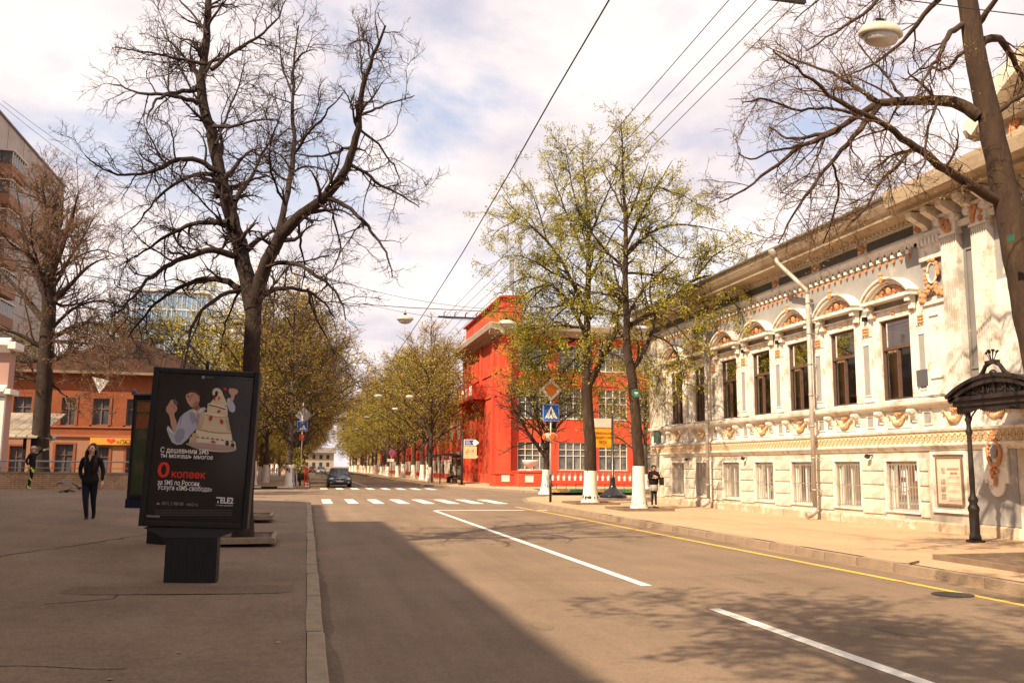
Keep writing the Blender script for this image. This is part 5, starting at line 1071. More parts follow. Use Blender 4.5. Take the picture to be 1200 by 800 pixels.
PLAZA_TREE_LIMBS =[
 ([[0.52,-0.12,0.3],[0.47,-0.1,1.99],[0.42,-0.09,4.02],[0.41,-0.09,6.08],[0.37,-0.08,8.16],[0.24,-0.05,10.27]],0.42,0.3),
 ([[0.24,-0.05,10.27],[-0.08,0.35,12.07],[-0.48,0.78,13.9],[-0.86,1.16,15.55]],0.25,0.02),
 ([[0.23,-0.05,9.85],[0.87,-0.76,11.43],[1.41,-1.38,12.78],[1.7,-1.86,13.94]],0.2,0.02),
 ([[0.26,-0.06,9.0],[-0.95,0.88,11.05],[-1.69,1.59,12.93],[-2.23,2.25,14.88]],0.2,0.02),
 ([[0.33,-0.08,8.58],[1.46,-0.67,9.79],[2.26,-1.09,10.59],[3.2,-1.51,10.98]],0.15,0.02),
 ([[0.32,-0.07,7.74],[-0.91,0.6,9.06],[-2.01,1.18,10.19],[-3.18,1.78,11.34]],0.18,0.02),
 ([[0.35,-0.08,6.91],[1.24,0.12,7.6],[2.14,0.28,8.09],[2.92,0.4,7.72],[3.33,0.55,7.11]],0.14,0.02),
 ([[0.37,-0.08,5.66],[1.35,-0.72,6.24],[2.42,-1.34,6.41],[3.34,-1.92,5.77]],0.12,0.02),
 ([[0.34,-0.08,6.49],[-0.52,-0.25,7.05],[-1.44,-0.4,7.41],[-2.29,-0.55,7.14]],0.14,0.02),
 ([[0.35,-0.08,4.84],[-0.54,0.31,5.26],[-1.31,0.63,5.26],[-2.0,0.98,4.65]],0.1,0.02),
 ([[0.27,-0.06,9.43],[0.65,0.31,8.66],[1.6,0.65,8.98],[2.41,0.97,9.52]],0.1,0.02),
 ([[0.24,-0.05,10.27],[0.32,0.86,12.44],[0.21,1.59,14.19],[-0.15,2.18,15.48]],0.1,0.02),
 ([[0.4,-0.09,5.25],[0.95,-0.01,4.66],[1.7,0.06,4.06],[2.11,0.15,3.46]],0.07,0.02),
 ([[0.28,-0.06,9.21],[-0.04,-0.91,10.49],[-0.3,-1.65,11.55],[-0.05,-2.46,12.59]],0.1,0.02),
 ([[0.39,-0.09,7.32],[1.3,0.33,8.7],[2.39,0.56,9.23],[3.77,0.8,8.9]],0.1,0.02),
 ([[0.39,-0.09,6.91],[1.97,-1.14,6.83],[3.53,-2.2,6.55],[5.12,-3.42,5.47]],0.1,0.02),
 ([[0.41,-0.09,6.08],[-0.68,0.64,5.91],[-1.64,1.27,6.16],[-2.81,2.07,5.78]],0.1,0.02),
 ([[0.26,-0.06,9.0],[0.74,1.11,11.21],[1.26,1.89,12.77],[1.52,2.53,14.1]],0.1,0.02),
 ([[0.27,-0.06,9.43],[-0.27,-0.88,10.91],[-1.11,-1.27,11.18],[-1.59,-1.71,11.86]],0.1,0.02),
 ([[0.27,-0.06,9.85],[1.29,0.44,11.31],[2.3,0.71,11.87],[3.17,0.92,11.53]],0.08,0.02),
]
def np_mesh(name, V, F, m, smooth=True):
    me = bpy.data.meshes.new(name); n, k = F.shape
    me.vertices.add(len(V)); me.vertices.foreach_set('co', V.astype(np.float32).ravel()); me.loops.add(n*k); me.loops.foreach_set('vertex_index', F.astype(np.int32).ravel())
    me.polygons.add(n); me.polygons.foreach_set('loop_start', np.arange(0, n*k, k, dtype=np.int32)); me.polygons.foreach_set('loop_total', np.full(n, k, dtype=np.int32))
    if smooth: me.polygons.foreach_set('use_smooth', np.ones(n, dtype=bool))
    me.materials.append(m); me.update(calc_edges=True); return me
def nrm(a): return a/np.maximum(np.linalg.norm(a, axis=-1, keepdims=True), 1e-9)
def tubes(P, R, sides):
    """P (K,n,3) polylines, R (K,n) radii -> verts, quads"""
    K, n, _ = P.shape; T = np.empty_like(P); T[:, 1:-1] = P[:, 2:]-P[:, :-2]; T[:, 0] = P[:, 1]-P[:, 0]; T[:, -1] = P[:, -1]-P[:, -2]; T = nrm(T)
    d = nrm(P[:, -1]-P[:, 0]); ref = np.where(np.abs(d[:, 2:3]) > .8, np.array([[1., .2, 0]]), np.array([[0, .1, 1.]])); ref = nrm(np.cross(d, ref))[:, None, :]
    U = nrm(np.cross(T, np.broadcast_to(ref, T.shape))); Wv = np.cross(T, U)
    a = np.arange(sides)*2*np.pi/sides
    V = P[:, :, None, :]+(U[:, :, None, :]*np.cos(a)[None, None, :, None]+Wv[:, :, None, :]*np.sin(a)[None, None, :, None])*R[:, :, None, None]
    k = np.arange(K)[:, None, None]*n*sides; i = np.arange(n-1)[None, :, None]*sides; s = np.arange(sides)[None, None, :]; s2 = (s+1) % sides
    F = np.stack([k+i+s, k+i+s2, k+i+sides+s2, k+i+sides+s], -1).reshape(-1, 4)
    return V.reshape(-1, 3), F
def merge(parts):
    Vs, Fs, b = [], [], 0
    for V, F in parts: Vs.append(V); Fs.append(F+b); b += len(V)
    return np.concatenate(Vs), np.concatenate(Fs)
def resample(pts, n):
    p = np.array(pts, float); d = np.r_[0, np.cumsum(np.linalg.norm(np.diff(p, axis=0), axis=1))]; t = np.linspace(0, d[-1], n)
    return np.stack([np.interp(t, d, p[:, i]) for i in range(3)], 1), d[-1]
def spawn(rng, P, R, L, per_m, tmin, len_rng, lfall, ang, n, r_ratio, r_end, bend_up, droop, wob, spread_y=1.):
    """children on the parents' polylines"""
    K, m, _ = P.shape; cnt = np.maximum(1, rng.poisson(per_m*L*(1-tmin)+.3)); par = np.repeat(np.arange(K), cnt); M = len(par)
    t = tmin+(1-tmin)*rng.random(M)**.85; f = t*(m-1); i = np.minimum(f.astype(int), m-2); w = (f-i)[:, None]
    p0 = P[par, i]*(1-w)+P[par, i+1]*w; r0 = R[par, i]*(1-w[:, 0])+R[par, i+1]*w[:, 0]; T = nrm(P[par, i+1]-P[par, i])
    rnd_ = rng.normal(size=(M, 3)); rnd_[:, 1] *= spread_y; side = nrm(rnd_-T*np.sum(rnd_*T, 1, keepdims=True))
    side[:, 2] += bend_up; a = rng.uniform(ang[0], ang[1], M)[:, None]
    D = nrm(T*np.cos(a)+nrm(side)*np.sin(a))
    ln = rng.uniform(len_rng[0], len_rng[1], M)*(1-lfall*t)
    ln = np.minimum(ln, L[par]*1.1)
    Q = np.empty((M, n, 3)); Q[:, 0] = p0; cur = D.copy(); st = (ln/(n-1))[:, None]
    wd = rng.normal(size=(M, 3))*wob
    for j in range(1, n):
        cur = cur+rng.normal(size=(M, 3))*wob+wd*.3; cur[:, 2] += bend_up*.25-droop*j/n; cur = nrm(cur); Q[:, j] = Q[:, j-1]+cur*st
    rr = np.minimum(r0*r_ratio, r0*.85); rr = np.maximum(rr, r_end*1.2); tt = np.linspace(0, 1, n)[None, :]
    RR = rr[:, None]*(1-tt)+r_end*tt
    return Q, RR, ln
def leaves(rng, P, per, size, m, name, jit=.05, tri=False):
    K, n, _ = P.shape; tot = int(K*per); par = rng.integers(0, K, tot); t = rng.random(tot)**.6*(n-1); i = np.minimum(t.astype(int), n-2); w = (t-i)[:, None]
    c = P[par, i]*(1-w)+P[par, i+1]*w+rng.normal(size=(tot, 3))*jit
    a = nrm(rng.normal(size=(tot, 3))); b = nrm(np.cross(a, rng.normal(size=(tot, 3)))); s = (size*rng.uniform(.5, 1.3, tot))[:, None]
    V = np.stack([c-a*s, c+b*s*.45, c+a*s, c-b*s*.45], 1).reshape(-1, 3); F = np.arange(tot*4).reshape(-1, 4)
    return np_mesh(name, V, F, m, False)
def hero_limbs(limbs, rng, wob=.012):
    out = []
    for pts, r0, r1 in limbs:
        q, L = resample(pts, max(8, int(len(pts)*3))); n = len(q)
        # smooth then roughen
        for _ in range(2): q[1:-1] = (q[:-2]+2*q[1:-1]+q[2:])/4
        q[1:-1] += np.cumsum(rng.normal(size=(n-2, 3))*wob*.4, 0)*0+rng.normal(size=(n-2, 3))*wob
        t = np.linspace(0, 1, n); out.append((q[None], (r0*(1-t)+r1*t)[None], L))
    return out
def make_tree(nm, limbs, seed, lv, twig_mat, bark, leaf=None, white=None, name='street_tree', flare=.0):
    """returns dict of meshes. lv: list of dicts, per level"""
    rng = np.random.default_rng(seed); H = hero_limbs(limbs, rng); big = []
    for k, (P, R, L) in enumerate(H):
        if k == 0 and flare: t = np.linspace(0, L, P.shape[1]); R = R+flare*np.exp(-t/.28)[None]
        big.append(tubes(P, R, 12 if R.max() > .1 else 7))
    V, F = merge(big)
    if V.shape[0]: V += nrm(rng.normal(size=V.shape))*0.004
    meshes = {'trunk': np_mesh('trunk', V, F, bark)}
    # spawn twigs from limbs (not from the trunk's lower part)
    tw = []; par = []
    for k, (P, R, L) in enumerate(H):
        if k == 0: continue
        q, _ = resample(P[0], 16); rr = np.interp(np.linspace(0, 1, 16), np.linspace(0, 1, P.shape[1]), R[0]); par.append((q[None], rr[None], L))
    P = np.concatenate([a for a, b, c in par]); R = np.concatenate([b for a, b, c in par]); L = np.array([c for a, b, c in par])
    last = None; allP = []
    for d in lv:
        P, R, L = spawn(rng, P, R, L, **d); tw.append(tubes(P, R, 4 if d['n'] > 5 else 3)); last = P; allP.append(P)
    V, F = merge(tw); meshes['twigs'] = np_mesh('twigs', V, F, twig_mat)
    for lf in (leaf or []): meshes.setdefault('foliage', []).append(leaves(rng, last, lf[0], lf[1], lf[2], 'foliage', lf[3]))
    return meshes
def place_tree(ms, label, loc, rz=0, group=None, white=None, wr=.0, name='street_tree', sc=1., cat='tree'):
    t = thing(name, label, cat, loc, rz, group); t.scale = (sc, sc, sc)
    put('trunk', ms['trunk'], t); put('twigs', ms['twigs'], t)
    for f in ms.get('foliage', []): put('foliage', f, t)
    if white: put('whitewashed_base', white, t)
    return t
def whitewash(limb0, h, extra, flare, seed=0, m=None):
    """a painted sleeve that follows the trunk's first limb up to height h"""
    rng = random.Random(seed); pts, r0, r1 = limb0; q, L = resample(pts, 24); z0 = 0; P_ = []; R_ = []
    for i in range(24):
        z = q[i][2]-q[0][2]
        if z > h: break
        P_.append(tuple(q[i])); t = i/23; R_.append(r0*(1-t)+r1*t+extra+flare*math.exp(-z/.28))
    if len(P_) < 4:
        P_ = [(q[0][0]+(q[3][0]-q[0][0])*s/6, q[0][1]+(q[3][1]-q[0][1])*s/6, q[0][2]+h*s/6) for s in range(7)]; R_ = [r0+extra+flare*math.exp(-h*s/6/.28) for s in range(7)]
    mb = MB(); mb.tube(P_, R_, 14, cap=False); return mb.mesh('whitewashed_base', m or LIME)
# young leaf colours
YG = leafmat('young_leaf', (.50, .44, .05)); YG2 = leafmat('young_leaf_dark', (.25, .25, .035)); BUD = leafmat('bud_brown', (.34, .21, .06)); BUDY = leafmat('bud_yellow', (.44, .36, .10)); OCH = leafmat('ochre_bud', (.50, .36, .06)); GRN = leafmat('mid_green_leaf', (.19, .16, .035))
def LV(per_m, tmin, lr, fall, ang, n, rr, re, up, dr, wob): return dict(per_m=per_m, tmin=tmin, len_rng=lr, lfall=fall, ang=ang, n=n, r_ratio=rr, r_end=re, bend_up=up, droop=dr, wob=wob)
# --- the bare tree behind the billboard
lt = make_tree('lt', LEFT_TREE_LIMBS, 7, [LV(6.0, .1, (.3, 1.45), .4, (.5, 1.25), 9, .5, .0045, .10, .14, .22), LV(10.5, .1, (.14, .62), .4, (.45, 1.2), 6, .6, .003, .15, .06, .26), LV(13, .12, (.06, .27), .3, (.4, 1.1), 4, .7, .0022, .1, 0, .24)],
               mat('twig_dark', (.05, .03, .028), .95, .2, 5), mat('bark_dark', (.038, .026, .021), .95, .35, 6, 1, 30, stretch=(1, 1, .25)), [(.35, .012, BUD, .01)], flare=.05)
place_tree(lt, 'large bare dark forked tree rising behind the illuminated advertising stand', (-.96, 17.75, .2), name='bare_tree')
# --- the big tree at the right edge
rt = make_tree('rt', RIGHT_TREE_LIMBS, 12, [LV(5.6, .1, (.4, 1.6), .4, (.5, 1.15), 9, .42, .005, .02, .14, .18), LV(8.5, .1, (.18, .65), .4, (.45, 1.2), 6, .6, .003, .1, .05, .22), LV(12, .12, (.07, .27), .3, (.4, 1.1), 4, .7, .002, .1, 0, .22)],
               mat('twig_red', (.10, .052, .036), .95, .25, 5), mat('bark_brown_near', (.05, .03, .02), .95, .35, 8, 1.0, 30, stretch=(1, 1, .22), c2=(.095, .062, .03), c2pos=.6, c2scale=5), [(1.1, .018, BUDY, .012)], flare=.2)
place_tree(rt, 'thick-trunked tree at the right edge whose budding limbs reach over the street', (11.5, 12.5, .15), name='budding_tree', white=whitewash(RIGHT_TREE_LIMBS[0], 1.45, .012, .2))
# --- two lindens on the corner with young leaves
l1 = [LV(3.8, .12, (.7, 2.3), .4, (.5, 1.15), 8, .5, .008, .1, .16, .17), LV(5.4, .1, (.3, 1.0), .4, (.45, 1.2), 5, .6, .005, .1, .08, .2), LV(6.0, .15, (.12, .45), .3, (.4, 1.1), 4, .7, .004, .1, .04, .2)]
c1 = make_tree('c1', CORNER_TREE_LIMBS, 21, l1, BARKR, BARKR, [(4.8, .044, YG, .08), (2.6, .044, YG2, .09)], flare=.14)
place_tree(c1, 'broad linden with yellow-green young leaves on the street corner, nearest the crossing sign', (11.49, 35.96, .15), name='linden_tree', white=whitewash(CORNER_TREE_LIMBS[0], 1.5, .015, .14, 2))
c2 = make_tree('c2', LEAF_TREE_LIMBS, 22, l1, BARKR, BARKR, [(4.8, .044, YG, .07), (1.8, .044, YG2, .08)], flare=.12)
place_tree(c2, 'linden with young leaves and a small green disc on its trunk beside the mansion', (11.65, 30.78, .15), name='linden_tree', white=whitewash(LEAF_TREE_LIMBS[0], 1.6, .015, .12, 3))
# --- the plaza tree on the left
pt = make_tree('pt', PLAZA_TREE_LIMBS, 31, [LV(4.0, .05, (.9, 3.6), .4, (.4, 1.2), 8, .5, .009, .22, .06, .17), LV(4.6, .1, (.4, 1.4), .4, (.45, 1.2), 5, .6, .006, .2, .02, .2), LV(5.0, .15, (.14, .55), .3, (.4, 1.1), 4, .7, .005, .2, 0, .2)],
               mat('twig_brown', (.13, .078, .05), .95, .25, 5), mat('bark_brown', (.038, .025, .018), .95, .35, 6, 1, 20, stretch=(1, 1, .25)), [(2.6, .035, mat('bud_orange', (.24, .125, .055), .8, .3, 2), .05)], flare=.2)
place_tree(pt, 'huge dense budding tree on the left of the plaza in front of the orange house', (-12.9, 46.9, .5), name='plaza_tree')
# --- generic street lindens
def generic(seed, H_=11., lean=0., r=.22, crown_base=.22, up=1.):
    rg = random.Random(seed); L_ = []
    z1 = H_*crown_base; top = (lean+rg.uniform(-.4, .4), rg.uniform(-.4, .4), H_)
    L_.append(([(0, 0, -.05), (lean*.1, 0, z1*.5), (lean*.2, .03, z1)], r, r*.82))
    L_.append(([(lean*.2, .03, z1), (lean*.4+rg.uniform(-.2, .2), rg.uniform(-.2, .2), H_*.45), (lean*.7+rg.uniform(-.3, .3), rg.uniform(-.3, .3), H_*.7), top], r*.8, .02))
    n = 22
    for k in range(n):
        h = z1*.95+(H_*.8-z1)*(k/n)**.9; a = k*2.4+rg.uniform(-.3, .3); ln = (H_*.46)*(1-.55*(k/n))*rg.uniform(.75, 1.1); e = rg.uniform(.55, .95)+.25*(k/n)
        bx, by = lean*.5*h/H_, 0; ca, sa = math.cos(a), math.sin(a)
        L_.append(([(bx, by, h), (bx+ca*ln*.35, sa*ln*.35, h+ln*.35*e), (bx+ca*ln*.7, sa*ln*.7, h+ln*.65*e), (bx+ca*ln*.95, sa*ln*.95, h+ln*.8*e*up)], r*.38*(1-.4*k/n), .014))
    return L_
lg = [LV(2.6, .12, (.8, 2.8), .35, (.4, 1.1), 6, .5, .014, .1, .1, .16), LV(3.6, .1, (.4, 1.3), .4, (.45, 1.2), 4, .6, .012, .12, .05, .18)]
gv = []
for k, (mats_, hh) in enumerate((((OCH, YG2), 12.5), ((OCH, BUD), 13.5), ((YG, OCH), 12.), ((BUD, GRN), 13.5))):
    gl = generic(50+k, hh); gv.append((make_tree('g', gl, 60+k, lg, BARK, BARK, [(6.2, .075, mats_[0], .18), (4., .07, mats_[1], .18)], flare=.1), whitewash(gl[0], 1.45, .02, .1, k)))
rnd = random.Random(77)
def row(label_fn, spots, group, variants, scf=(.9, 1.1)):
    for i, (x, y) in enumerate(spots):
        v = variants[i % len(variants)]; ms, ww = gv[v]
        place_tree(ms, label_fn(i, y), (x, y, .15), rnd.uniform(0, 6.28), group, ww, name='street_tree', sc=rnd.uniform(*scf))
row(lambda i, y: 'whitewashed linden in the right-hand street row, %s' % ['first after the bus shelter', 'second after the bus shelter', 'third after the bus shelter', 'by the white-panelled fence'][min(i, 3)],
    [(11.3, 84.6), (12.4, 94), (12.6, 101), (12.3, 107)]+[(12.8+rnd.uniform(-.7, .5), 114+i*6.8) for i in range(24)], 'whitewashed street trees in the right-hand row', [0, 1, 2, 0], (1.08, 1.3))
row(lambda i, y: 'whitewashed street tree of the left-hand row, %s' % ['nearest the crossing sign', 'just behind the first'][i] if i < 2 else 'whitewashed street tree further along the left-hand row',
    [(-1.25, 65.8), (-1.0, 72)]+[(-1.0+rnd.uniform(-.5, .4), 78.5+i*6.4) for i in range(28)], 'whitewashed street trees in the left-hand row', [3, 1, 3, 1], (1.0, 1.22))
row(lambda i, y: 'budding tree in the garden behind the left-hand row',
    [(-3.9, 69), (-3.4, 79), (-6, 88), (-9.5, 80), (-13, 90), (-8, 98), (-16, 84), (-7, 120), (-12, 130), (-20, 100), (-24, 88), (-5, 104), (-9, 112), (-5.5, 136), (-10, 150), (-6, 165), (-15, 140), (-6, 190), (-12, 200), (-7, 230), (-20, 170)], 'garden trees behind the orange house', [2, 3, 2, 0], (1.0, 1.35))
row(lambda i, y: 'leafy tree standing between the red building and the far street row',
    [(31, 66), (24, 62), (36, 60)], 'trees beside the red building', [2, 0], (.8, .95))
for i, (x, y, s_) in enumerate(((-4.5, 97, .42), (-7, 100, .36), (-9.5, 98, .45), (-12, 103, .4), (-3.4, 118, .42), (-6, 122, .45), (-15, 99, .5))):
    place_tree(gv[3][0] if i % 2 else gv[2][0], 'low leafy bush behind the white picket fence under the left-hand trees', (x, y, .15), i*1.3, 'bushes behind the white picket fence', name='bush', sc=s_, cat='bush')
# tree close to the facade of the red building with a split trunk
sp = generic(91, 7.5, .4, .2, .3); sp[1:4] = [([(.08, 0, 2.2), (.5, .1, 3.6), (.9, .2, 5.2), (1.0, .3, 7.2)], .13, .02), ([(.06, 0, 2.0), (-.7, 0, 3.0), (-1.6, 0, 4.3), (-2.2, .1, 5.6)], .12, .03), ([(0, 0, 2.2), (-.2, .1, 3.4), (-.6, .3, 4.8), (-.9, .2, 6.4)], .1, .02)]
place_tree(make_tree('sp', sp, 92, lg, BARKR, BARKR, [(1.6, .05, YG2, .08)], flare=.2), 'small tree with three spreading pruned stems in front of the balustrade', (13.4, 50.5, .15), name='forked_tree', white=whitewash(sp[0], 1.5, .02, .2, 9), sc=1.0)
# tree whose shadow falls on the road from behind the camera
nt_ = generic(101, 13.5, 0, .24, .42)
ms = make_tree('n', nt_, 102, lg, BARK, BARK, [(13, .085, YG2, .14)], flare=.1)
place_tree(ms, 'leafy pavement tree whose shade falls across the near lane line', (-1.7, .2, .15), .6, name='shade_tree')
place_tree(gv[1][0], 'second pavement tree further down the kerb from the shade-casting one', (-1.6, -9, .15), 1.6, name='shade_tree')
# thin saplings in front of the left row
sh = MB(); rr = random.Random(4)
for k in range(9): sh.tube([(0, 0, 0), (rr.uniform(-.2, .2), rr.uniform(-.2, .2), .9), (rr.uniform(-.5, .5), rr.uniform(-.4, .4), rr.uniform(1.5, 2.6))], [.02, .014, .006], 4)
s_ = thing('young_shrub', 'small shrub with fresh yellow-green leaves beside the crossing sign', 'shrub', (-.75, 62.5+3.5, .15)); put('stems', sh.mesh('stems', BARK), s_)
rg = np.random.default_rng(3); c = np.stack([rg.normal(0, .35, 700), rg.normal(0, .3, 700), rg.uniform(.9, 2.7, 700)], 1)[:, None, :]; put('foliage', leaves(rg, np.concatenate([c, c+.05], 1), 1, .06, YG, 'foliage', .04), s_)

# far wood that closes the view beyond the avenue: one uncountable mass of foliage
def far_wood(x0, x1, y0, y1, h, n, m, seed, lab):
    rg = np.random.default_rng(seed); x = rg.uniform(x0, x1, n); y = rg.uniform(y0, y1, n); top = h*(.75+.25*np.sin(x*.31+seed)*np.cos(x*.13)+.1*np.sin(x*1.1)); z = rg.random(n)**.8*top
    c = np.stack([x, y, z], 1)[:, None, :]; me = leaves(rg, np.concatenate([c, c+.1], 1), 1, .55, m, 'far_wood', .2); o = put('far_wood', me, kind='stuff'); o['label'] = lab; o['category'] = 'wood'
far_wood(-70, -4, 270, 300, 13, 26000, BUD, 5, 'far mass of budding trees left of the end of the avenue')
far_wood(13, 80, 280, 310, 13, 16000, OCH, 6, 'far mass of budding trees right of the end of the avenue')
far_wood(-45, -22, 120, 135, 9, 9000, GRN, 7, 'dense greenery behind the garden left of the avenue')
# ================================================================== people
SKIN = mat('skin', (.62, .37, .26), .6, .06, 8); HAIRD = mat('dark_hair', (.028, .016, .012), .5, .3, 20, stretch=(4, 4, .5))
CBLK = mat('black_cloth', (.012, .011, .012), .9, .3, 6, .4, 40); JEAN = mat('navy_jeans', (.014, .016, .035), .9, .2, 9, .3, 60)
SHOE = mat('dark_leather', (.015, .012, .012), .5, .1)
def skin_body(name, J, E, mats, rule, parent):
    """J: joint -> (x,y,z,r); E: bones. One continuous skinned surface with its clothing as face materials"""
    me = bpy.data.meshes.new(name); ks = list(J); ix = {k: i for i, k in enumerate(ks)}
    me.from_pydata([J[k][:3] for k in ks], [(ix[a], ix[b]) for a, b in E], []); o = bpy.data.objects.new(name, me); COL.objects.link(o)
    md = o.modifiers.new('skin', 'SKIN'); md.use_smooth_shade = True
    for i, k in enumerate(ks): r = J[k][3]; me.skin_vertices[0].data[i].radius = (r if len(J[k]) < 5 else J[k][4], r)
    me.skin_vertices[0].data[0].use_root = True
    sb = o.modifiers.new('sub', 'SUBSURF'); sb.levels = 2; sb.render_levels = 2
    dg = bpy.context.evaluated_depsgraph_get(); m2 = bpy.data.meshes.new_from_object(o.evaluated_get(dg)); bpy.data.objects.remove(o); m2.name = name
    m2.materials.clear()
    for m in mats: m2.materials.append(m)
    for p in m2.polygons: p.material_index = rule(p.center); p.use_smooth = True
    return put(name, m2, parent)
def hand(mb, w, d, s=1., side=1):
    """palm and five unequal bent fingers; w wrist point, d direction the hand hangs"""
    w = Vector(w); d = Vector(d).normalized(); a = d.orthogonal().normalized() if abs(d.z) < .9 else Vector((0, 1, 0)); b = d.cross(a).normalized()
    mb.tube([w-d*.02, w+d*.03*s, w+d*.085*s], [.024*s, .034*s, .03*s], 8)
    for i, ln in enumerate((.065, .075, .07, .055)):
        o = w+d*.08*s+a*(i-1.5)*.019*s; mb.tube([o, o+d*ln*.5*s+b*.008*side, o+d*ln*.9*s+b*.03*side], [.0095*s, .0085*s, .006*s], 6)
    o = w+d*.03*s-a*.03*s; mb.tube([o, o-a*.022*s+d*.03*s, o-a*.02*s+d*.058*s+b*.012], [.012*s, .01*s, .007*s], 6)
BONES = [('pel', 'waist'), ('waist', 'chest'), ('chest', 'neck'), ('neck', 'jaw'), ('jaw', 'crown'), ('chest', 'shL'), ('shL', 'elL'), ('elL', 'wrL'), ('chest', 'shR'), ('shR', 'elR'), ('elR', 'wrR'),
         ('pel', 'hipL'), ('hipL', 'knL'), ('knL', 'anL'), ('anL', 'toL'), ('pel', 'hipR'), ('hipR', 'knR'), ('knR', 'anR'), ('anR', 'toR')]
def face(t, c, f=(0, -1), s=1.):
    """eyes, brows, nose and mouth on a head centred at c that faces direction f"""
    fx, fy = f; rx, ry = -fy, fx; mb = MB()
    P_ = lambda a, b, z: (c[0]+rx*a+fx*b, c[1]+ry*a+fy*b, c[2]+z)
    for s_ in (-1, 1): mb.ball(P_(s_*.032*s, .082*s, .012), .011*s, 6, 4); mb.ball(P_(s_*.032*s, .088*s, .034), (.016*s, .008*s, .004*s), 6, 4)
    put('eyes', mb.mesh('eyes', HAIRD), t)
    mb = MB(); mb.ball(P_(0, .092*s, -.055), (.02*s, .01*s, .007*s), 6, 4); put('mouth', mb.mesh('mouth', mat('lips', (.35, .1, .08), .5)), t)
    mb = MB(); mb.tube([P_(0, .085*s, .02), P_(0, .11*s, -.022), P_(0, .088*s, -.032)], [.008*s, .014*s, .008*s], 6)
    for s_ in (-1, 1): mb.ball(P_(s_*.078*s, 0, -.005), (.012*s, .02*s, .028*s), 6, 4)
    put('nose_and_ears', mb.mesh('nose_and_ears', SKIN), t)
# woman in black walking towards the viewer
t = thing('person', 'long-haired woman in black jacket and dark jeans walking across the shaded plaza', 'person', (-4.62, 21.4, .29), rad(-6)); t.scale = (1.05, 1.05, 1.05)
J = dict(pel=(0, 0, .93, .12, .15), waist=(0, .01, 1.06, .095, .115), chest=(0, .0, 1.26, .10, .145), neck=(0, -.01, 1.42, .045), jaw=(.0, -.035, 1.49, .058), crown=(0, -.01, 1.585, .08),
         shL=(-.165, 0, 1.355, .058), elL=(-.235, .05, 1.11, .046), wrL=(-.165, -.03, .93, .034), shR=(.165, 0, 1.355, .058), elR=(.235, .03, 1.10, .045), wrR=(.255, -.05, .86, .03),
         hipL=(-.075, 0, .86, .1), knL=(-.055, -.03, .49, .062), anL=(-.03, .04, .12, .042), toL=(-.03, -.10, .045, .036), hipR=(.078, 0, .86, .1), knR=(.05, .12, .50, .06), anR=(.01, .34, .2, .04), toR=(.0, .32, .07, .034))
def rule_w(c):
    if c.z > 1.41: return 0
    if c.z < .21: return 3
    if c.x > .2 and c.z < .9: return 0
    return 1 if c.z > .84 or abs(c.x) > .17 else 2
skin_body('body', J, BONES, [SKIN, CBLK, JEAN, SHOE], rule_w, t)
mb = MB(); hand(mb, (.256, -.05, .85), (.05, -.15, -1), 1., -1); put('hand', mb.mesh('hand', SKIN), t)
mb = MB(); mb.lathe([(.16, 0), (.175, .12), (.13, .26), (.155, .45), (.15, .52), (.07, .6)], (0, 0, .80), 16); me = mb.mesh('jacket', CBLK); me.transform(Matrix.Diagonal((1, .72, 1, 1))); put('jacket', me, t)
mb = MB(); mb.prism([(-.035, 1.42), (0, 1.28), (.035, 1.42)], lambda u, v, d: (u, d, v), -.115, -.09); put('neckline', mb.mesh('neckline', SKIN), t)
mb = MB(); mb.ball((0, .04, 1.585), (.084, .085, .092), 14, 10)
for s_ in (-1, 1):
    for k in range(5): mb.tube([(s_*.055, .03-.01*k, 1.61), (s_*(.082+.008*k), .04-.015*k, 1.48), (s_*(.125-.008*k), -.02-.02*k, 1.3), (s_*(.12-.012*k), -.05-.015*k, 1.12-.03*k)], [.022, .026, .03, .012], 7)
mb.tube([(0, .09, 1.6), (0, .13, 1.4), (0, .12, 1.15)], [.07, .1, .05], 10); put('hair', mb.mesh('hair', HAIRD), t)
mb = MB(); mb.ball((0, -.035, 1.535), (.062, .075, .085), 12, 8); put('face', mb.mesh('face', SKIN), t); face(t, (0, -.03, 1.545), s=.95)
# boy in tracksuit with a raised arm
t = thing('person', 'boy in black tracksuit with lime stripe reaching up to the birds by the brick wall', 'person', (-9.5, 35.0, .65), rad(0))
J = dict(pel=(0, 0, .82, .11, .12), waist=(-.01, 0, .95, .09, .1), chest=(-.01, 0, 1.14, .1, .13), neck=(0, 0, 1.29, .045), jaw=(.02, 0, 1.36, .055), crown=(.015, 0, 1.45, .078),
         shL=(-.06, -.15, 1.22, .055), elL=(-.16, -.2, 1.0, .045), wrL=(-.05, -.24, .86, .032), shR=(.05, .13, 1.23, .055), elR=(.2, .1, 1.36, .045), wrR=(.42, .05, 1.43, .034),
         hipL=(.02, -.08, .76, .085), knL=(.03, -.1, .44, .058), anL=(-.06, -.1, .1, .045), toL=(.05, -.12, .04, .038), hipR=(.0, .08, .76, .085), knR=(-.04, .09, .44, .058), anR=(-.14, .1, .1, .045), toR=(-.03, .1, .04, .038))
def rule_b(c):
    if c.z > 1.28 and c.x < .14: return 0
    if c.x > .3: return 3 if c.x < .4 else 0
    if c.z < .08: return 3
    if c.z < .8 and .02 < abs(c.y) and ((c.z+c.x*1.5) % .37) < .09: return 2
    return 1
skin_body('body', J, BONES, [SKIN, CBLK, mat('lime_stripe', (.5, .8, .05), .6), mat('white_cloth', (.6, .58, .55), .8)], rule_b, t)
mb = MB(); hand(mb, (.42, .05, 1.43), (1, 0, .3), .9); hand(mb, (-.05, -.24, .86), (.3, -.1, -1), .9); put('hands', mb.mesh('hands', SKIN), t)
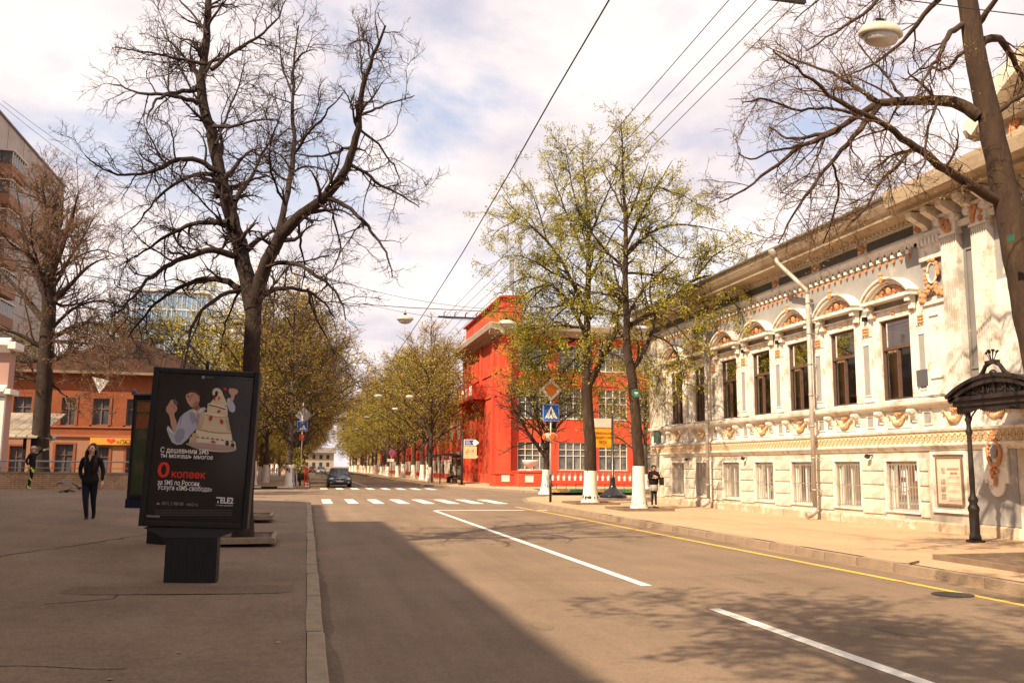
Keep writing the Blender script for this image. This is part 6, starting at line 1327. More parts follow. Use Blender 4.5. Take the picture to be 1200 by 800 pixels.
mb = MB(); mb.ball((.0, 0, 1.475), (.095, .085, .07), 12, 8); mb.obox((.1, 0, 1.47), (.09, .12, .012)); put('cap', mb.mesh('cap', mat('cap_cloth', (.6, .42, .38), .8)), t); face(t, (.02, 0, 1.41), (1, 0), .8)
mb = MB(); mb.lathe([(.12, 0), (.13, .1), (.105, .25), (.13, .42), (.06, .5)], (-.005, 0, .8), 14); put('jacket', mb.mesh('jacket', CBLK), t)
# woman beside the mansion corner
t = thing('person', 'woman in black jacket and light skirt standing between the whitewashed trunk and the mansion corner', 'person', (12.94, 32.6, .15), rad(-15))
J = dict(pel=(0, 0, .88, .12, .14), waist=(0, .01, 1.02, .095, .11), chest=(0, 0, 1.22, .1, .14), neck=(0, -.01, 1.37, .045), jaw=(-.01, -.04, 1.43, .055), crown=(0, -.01, 1.52, .08),
         shL=(-.16, 0, 1.3, .06), elL=(-.2, -.06, 1.08, .05), wrL=(-.02, -.2, 1.12, .036), shR=(.16, 0, 1.3, .06), elR=(.23, -.04, 1.07, .052), wrR=(.08, -.22, 1.16, .036),
         hipL=(-.07, 0, .82, .09), knL=(-.05, -.02, .46, .055), anL=(-.07, .03, .1, .038), toL=(-.09, -.1, .04, .034), hipR=(.075, 0, .82, .09), knR=(.06, 0, .46, .055), anR=(.08, .03, .1, .038), toR=(.1, -.1, .04, .034))
def rule_c(c):
    if c.z > 1.36: return 0
    if c.z < .09: return 2
    if c.y < -.17 and c.z > 1: return 0 if c.y < -.2 else 1
    return 1
skin_body('body', J, BONES, [SKIN, CBLK, mat('beige_shoe', (.5, .38, .28), .6)], rule_c, t)
mb = MB(); mb.lathe([(.15, 0), (.165, .05), (.135, .3)], (0, 0, .62), 14); me = mb.mesh('skirt', mat('grey_skirt', (.34, .31, .28), .9, .15, 9)); me.transform(Matrix.Diagonal((1, .8, 1, 1))); put('skirt', me, t)
mb = MB(); mb.lathe([(.17, 0), (.19, .12), (.17, .3), (.18, .42), (.07, .52)], (0, 0, .87), 14); me = mb.mesh('jacket', CBLK); me.transform(Matrix.Diagonal((1, .75, 1, 1))); put('jacket', me, t)
mb = MB(); hand(mb, (.0, -.21, 1.12), (1, -.2, .1), .9); hand(mb, (.07, -.23, 1.17), (-1, -.1, .1), .9); put('hands', mb.mesh('hands', SKIN), t)
mb = MB(); mb.ball((0, .015, 1.51), (.095, .1, .1), 12, 8); mb.tube([(0, .08, 1.5), (0, .11, 1.34), (0, .1, 1.2)], [.06, .07, .03], 8); put('hair', mb.mesh('hair', HAIRD), t)
mb = MB(); mb.ball((0, -.035, 1.47), (.06, .07, .08), 12, 8); put('face', mb.mesh('face', SKIN), t); face(t, (0, -.03, 1.48), s=.95)
bg = MB(); bg.obox((13.2, 32.45, 1.14), (.16, .1, .3)); bg.tube([(13.14, 32.45, 1.29), (13.17, 32.5, 1.5), (13.22, 32.45, 1.29)], .012, 6); bg.build('handbag', mat('bag_leather', (.02, .017, .016), .5, .1), None, (13.2, 32.45, 1.0), label='black shoulder bag at the side of the woman by the mansion corner', cat='bag')
# person waiting on the bus stop bench
t = thing('person', 'person in a pale yellow jacket sitting on the bus shelter bench', 'person', (12.75, 80.2, .15))
J = dict(pel=(.05, 0, .58, .12, .13), waist=(.03, 0, .74, .11), chest=(-.03, 0, .96, .12, .15), neck=(-.1, 0, 1.12, .05), jaw=(-.15, 0, 1.17, .06), crown=(-.13, 0, 1.27, .085),
         shL=(-.03, -.17, 1.04, .06), elL=(-.08, -.2, .8, .05), wrL=(-.28, -.1, .7, .035), shR=(-.03, .17, 1.04, .06), elR=(-.08, .2, .8, .05), wrR=(-.28, .1, .7, .035),
         hipL=(-.02, -.09, .56, .09), knL=(-.42, -.1, .56, .065), anL=(-.5, -.1, .12, .045), toL=(-.64, -.1, .05, .04), hipR=(-.02, .09, .56, .09), knR=(-.4, .1, .54, .065), anR=(-.38, .1, .1, .045), toR=(-.52, .1, .05, .04))
skin_body('body', J, BONES, [SKIN, mat('tan_jacket', (.55, .42, .2), .9, .1), CBLK], lambda c: 0 if (c.z > 1.1 and c.x < -.04) or (c.x < -.24 and .6 < c.z and abs(c.y) < .13 and c.z > .66) else (2 if c.z < .68 and c.x < .25 else 1), t)
mb = MB(); mb.ball((-.12, 0, 1.28), (.1, .09, .08), 10, 7); put('hair', mb.mesh('hair', HAIRD), t); face(t, (-.14, 0, 1.22), (-1, 0), .9)
mb = MB(); hand(mb, (-.28, -.1, .7), (-1, .3, -.2), .9); hand(mb, (-.28, .1, .7), (-1, -.3, -.2), .9); put('hands', mb.mesh('hands', SKIN), t)
# ================================================================== pigeons
PIG = mat('pigeon_grey', (.06, .06, .07), .7, .4, 30); PIGL = mat('pigeon_pale', (.3, .3, .31), .7, .2, 20)
def pigeon(label, loc, rz, wing, m, s=1., pitch=0):
    t = thing('pigeon', label, 'pigeon', loc, rz); t.scale = (s, s, s); t.rotation_euler.x = pitch
    mb = MB(); mb.tube([(0, -.15, .02), (0, -.13, .03), (0, -.09, .01), (0, 0, 0), (0, .09, .0), (0, .15, .0)], [.012, .028, .03, .055, .035, .012], 10); put('body', mb.mesh('body', m), t)
    mb = MB(); mb.add([(-.03, .1, 0), (.03, .1, 0), (.07, .24, -.01), (-.07, .24, -.01), (-.03, .1, .012), (.03, .1, .012), (.07, .24, 0), (-.07, .24, 0)], [(0, 1, 2, 3), (4, 5, 6, 7), (0, 1, 5, 4), (1, 2, 6, 5), (2, 3, 7, 6), (3, 0, 4, 7)]); put('tail', mb.mesh('tail', m), t)
    for s_ in (-1, 1):
        mb = MB(); n = 5; vs = []
        for k in range(n+1):
            f = k/n; x = s_*(.03+.29*f); z = .03+wing*.29*f; vs += [(x, -.06-.03*math.sin(f*PI), z), (x, .09-.02*f-.06*f*f, z), (x, -.06-.03*math.sin(f*PI), z+.01), (x, .09-.02*f-.06*f*f, z+.006)]
        fs = []
        for k in range(n): a = 4*k; fs += [(a, a+1, a+5, a+4), (a+2, a+3, a+7, a+6), (a, a+2, a+6, a+4), (a+1, a+3, a+7, a+5)]
        mb.add(vs, fs); put('wing', mb.mesh('wing', m), t)
    mb = MB()
    for s_ in (-1, 1): mb.tube([(s_*.02, .0, -.04), (s_*.02, .01, -.1), (s_*.02, -.03, -.105)], .005, 4)
    put('legs', mb.mesh('legs', mat('pigeon_leg', (.4, .1, .08), .6)), t)
    return t
pigeon('pale pigeon flying up in front of the raised arm of the boy', (-8.85, 34.6, 2.43), rad(80), .5, PIGL, 1.0, .2)
pigeon('dark pigeon with spread wings taking off over the plaza, lower left of the pair', (-7.7, 32.4, .70), rad(60), -.25, PIG, 1.05)
pigeon('dark pigeon just above the ground just left of the walking woman', (-7.35, 32.6, .78), rad(40), .55, PIG, .9)
pigeon('grey pigeon banking steeply with lowered wings between the boy and the walking woman', (-7.75, 32.0, 1.0), rad(-30), -.7, mat('pigeon_mid', (.16, .13, .12), .7, .3, 20), 1.1, .5)
# ================================================================== cars
def sedan(label, loc, rz, paint, plate=True):
    t = thing('car', label, 'car', loc, rz); m = mat('car_'+paint[0], paint[1], .28, .04, 2, spec=.6, metal=.25)
    st = [(-2.3, .30, .48, .60, .60), (-2.24, .24, .60, .74, .66), (-2.0, .2, .70, .83, .74), (-1.55, .18, .74, .88, .84), (-.95, .18, .76, .9, .93), (-.3, .18, .76, .9, .95), (.7, .18, .76, .9, .97), (1.5, .2, .76, .89, .98), (2.0, .24, .74, .85, .97), (2.22, .3, .66, .78, .92), (2.28, .36, .55, .68, .8)]
    ring = []
    for y, zb, wb, wm, zt in st:
        half = [(0, zb), (wb*.9, zb), (wb+.06, zb+.08), (wm, (zb+zt)/2-.05), (wm-.01, zt-.14), (wm-.09, zt-.03), (0, zt+.02)]
        ring.append([(x, y, z) for x, z in half]+[(-x, y, z) for x, z in half[-2:0:-1]])
    n = len(ring[0]); mb = MB(); vs = [p for r in ring for p in r]; fs = [(i*n+k, i*n+(k+1) % n, (i+1)*n+(k+1) % n, (i+1)*n+k) for i in range(len(ring)-1) for k in range(n)]+[list(range(n)), [len(vs)-n+k for k in range(n)]]
    mb.add(vs, fs, True); put('body', mb.mesh('body', m), t)
    g_ = [(-1.0, .74, .92), (-.2, .60, 1.38), (.0, .59, 1.42), (.7, .58, 1.43), (1.15, .57, 1.36), (1.85, .70, .96)]
    mb = MB(); vs = [];
    for y, w, z in g_: vs += [(-w, y, z), (w, y, z), (.80, y, .91), (-.80, y, .91)]
    fs = [(4*i+k, 4*i+(k+1) % 4, 4*i+4+(k+1) % 4, 4*i+4+k) for i in range(5) for k in range(4)]; mb.add(vs, fs); put('windows', mb.mesh('windows', mat('car_glass', (.045, .05, .055), .06, .1, 1, spec=.9)), t)
    mb = MB(); mb.add([(-.6, -.22, 1.385), (.6, -.22, 1.385), (.6, 0, 1.43), (.59, .7, 1.445), (.58, 1.17, 1.37), (-.58, 1.17, 1.37), (-.59, .7, 1.445), (-.6, 0, 1.43)], [(0, 1, 2, 7), (7, 2, 3, 6), (6, 3, 4, 5)])
    for s_ in (-1, 1):
        mb.bar((s_*.745, -1.0, .93), (s_*.605, -.2, 1.4), .06, .05); mb.bar((s_*.605, -.2, 1.4), (s_*.585, 1.15, 1.38), .05, .05); mb.bar((s_*.585, 1.15, 1.38), (s_*.71, 1.86, .97), .08, .06); mb.bar((s_*.6, .45, 1.4), (s_*.76, .48, .93), .06, .05)
    put('roof', mb.mesh('roof', m), t)
    for x in (-.8, .8):
        for y in (-1.45, 1.35):
            w = MB(); w.tube([(x-.1, y, .31), (x+.1, y, .31)], .31, 18); wo = put('wheel', w.mesh('wheel', mat('tyre', (.02,)*3, .9)), t); r_ = MB(); r_.tube([(x-.105, y, .31), (x+.105, y, .31)], .19, 10); put('rim', r_.mesh('rim', GREYM), wo)
    for s_ in (-1, 1):
        mb = MB(); mb.ball((s_*.6, -2.17, .64), (.2, .1, .07), 10, 6); put('headlight', mb.mesh('headlight', mat('headlight', (.75, .72, .68), .1, .05, spec=.9)), t)
        mb = MB(); mb.ball((s_*.66, 2.2, .78), (.17, .08, .08), 8, 5); put('tail_light', mb.mesh('tail_light', mat('tail_red', (.45, .02, .02), .2)), t)
        mb = MB(); mb.ball((s_*.98, -.72, 1.0), (.11, .06, .08), 8, 6); put('mirror', mb.mesh('mirror', m), t)
        mb = MB(); mb.ball((s_*.62, -2.27, .38), (.09, .03, .04), 8, 5); put('fog_light', mb.mesh('fog_light', WHITE), t)
    mb = MB(); mb.prism([(-.3, .68), (.3, .68), (.22, .54), (-.22, .54)], lambda u, v, d: (u, d, v), -2.3, -2.24); mb.box(-.5, .5, -2.33, -2.28, .32, .42); put('grille', mb.mesh('grille', BLACK), t)
    mb = MB(); mb.box(-.31, .31, -2.315, -2.302, .675, .7); mb.ball((0, -2.31, .63), (.06, .02, .045), 8, 5); put('chrome_trim', mb.mesh('chrome_trim', mat('chrome', (.7, .7, .7), .15, .02, metal=1)), t)
    mb = MB(); mb.box(-.26, .26, -2.345, -2.32, .42, .53); put('number_plate', mb.mesh('number_plate', mat('plate', (.6, .56, .5), .5)), t)
    return t
sedan('dark blue-grey sedan driving towards the zebra crossing', (2.42, 71, 0), 0, ('slate_blue', (.045, .06, .085)))
sedan('black car parked half on the pavement beyond the crossing sign', (-.75, 84, .1), PI, ('black', (.015, .015, .017)))
sedan('white car parked behind the railing of the brick wall', (-14.1, 39.2, .2), rad(90), ('white', (.6, .58, .56)))
sedan('small pale car far down the street in the oncoming lane', (2.6, 176, 0), 0, ('silver', (.5, .5, .5)))
sedan('small dark red car far down the street near its end', (1.2, 210, 0), 0, ('dark_red', (.2, .03, .03)))
# ================================================================== signs
SBLUE = mat('sign_blue', (.015, .10, .45), .45, .04); SWH = mat('sign_white', (.75, .74, .7), .45, .04); SOR = mat('sign_orange_diamond', (.78, .25, .04), .5, .06); SGR = mat('sign_back_grey', (.36, .35, .34), .5, .08); SBK = mat('sign_black', (.02, .02, .02), .5)
def plate(t, pts, y, th, nm, m): mb = MB(); mb.prism(pts, lambda u, v, d: (u, d, v), y, y+th); return put(nm, mb.mesh(nm, m), t)
def ped_sign(t, cz, w, y=-.06, cx=0):
    p = plate(t, [(cx-w/2, cz-w/2), (cx+w/2, cz-w/2), (cx+w/2, cz+w/2), (cx-w/2, cz+w/2)], y, .02, 'crossing_plate', SBLUE)
    plate(p, [(cx-w*.46, cz-w*.46), (cx+w*.46, cz-w*.46), (cx+w*.46, cz+w*.46), (cx-w*.46, cz+w*.46)], y-.002, .002, 'white_border', SWH)
    plate(p, [(cx-w*.44, cz-w*.44), (cx+w*.44, cz-w*.44), (cx+w*.44, cz+w*.44), (cx-w*.44, cz+w*.44)], y-.004, .002, 'blue_field', SBLUE)
    plate(p, [(cx-w*.38, cz-w*.34), (cx+w*.38, cz-w*.34), (cx, cz+w*.37)], y-.006, .002, 'white_triangle', SWH)
    m = MB(); s = w*.5   # walking figure
    m.ball((cx+.0*s, y-.008, cz+.34*s), (.055*s, .003, .06*s), 8, 5)
    for a, b, th in (((.0, .27), (-.03, 0), .13), ((-.03, .02), (-.2, -.5), .09), ((-.02, .02), (.08, -.22), .09), ((.08, -.22), (.18, -.52), .08), ((.0, .22), (.16, .02), .055), ((0, .22), (-.16, .05), .055)):
        m.bar((cx+a[0]*s, y-.008, cz+a[1]*s), (cx+b[0]*s, y-.008, cz+b[1]*s), .003, th*s)
    for k in range(3): m.box(cx-.3*w+k*.2*w, cx-.2*w+k*.2*w, y-.009, y-.0065, cz-.325*w, cz-.29*w)
    put('walking_figure', m.mesh('walking_figure', SBK), p)
def sign_pole(t, top, r, m1, m2, split):
    mb = MB(); mb.tube([(0, 0, split), (0, 0, top)], r, 10); put('pole', mb.mesh('pole', m1), t); mb = MB(); mb.tube([(0, 0, 0), (0, 0, split)], r*1.6, 10); put('pole_base', mb.mesh('pole_base', m2), t)
def diamond(c, r): return [(0, c-r), (r, c), (0, c+r), (-r, c)]
t = thing('road_sign', 'white pole on the right corner with orange priority diamond, crossing sign and round amber signal', 'road sign', (10.24, 37.7, .15))
sign_pole(t, 5.26, .035, WHITE, BLACK, 1.15); p = plate(t, diamond(4.83, .52), -.06, .02, 'priority_plate', SGR); plate(p, diamond(4.83, .49), -.064, .004, 'white_border', SWH); plate(p, diamond(4.83, .34), -.068, .004, 'amber_field', SOR); ped_sign(t, 3.83, .78)
mb = MB(); mb.tube([(.04, -.2, 2.78), (.04, .04, 2.78)], .19, 18); mb.tube([(-.3, -.03, 2.78), (-.1, .02, 2.78)], [.13, .19], 14); hb = put('signal_housing', mb.mesh('signal_housing', mat('signal_case', (.5, .42, .33), .6)), t)
mb = MB(); mb.ball((.04, -.2, 2.78), (.165, .05, .165), 14, 8); put('lens', mb.mesh('lens', mat('red_lens', (.75, .12, .03), .25, .1, spec=.7)), hb)
mb = MB(); mb.tube([(-.34, -.04, 2.78), (-.3, -.03, 2.78)], [.11, .15], 12); put('lens', mb.mesh('lens', mat('red_lens', (.75, .12, .03))), hb)
t = thing('road_sign', 'white pole on the far left island with grey diamond back, crossing sign and orange-red signal', 'road sign', (-.45, 66.6, .15))
sign_pole(t, 5.95, .04, WHITE, BLACK, 1.35); plate(t, diamond(5.1, .62), .05, .02, 'priority_plate', SGR); ped_sign(t, 4.25, .78)
mb = MB(); mb.obox((-.02, -.12, 3.45), (.36, .2, .42)); hb = put('signal_housing', mb.mesh('signal_housing', mat('signal_red_case', (.55, .1, .04), .5)), t); mb = MB(); mb.ball((-.02, -.22, 3.47), (.14, .05, .14), 12, 6); put('lens', mb.mesh('lens', mat('red_lens', (.75, .12, .03))), hb)
t = thing('barrier_post', 'short red metal barrier post beside the far left crossing sign', 'post', (-.05, 66.9, .15)); mb = MB(); mb.box(-.13, -.05, -.05, .05, 0, 1.35); mb.box(.05, .13, -.05, .05, 0, 1.35)
put('post', mb.mesh('post', mat('barrier_red', (.6, .05, .03), .5)), t); mb = MB(); mb.box(-.15, .15, -.06, .06, .9, 1.35); mb.box(-.15, .15, -.06, .06, .3, .4); put('panel', mb.mesh('panel', mat('barrier_red', (.6, .05, .03))), t)
t = thing('bus_stop_sign', 'black pole before the red tower with blue arrow plate over tan map board', 'sign', (12.37, 73.2, .15))
mb = MB(); mb.tube([(0, 0, 0), (0, 0, 4.1)], .1, 8); mb.box(-.25, .25, -.2, .2, 0, .08); mb.ball((0, 0, 4.15), .12, 8, 6); put('pole', mb.mesh('pole', BLACK), t)
p = plate(t, [(.12, 3.2), (1.1, 3.2), (1.4, 3.45), (1.1, 3.7), (.12, 3.7)], -.05, .04, 'arrow_plate', SWH); plate(p, [(.18, 3.25), (.95, 3.25), (.82, 3.45), (.95, 3.65), (.18, 3.65)], -.056, .006, 'blue_field', mat('sign_navy', (.03, .07, .25), .5))
mb = MB(); mb.box(.25, .6, -.06, -.056, 3.5, 3.55); mb.box(.25, .7, -.06, -.056, 3.35, 3.4); put('print', mb.mesh('print', SWH), p)
p = plate(t, [(.1, 2.15), (1.15, 2.15), (1.35, 2.3), (1.2, 2.45), (1.2, 3.15), (.1, 3.15)], -.05, .04, 'map_board', mat('map_tan', (.72, .46, .24), .6)); mb = MB(); rr = random.Random(1)
for k in range(13): a = rr.uniform(.28, .98); z = rr.uniform(2.5, 2.9); mb.bar((a, -.054, z), (a+rr.uniform(-.16, .16), -.054, z+rr.uniform(-.1, .1)), .004, .05)
put('print', mb.mesh('print', mat('map_red', (.55, .12, .05), .6)), p)
t = thing('no_parking_sign', 'round no-parking sign over a small white plate in the far right tree row', 'sign', (9.95, 110, .15))
mb = MB(); mb.tube([(0, 0, 0), (0, 0, 3.5)], .04, 6); put('pole', mb.mesh('pole', GREYM), t); mb = MB(); mb.tube([(0, -.08, 3.1), (0, -.05, 3.1)], .36, 18); put('disc', mb.mesh('disc', mat('sign_red', (.5, .04, .06), .5)), t); mb = MB(); mb.tube([(0, -.085, 3.1), (0, -.08, 3.1)], .28, 18); put('blue_field', mb.mesh('blue_field', SBLUE), t)
mb = MB(); mb.bar((-.2, -.09, 3.3), (.2, -.09, 2.9), .01, .08); put('red_bar', mb.mesh('red_bar', mat('sign_red', (.5, .04, .06))), t); plate(t, [(-.55, 2.0), (.3, 2.0), (.3, 2.35), (-.55, 2.35)], -.07, .03, 'supplement_plate', SWH)
# information pole with bell foot and orange sign
t = thing('information_pole', 'dark pole with bell-shaped foot carrying an orange admissions sign near the mansion', 'sign pole', (15.0, 43.3, .15))
mb = MB(); mb.lathe([(.68, 0), (.7, .06), (.66, .16), (.5, .22), (.42, .34), (.22, .46), (.15, .62), (.12, .95), (.13, 1.0), (.06, 1.06), (.05, 4.1), (.02, 4.2)], (0, 0, 0), 20); put('pole', mb.mesh('pole', mat('glossy_black', (.02, .02, .022), .25, .1, spec=.6)), t)
mb = MB(); mb.box(-.98, -.08, -.06, .06, 3.5, 3.95); put('lamp_box', mb.mesh('lamp_box', mat('pale_box', (.6, .54, .44), .6)), t)
mb = MB(); mb.box(-.98, -.08, -.05, .05, 2.5, 3.42); bd = put('orange_board', mb.mesh('orange_board', mat('board_orange', (.80, .36, .02), .5, .04)), t)
for s_, z in (('ПРИЕМНАЯ', 3.14), ('КОМИССИЯ', 2.93), ('НГТУ', 2.7)): text('lettering', s_, .165, mat('letter_brown', (.28, .07, .01), .5), bd, frameM((-.53, -.055, z), (1, 0, 0), (0, 0, 1)), bold=.004)
# little round number disc on the linden trunk
mb = MB(); mb.tube([(0, -.02, 0), (0, 0, 0)], .16, 18); o = mb.mesh('number_disc', mat('disc_green', (.04, .15, .09), .4)); d = put('number_disc', o, None, (11.45, 30.45, 4.3), 0, label='small round green disc fixed to the linden trunk beside the mansion', cat='disc')
mb = MB(); mb.box(-.07, .07, -.026, -.021, -.01, .03); mb.box(-.04, .04, -.026, -.021, -.06, -.04); put('print', mb.mesh('print', SWH), d)
mb = MB(); mb.obox((10.96, 12.0, 5.35), (.02, .12, .11), Matrix.Rotation(.5, 3, 'Z')); mb.build('green_tag', mat('tag_green', (.02, .07, .05), .5, .3, 9), None, (10.96, 12.0, 5.35), label='torn green tag nailed to the thick trunk at the right edge', cat='tag')
# ================================================================== overhead lamps and wires
LH = mat('lamp_hood', (.50, .47, .38), .5, .12, 3); LGL = mat('lamp_bowl', (.42, .38, .34), .2, .1, 3, spec=.6)
def lamp_parts():
    h = MB(); prof = [(0, .13), (.14, .125), (.24, .09), (.285, .02), (.29, -.02), (.27, -.03)]; h.lathe(prof[::-1], (0, 0, 0), 22); a = h.mesh('hood', LH)
    g_ = MB(); g_.lathe([(.02, -.17), (.12, -.15), (.2, -.11), (.25, -.03)], (0, 0, 0), 20); b = g_.mesh('glass_bowl', LGL)
    c_ = MB(); c_.box(-.05, .05, -.03, .03, .12, .2); c_.tube([(0, 0, .2), (0, 0, .3)], .012, 5); return a, b, c_.mesh('hanger', DARKM)
LA, LB, LC = lamp_parts()
def lamp(x, y, z, label, s=1.):
    t = thing('hanging_lamp', label, 'street lamp', (x, y, z), 0, 'street lamps hung on span wires'); t.scale = (s*1.0, s*.62, s)
    put('hood', LA, t); put('glass_bowl', LB, t); put('hanger', LC, t)
lamp(7.73, 10.6, 7.77, 'large cream street lamp hanging among the twigs at the upper right', 1.15)
for x, y, lab in ((3.01, 29.8, 'street lamp over the left lane, hung before the first row of budding trees'), (6.5, 29.8, 'street lamp hung in front of the red tower cornice'), (4.69, 63.8, 'left lamp of the second pair over the road'), (6.92, 63.8, 'right lamp of the second pair over the road'), (7.2, 78, 'third lamp along the right side of the road'), (5.74, 92.5, 'lamp with its partner low over the middle of the far road'),
                  (6.35, 123, 'very distant lamp over the right lane'), (4.45, 121.6, 'very distant lamp over the road axis'), (3.79, 142, 'tiny far lamp over the left lane'), (5.43, 163, 'tiny far lamp over the road axis'), (3.2, 188, 'farthest tiny lamp over the street')): lamp(x, y, 6.5, lab, 1.0)
def wire(label, pts, r=.012, m=None, group=None, name='overhead_wire'): mb = MB(); mb.tube(pts, r, 5, cap=False); mb.build(name, m or BLACK, None, pts[0], label=label, cat='wire', group=group)
def sag(a, b, s, n=10): return [tuple(a[k]+(b[k]-a[k])*i/n-(s*4*(i/n)*(1-i/n) if k == 2 else 0) for k in range(3)) for i in range(n+1)]
wire('black span wire crossing the street above the nearest hanging lamp', sag((-13, 10.6, 8.9), (15.3, 10.6, 8.5), .35), .009)
wire('black span wire crossing the street in front of the red tower', sag((-9, 29.8, 7.6), (15.2, 29.8, 7.3), .55), .012)
wire('thin span wire carrying the second pair of lamps', sag((-4, 63.8, 7.6), (15.0, 63.8, 7.6), .5), .011)
xs0 = (5.43, 5.8, 6.12, 6.37); xs1 = (4.4, 4.7, 5.02, 5.32); WB = mat('copper_wire', (.16, .11, .07), .5, metal=.5)
for k, w in enumerate(('outermost of the four contact wires on the left side', 'second contact wire from the left', 'third contact wire from the left', 'rightmost of the four contact wires')):
    pts = [(xs0[k]+.9, -8, 8.6), (xs0[k], 10.6, 8.03), (xs0[k]*.5+xs1[k]*.5, 20, 7.2), (xs1[k], 29.6, 6.68), (xs1[k], 46, 6.3), (xs1[k], 64, 6.45), (xs1[k]-.1, 110, 6.3), (xs1[k]-.3, 170, 6.4), (xs1[k]-.4, 240, 6.4)]
    wire(w+' above the road', pts, .007, WB, 'trolleybus contact wires')
for x0, x1, y, z, lab in ((4.1, 5.5, 29.6, 6.6, 'dark crossbar with small insulators holding the contact wires before the red tower'), (5.9, 6.55, 10.6, 8.1, 'dark insulator bar at the top of the picture beside the nearest lamp')):
    mb = MB(); mb.box(x0, x1, y-.03, y+.03, z-.03, z+.03)
    for k in range(4): x = x0+.2+(x1-x0-.3)*k/3; mb.tube([(x, y, z), (x, y, z+.14), (x+.06, y, z+.2)], .016, 5)
    mb.build('insulator_bar', BLACK, None, (x0, y, z), label=lab, cat='insulator bar')
wire('thick black cable running along the street towards the crossbar', [(4.65, -6, 9.6), (4.65, 8, 9.55), (4.65, 13.4, 9.42), (4.65, 17, 9.22), (4.65, 21, 8.92), (4.65, 28, 8.5), (4.65, 36, 8.2), (4.65, 64, 7.5), (4.6, 110, 7.4)], .016)
wire('thin pair cable strung from the tower block roof across the street', sag((-29, 88, 34.9), (17.5, 88, 17.5), 4.2, 16), .02)
wire('thin cable strung just below the other one from the tower block roof', sag((-29, 86, 34.2), (17.5, 90, 16.6), 4.8, 16), .018)
# ================================================================== advertising stands
def light_box(name, label, loc, rz, tilt, w=1.42, h=1.93, ped=.6, pw=.66, glassm=None):
    t = thing(name, label, 'advertising stand', loc, rz); t.rotation_euler.y = tilt
    def part(nm, mb, m, par=None): return put(nm, mb.mesh(nm, m), par or t)
    z0, z1, d = ped, ped+h, .075
    mb = MB(); mb.prism([(-pw/2, -.1), (pw/2, -.1), (pw/2, .1), (-pw/2, .1)], lambda u, v, e: (u, v, e), -.15, ped-.1)
    for k in range(7): mb.box(-pw/2+.05+k*.09, -pw/2+.08+k*.09, -.106, -.1, 0, ped-.12)
    part('pedestal', mb, DARKM)
    mb = MB(); mb.add([(-pw/2-.02, -.11, ped-.12), (pw/2+.02, -.11, ped-.12), (pw/2+.02, .11, ped-.12), (-pw/2-.02, .11, ped-.12), (-w/2+.06, -d, z0-.0), (w/2-.06, -d, z0), (w/2-.06, d, z0), (-w/2+.06, d, z0)], [(0, 1, 2, 3), (4, 5, 6, 7), (0, 1, 5, 4), (1, 2, 6, 5), (2, 3, 7, 6), (3, 0, 4, 7)]); part('funnel', mb, DARKM)
    mb = MB(); mb.box(-w/2+.02, w/2-.02, -d+.03, d-.03, z0+.005, z1-.005); part('cabinet', mb, BLACK)
    # four frame profiles with rounded outer lip
    fw = .07
    for a, b, c, e in ((-w/2, -w/2+fw, z0, z1), (w/2-fw, w/2, z0, z1)):
        mb = MB(); mb.prism([(a+.012, -d-.02), (b-.012, -d-.02), (b, -d-.008), (b, d+.02), (a, d+.02), (a, -d-.008)], lambda u, v, q: (u, v, q), c, e); part('frame_side', mb, DARKM)
    for c, e in ((z0, z0+fw), (z1-fw, z1)):
        mb = MB(); mb.prism([(-d-.02, c+.012), (-d-.02, e-.012), (-d-.008, e), (d+.02, e), (d+.02, c), (-d-.008, c)], lambda u, v, q: (q, u, v), -w/2+fw+.001, w/2-fw-.001); part('frame_rail', mb, DARKM)
    return t, z0, z1, d
bb, z0, z1, dd = light_box('advertising_stand', 'large black advertising stand with cake poster on the pavement in front of the bare tree', (-1.35, 12.05, .16), rad(-5), 0, 1.31, 1.98, .66, .62)
mb = MB(); mb.tube([(-.02, 0, z1), (-.02, 0, z1+.12)], .02, 8); put('rod', mb.mesh('rod', DARKM), bb)
# poster sheet; art() turns a point of the printed artwork's layout grid into the sheet's plane
PW0, PW1, PH0, PH1 = -.555, .555, z0+.11, z1-.12
YP = -dd+.006
def art(zx, zy, lower=False):
    px = 150+zx/6.667-161; py = (520 if lower else 420)+zy/6.667-612
    a, b, c, e = 132/1.42, 15/1.93, 6/1.42, -182/1.93; det = a*e-b*c
    return (((e*px-b*py)/det-.71)*.93, z0+(-c*px+a*py)/det)
mb = MB(); mb.box(-.58, .58, -dd-.002, -dd+.003, z0+.07, z1-.07); put('black_border', mb.mesh('black_border', mat('poster_border', (.006, .006, .006), .4)), bb)
mb = MB(); mb.box(PW0, PW1, -dd-.004, -dd-.0025, PH0, PH1); post_ = put('poster', mb.mesh('poster', mat('poster_black', (.013, .009, .008), .5, .3, 2)), bb)
_lay = [0]
def shape(nm, pts, m, lower=False, close=True, raw=False):
    _lay[0] += 1; y = -dd-.005-_lay[0]*.00018; mb = MB(); q = pts if raw else [art(a, b, lower) for a, b in pts]
    mb.add([(u, y, v) for u, v in q], [list(range(len(q)))]); return put(nm, mb.mesh(nm, m), post_)
def ell(cx, cy, rx, ry, rot=0, n=26, a0=0, a1=2*PI): return [(cx+rx*math.cos(a)*math.cos(rot)-ry*math.sin(a)*math.sin(rot), cy+rx*math.cos(a)*math.sin(rot)+ry*math.sin(a)*math.cos(rot)) for a in [a0+(a1-a0)*k/n for k in range(n)]]
PC = lambda n, c: mat('print_'+n, c, .5, .08, 6)
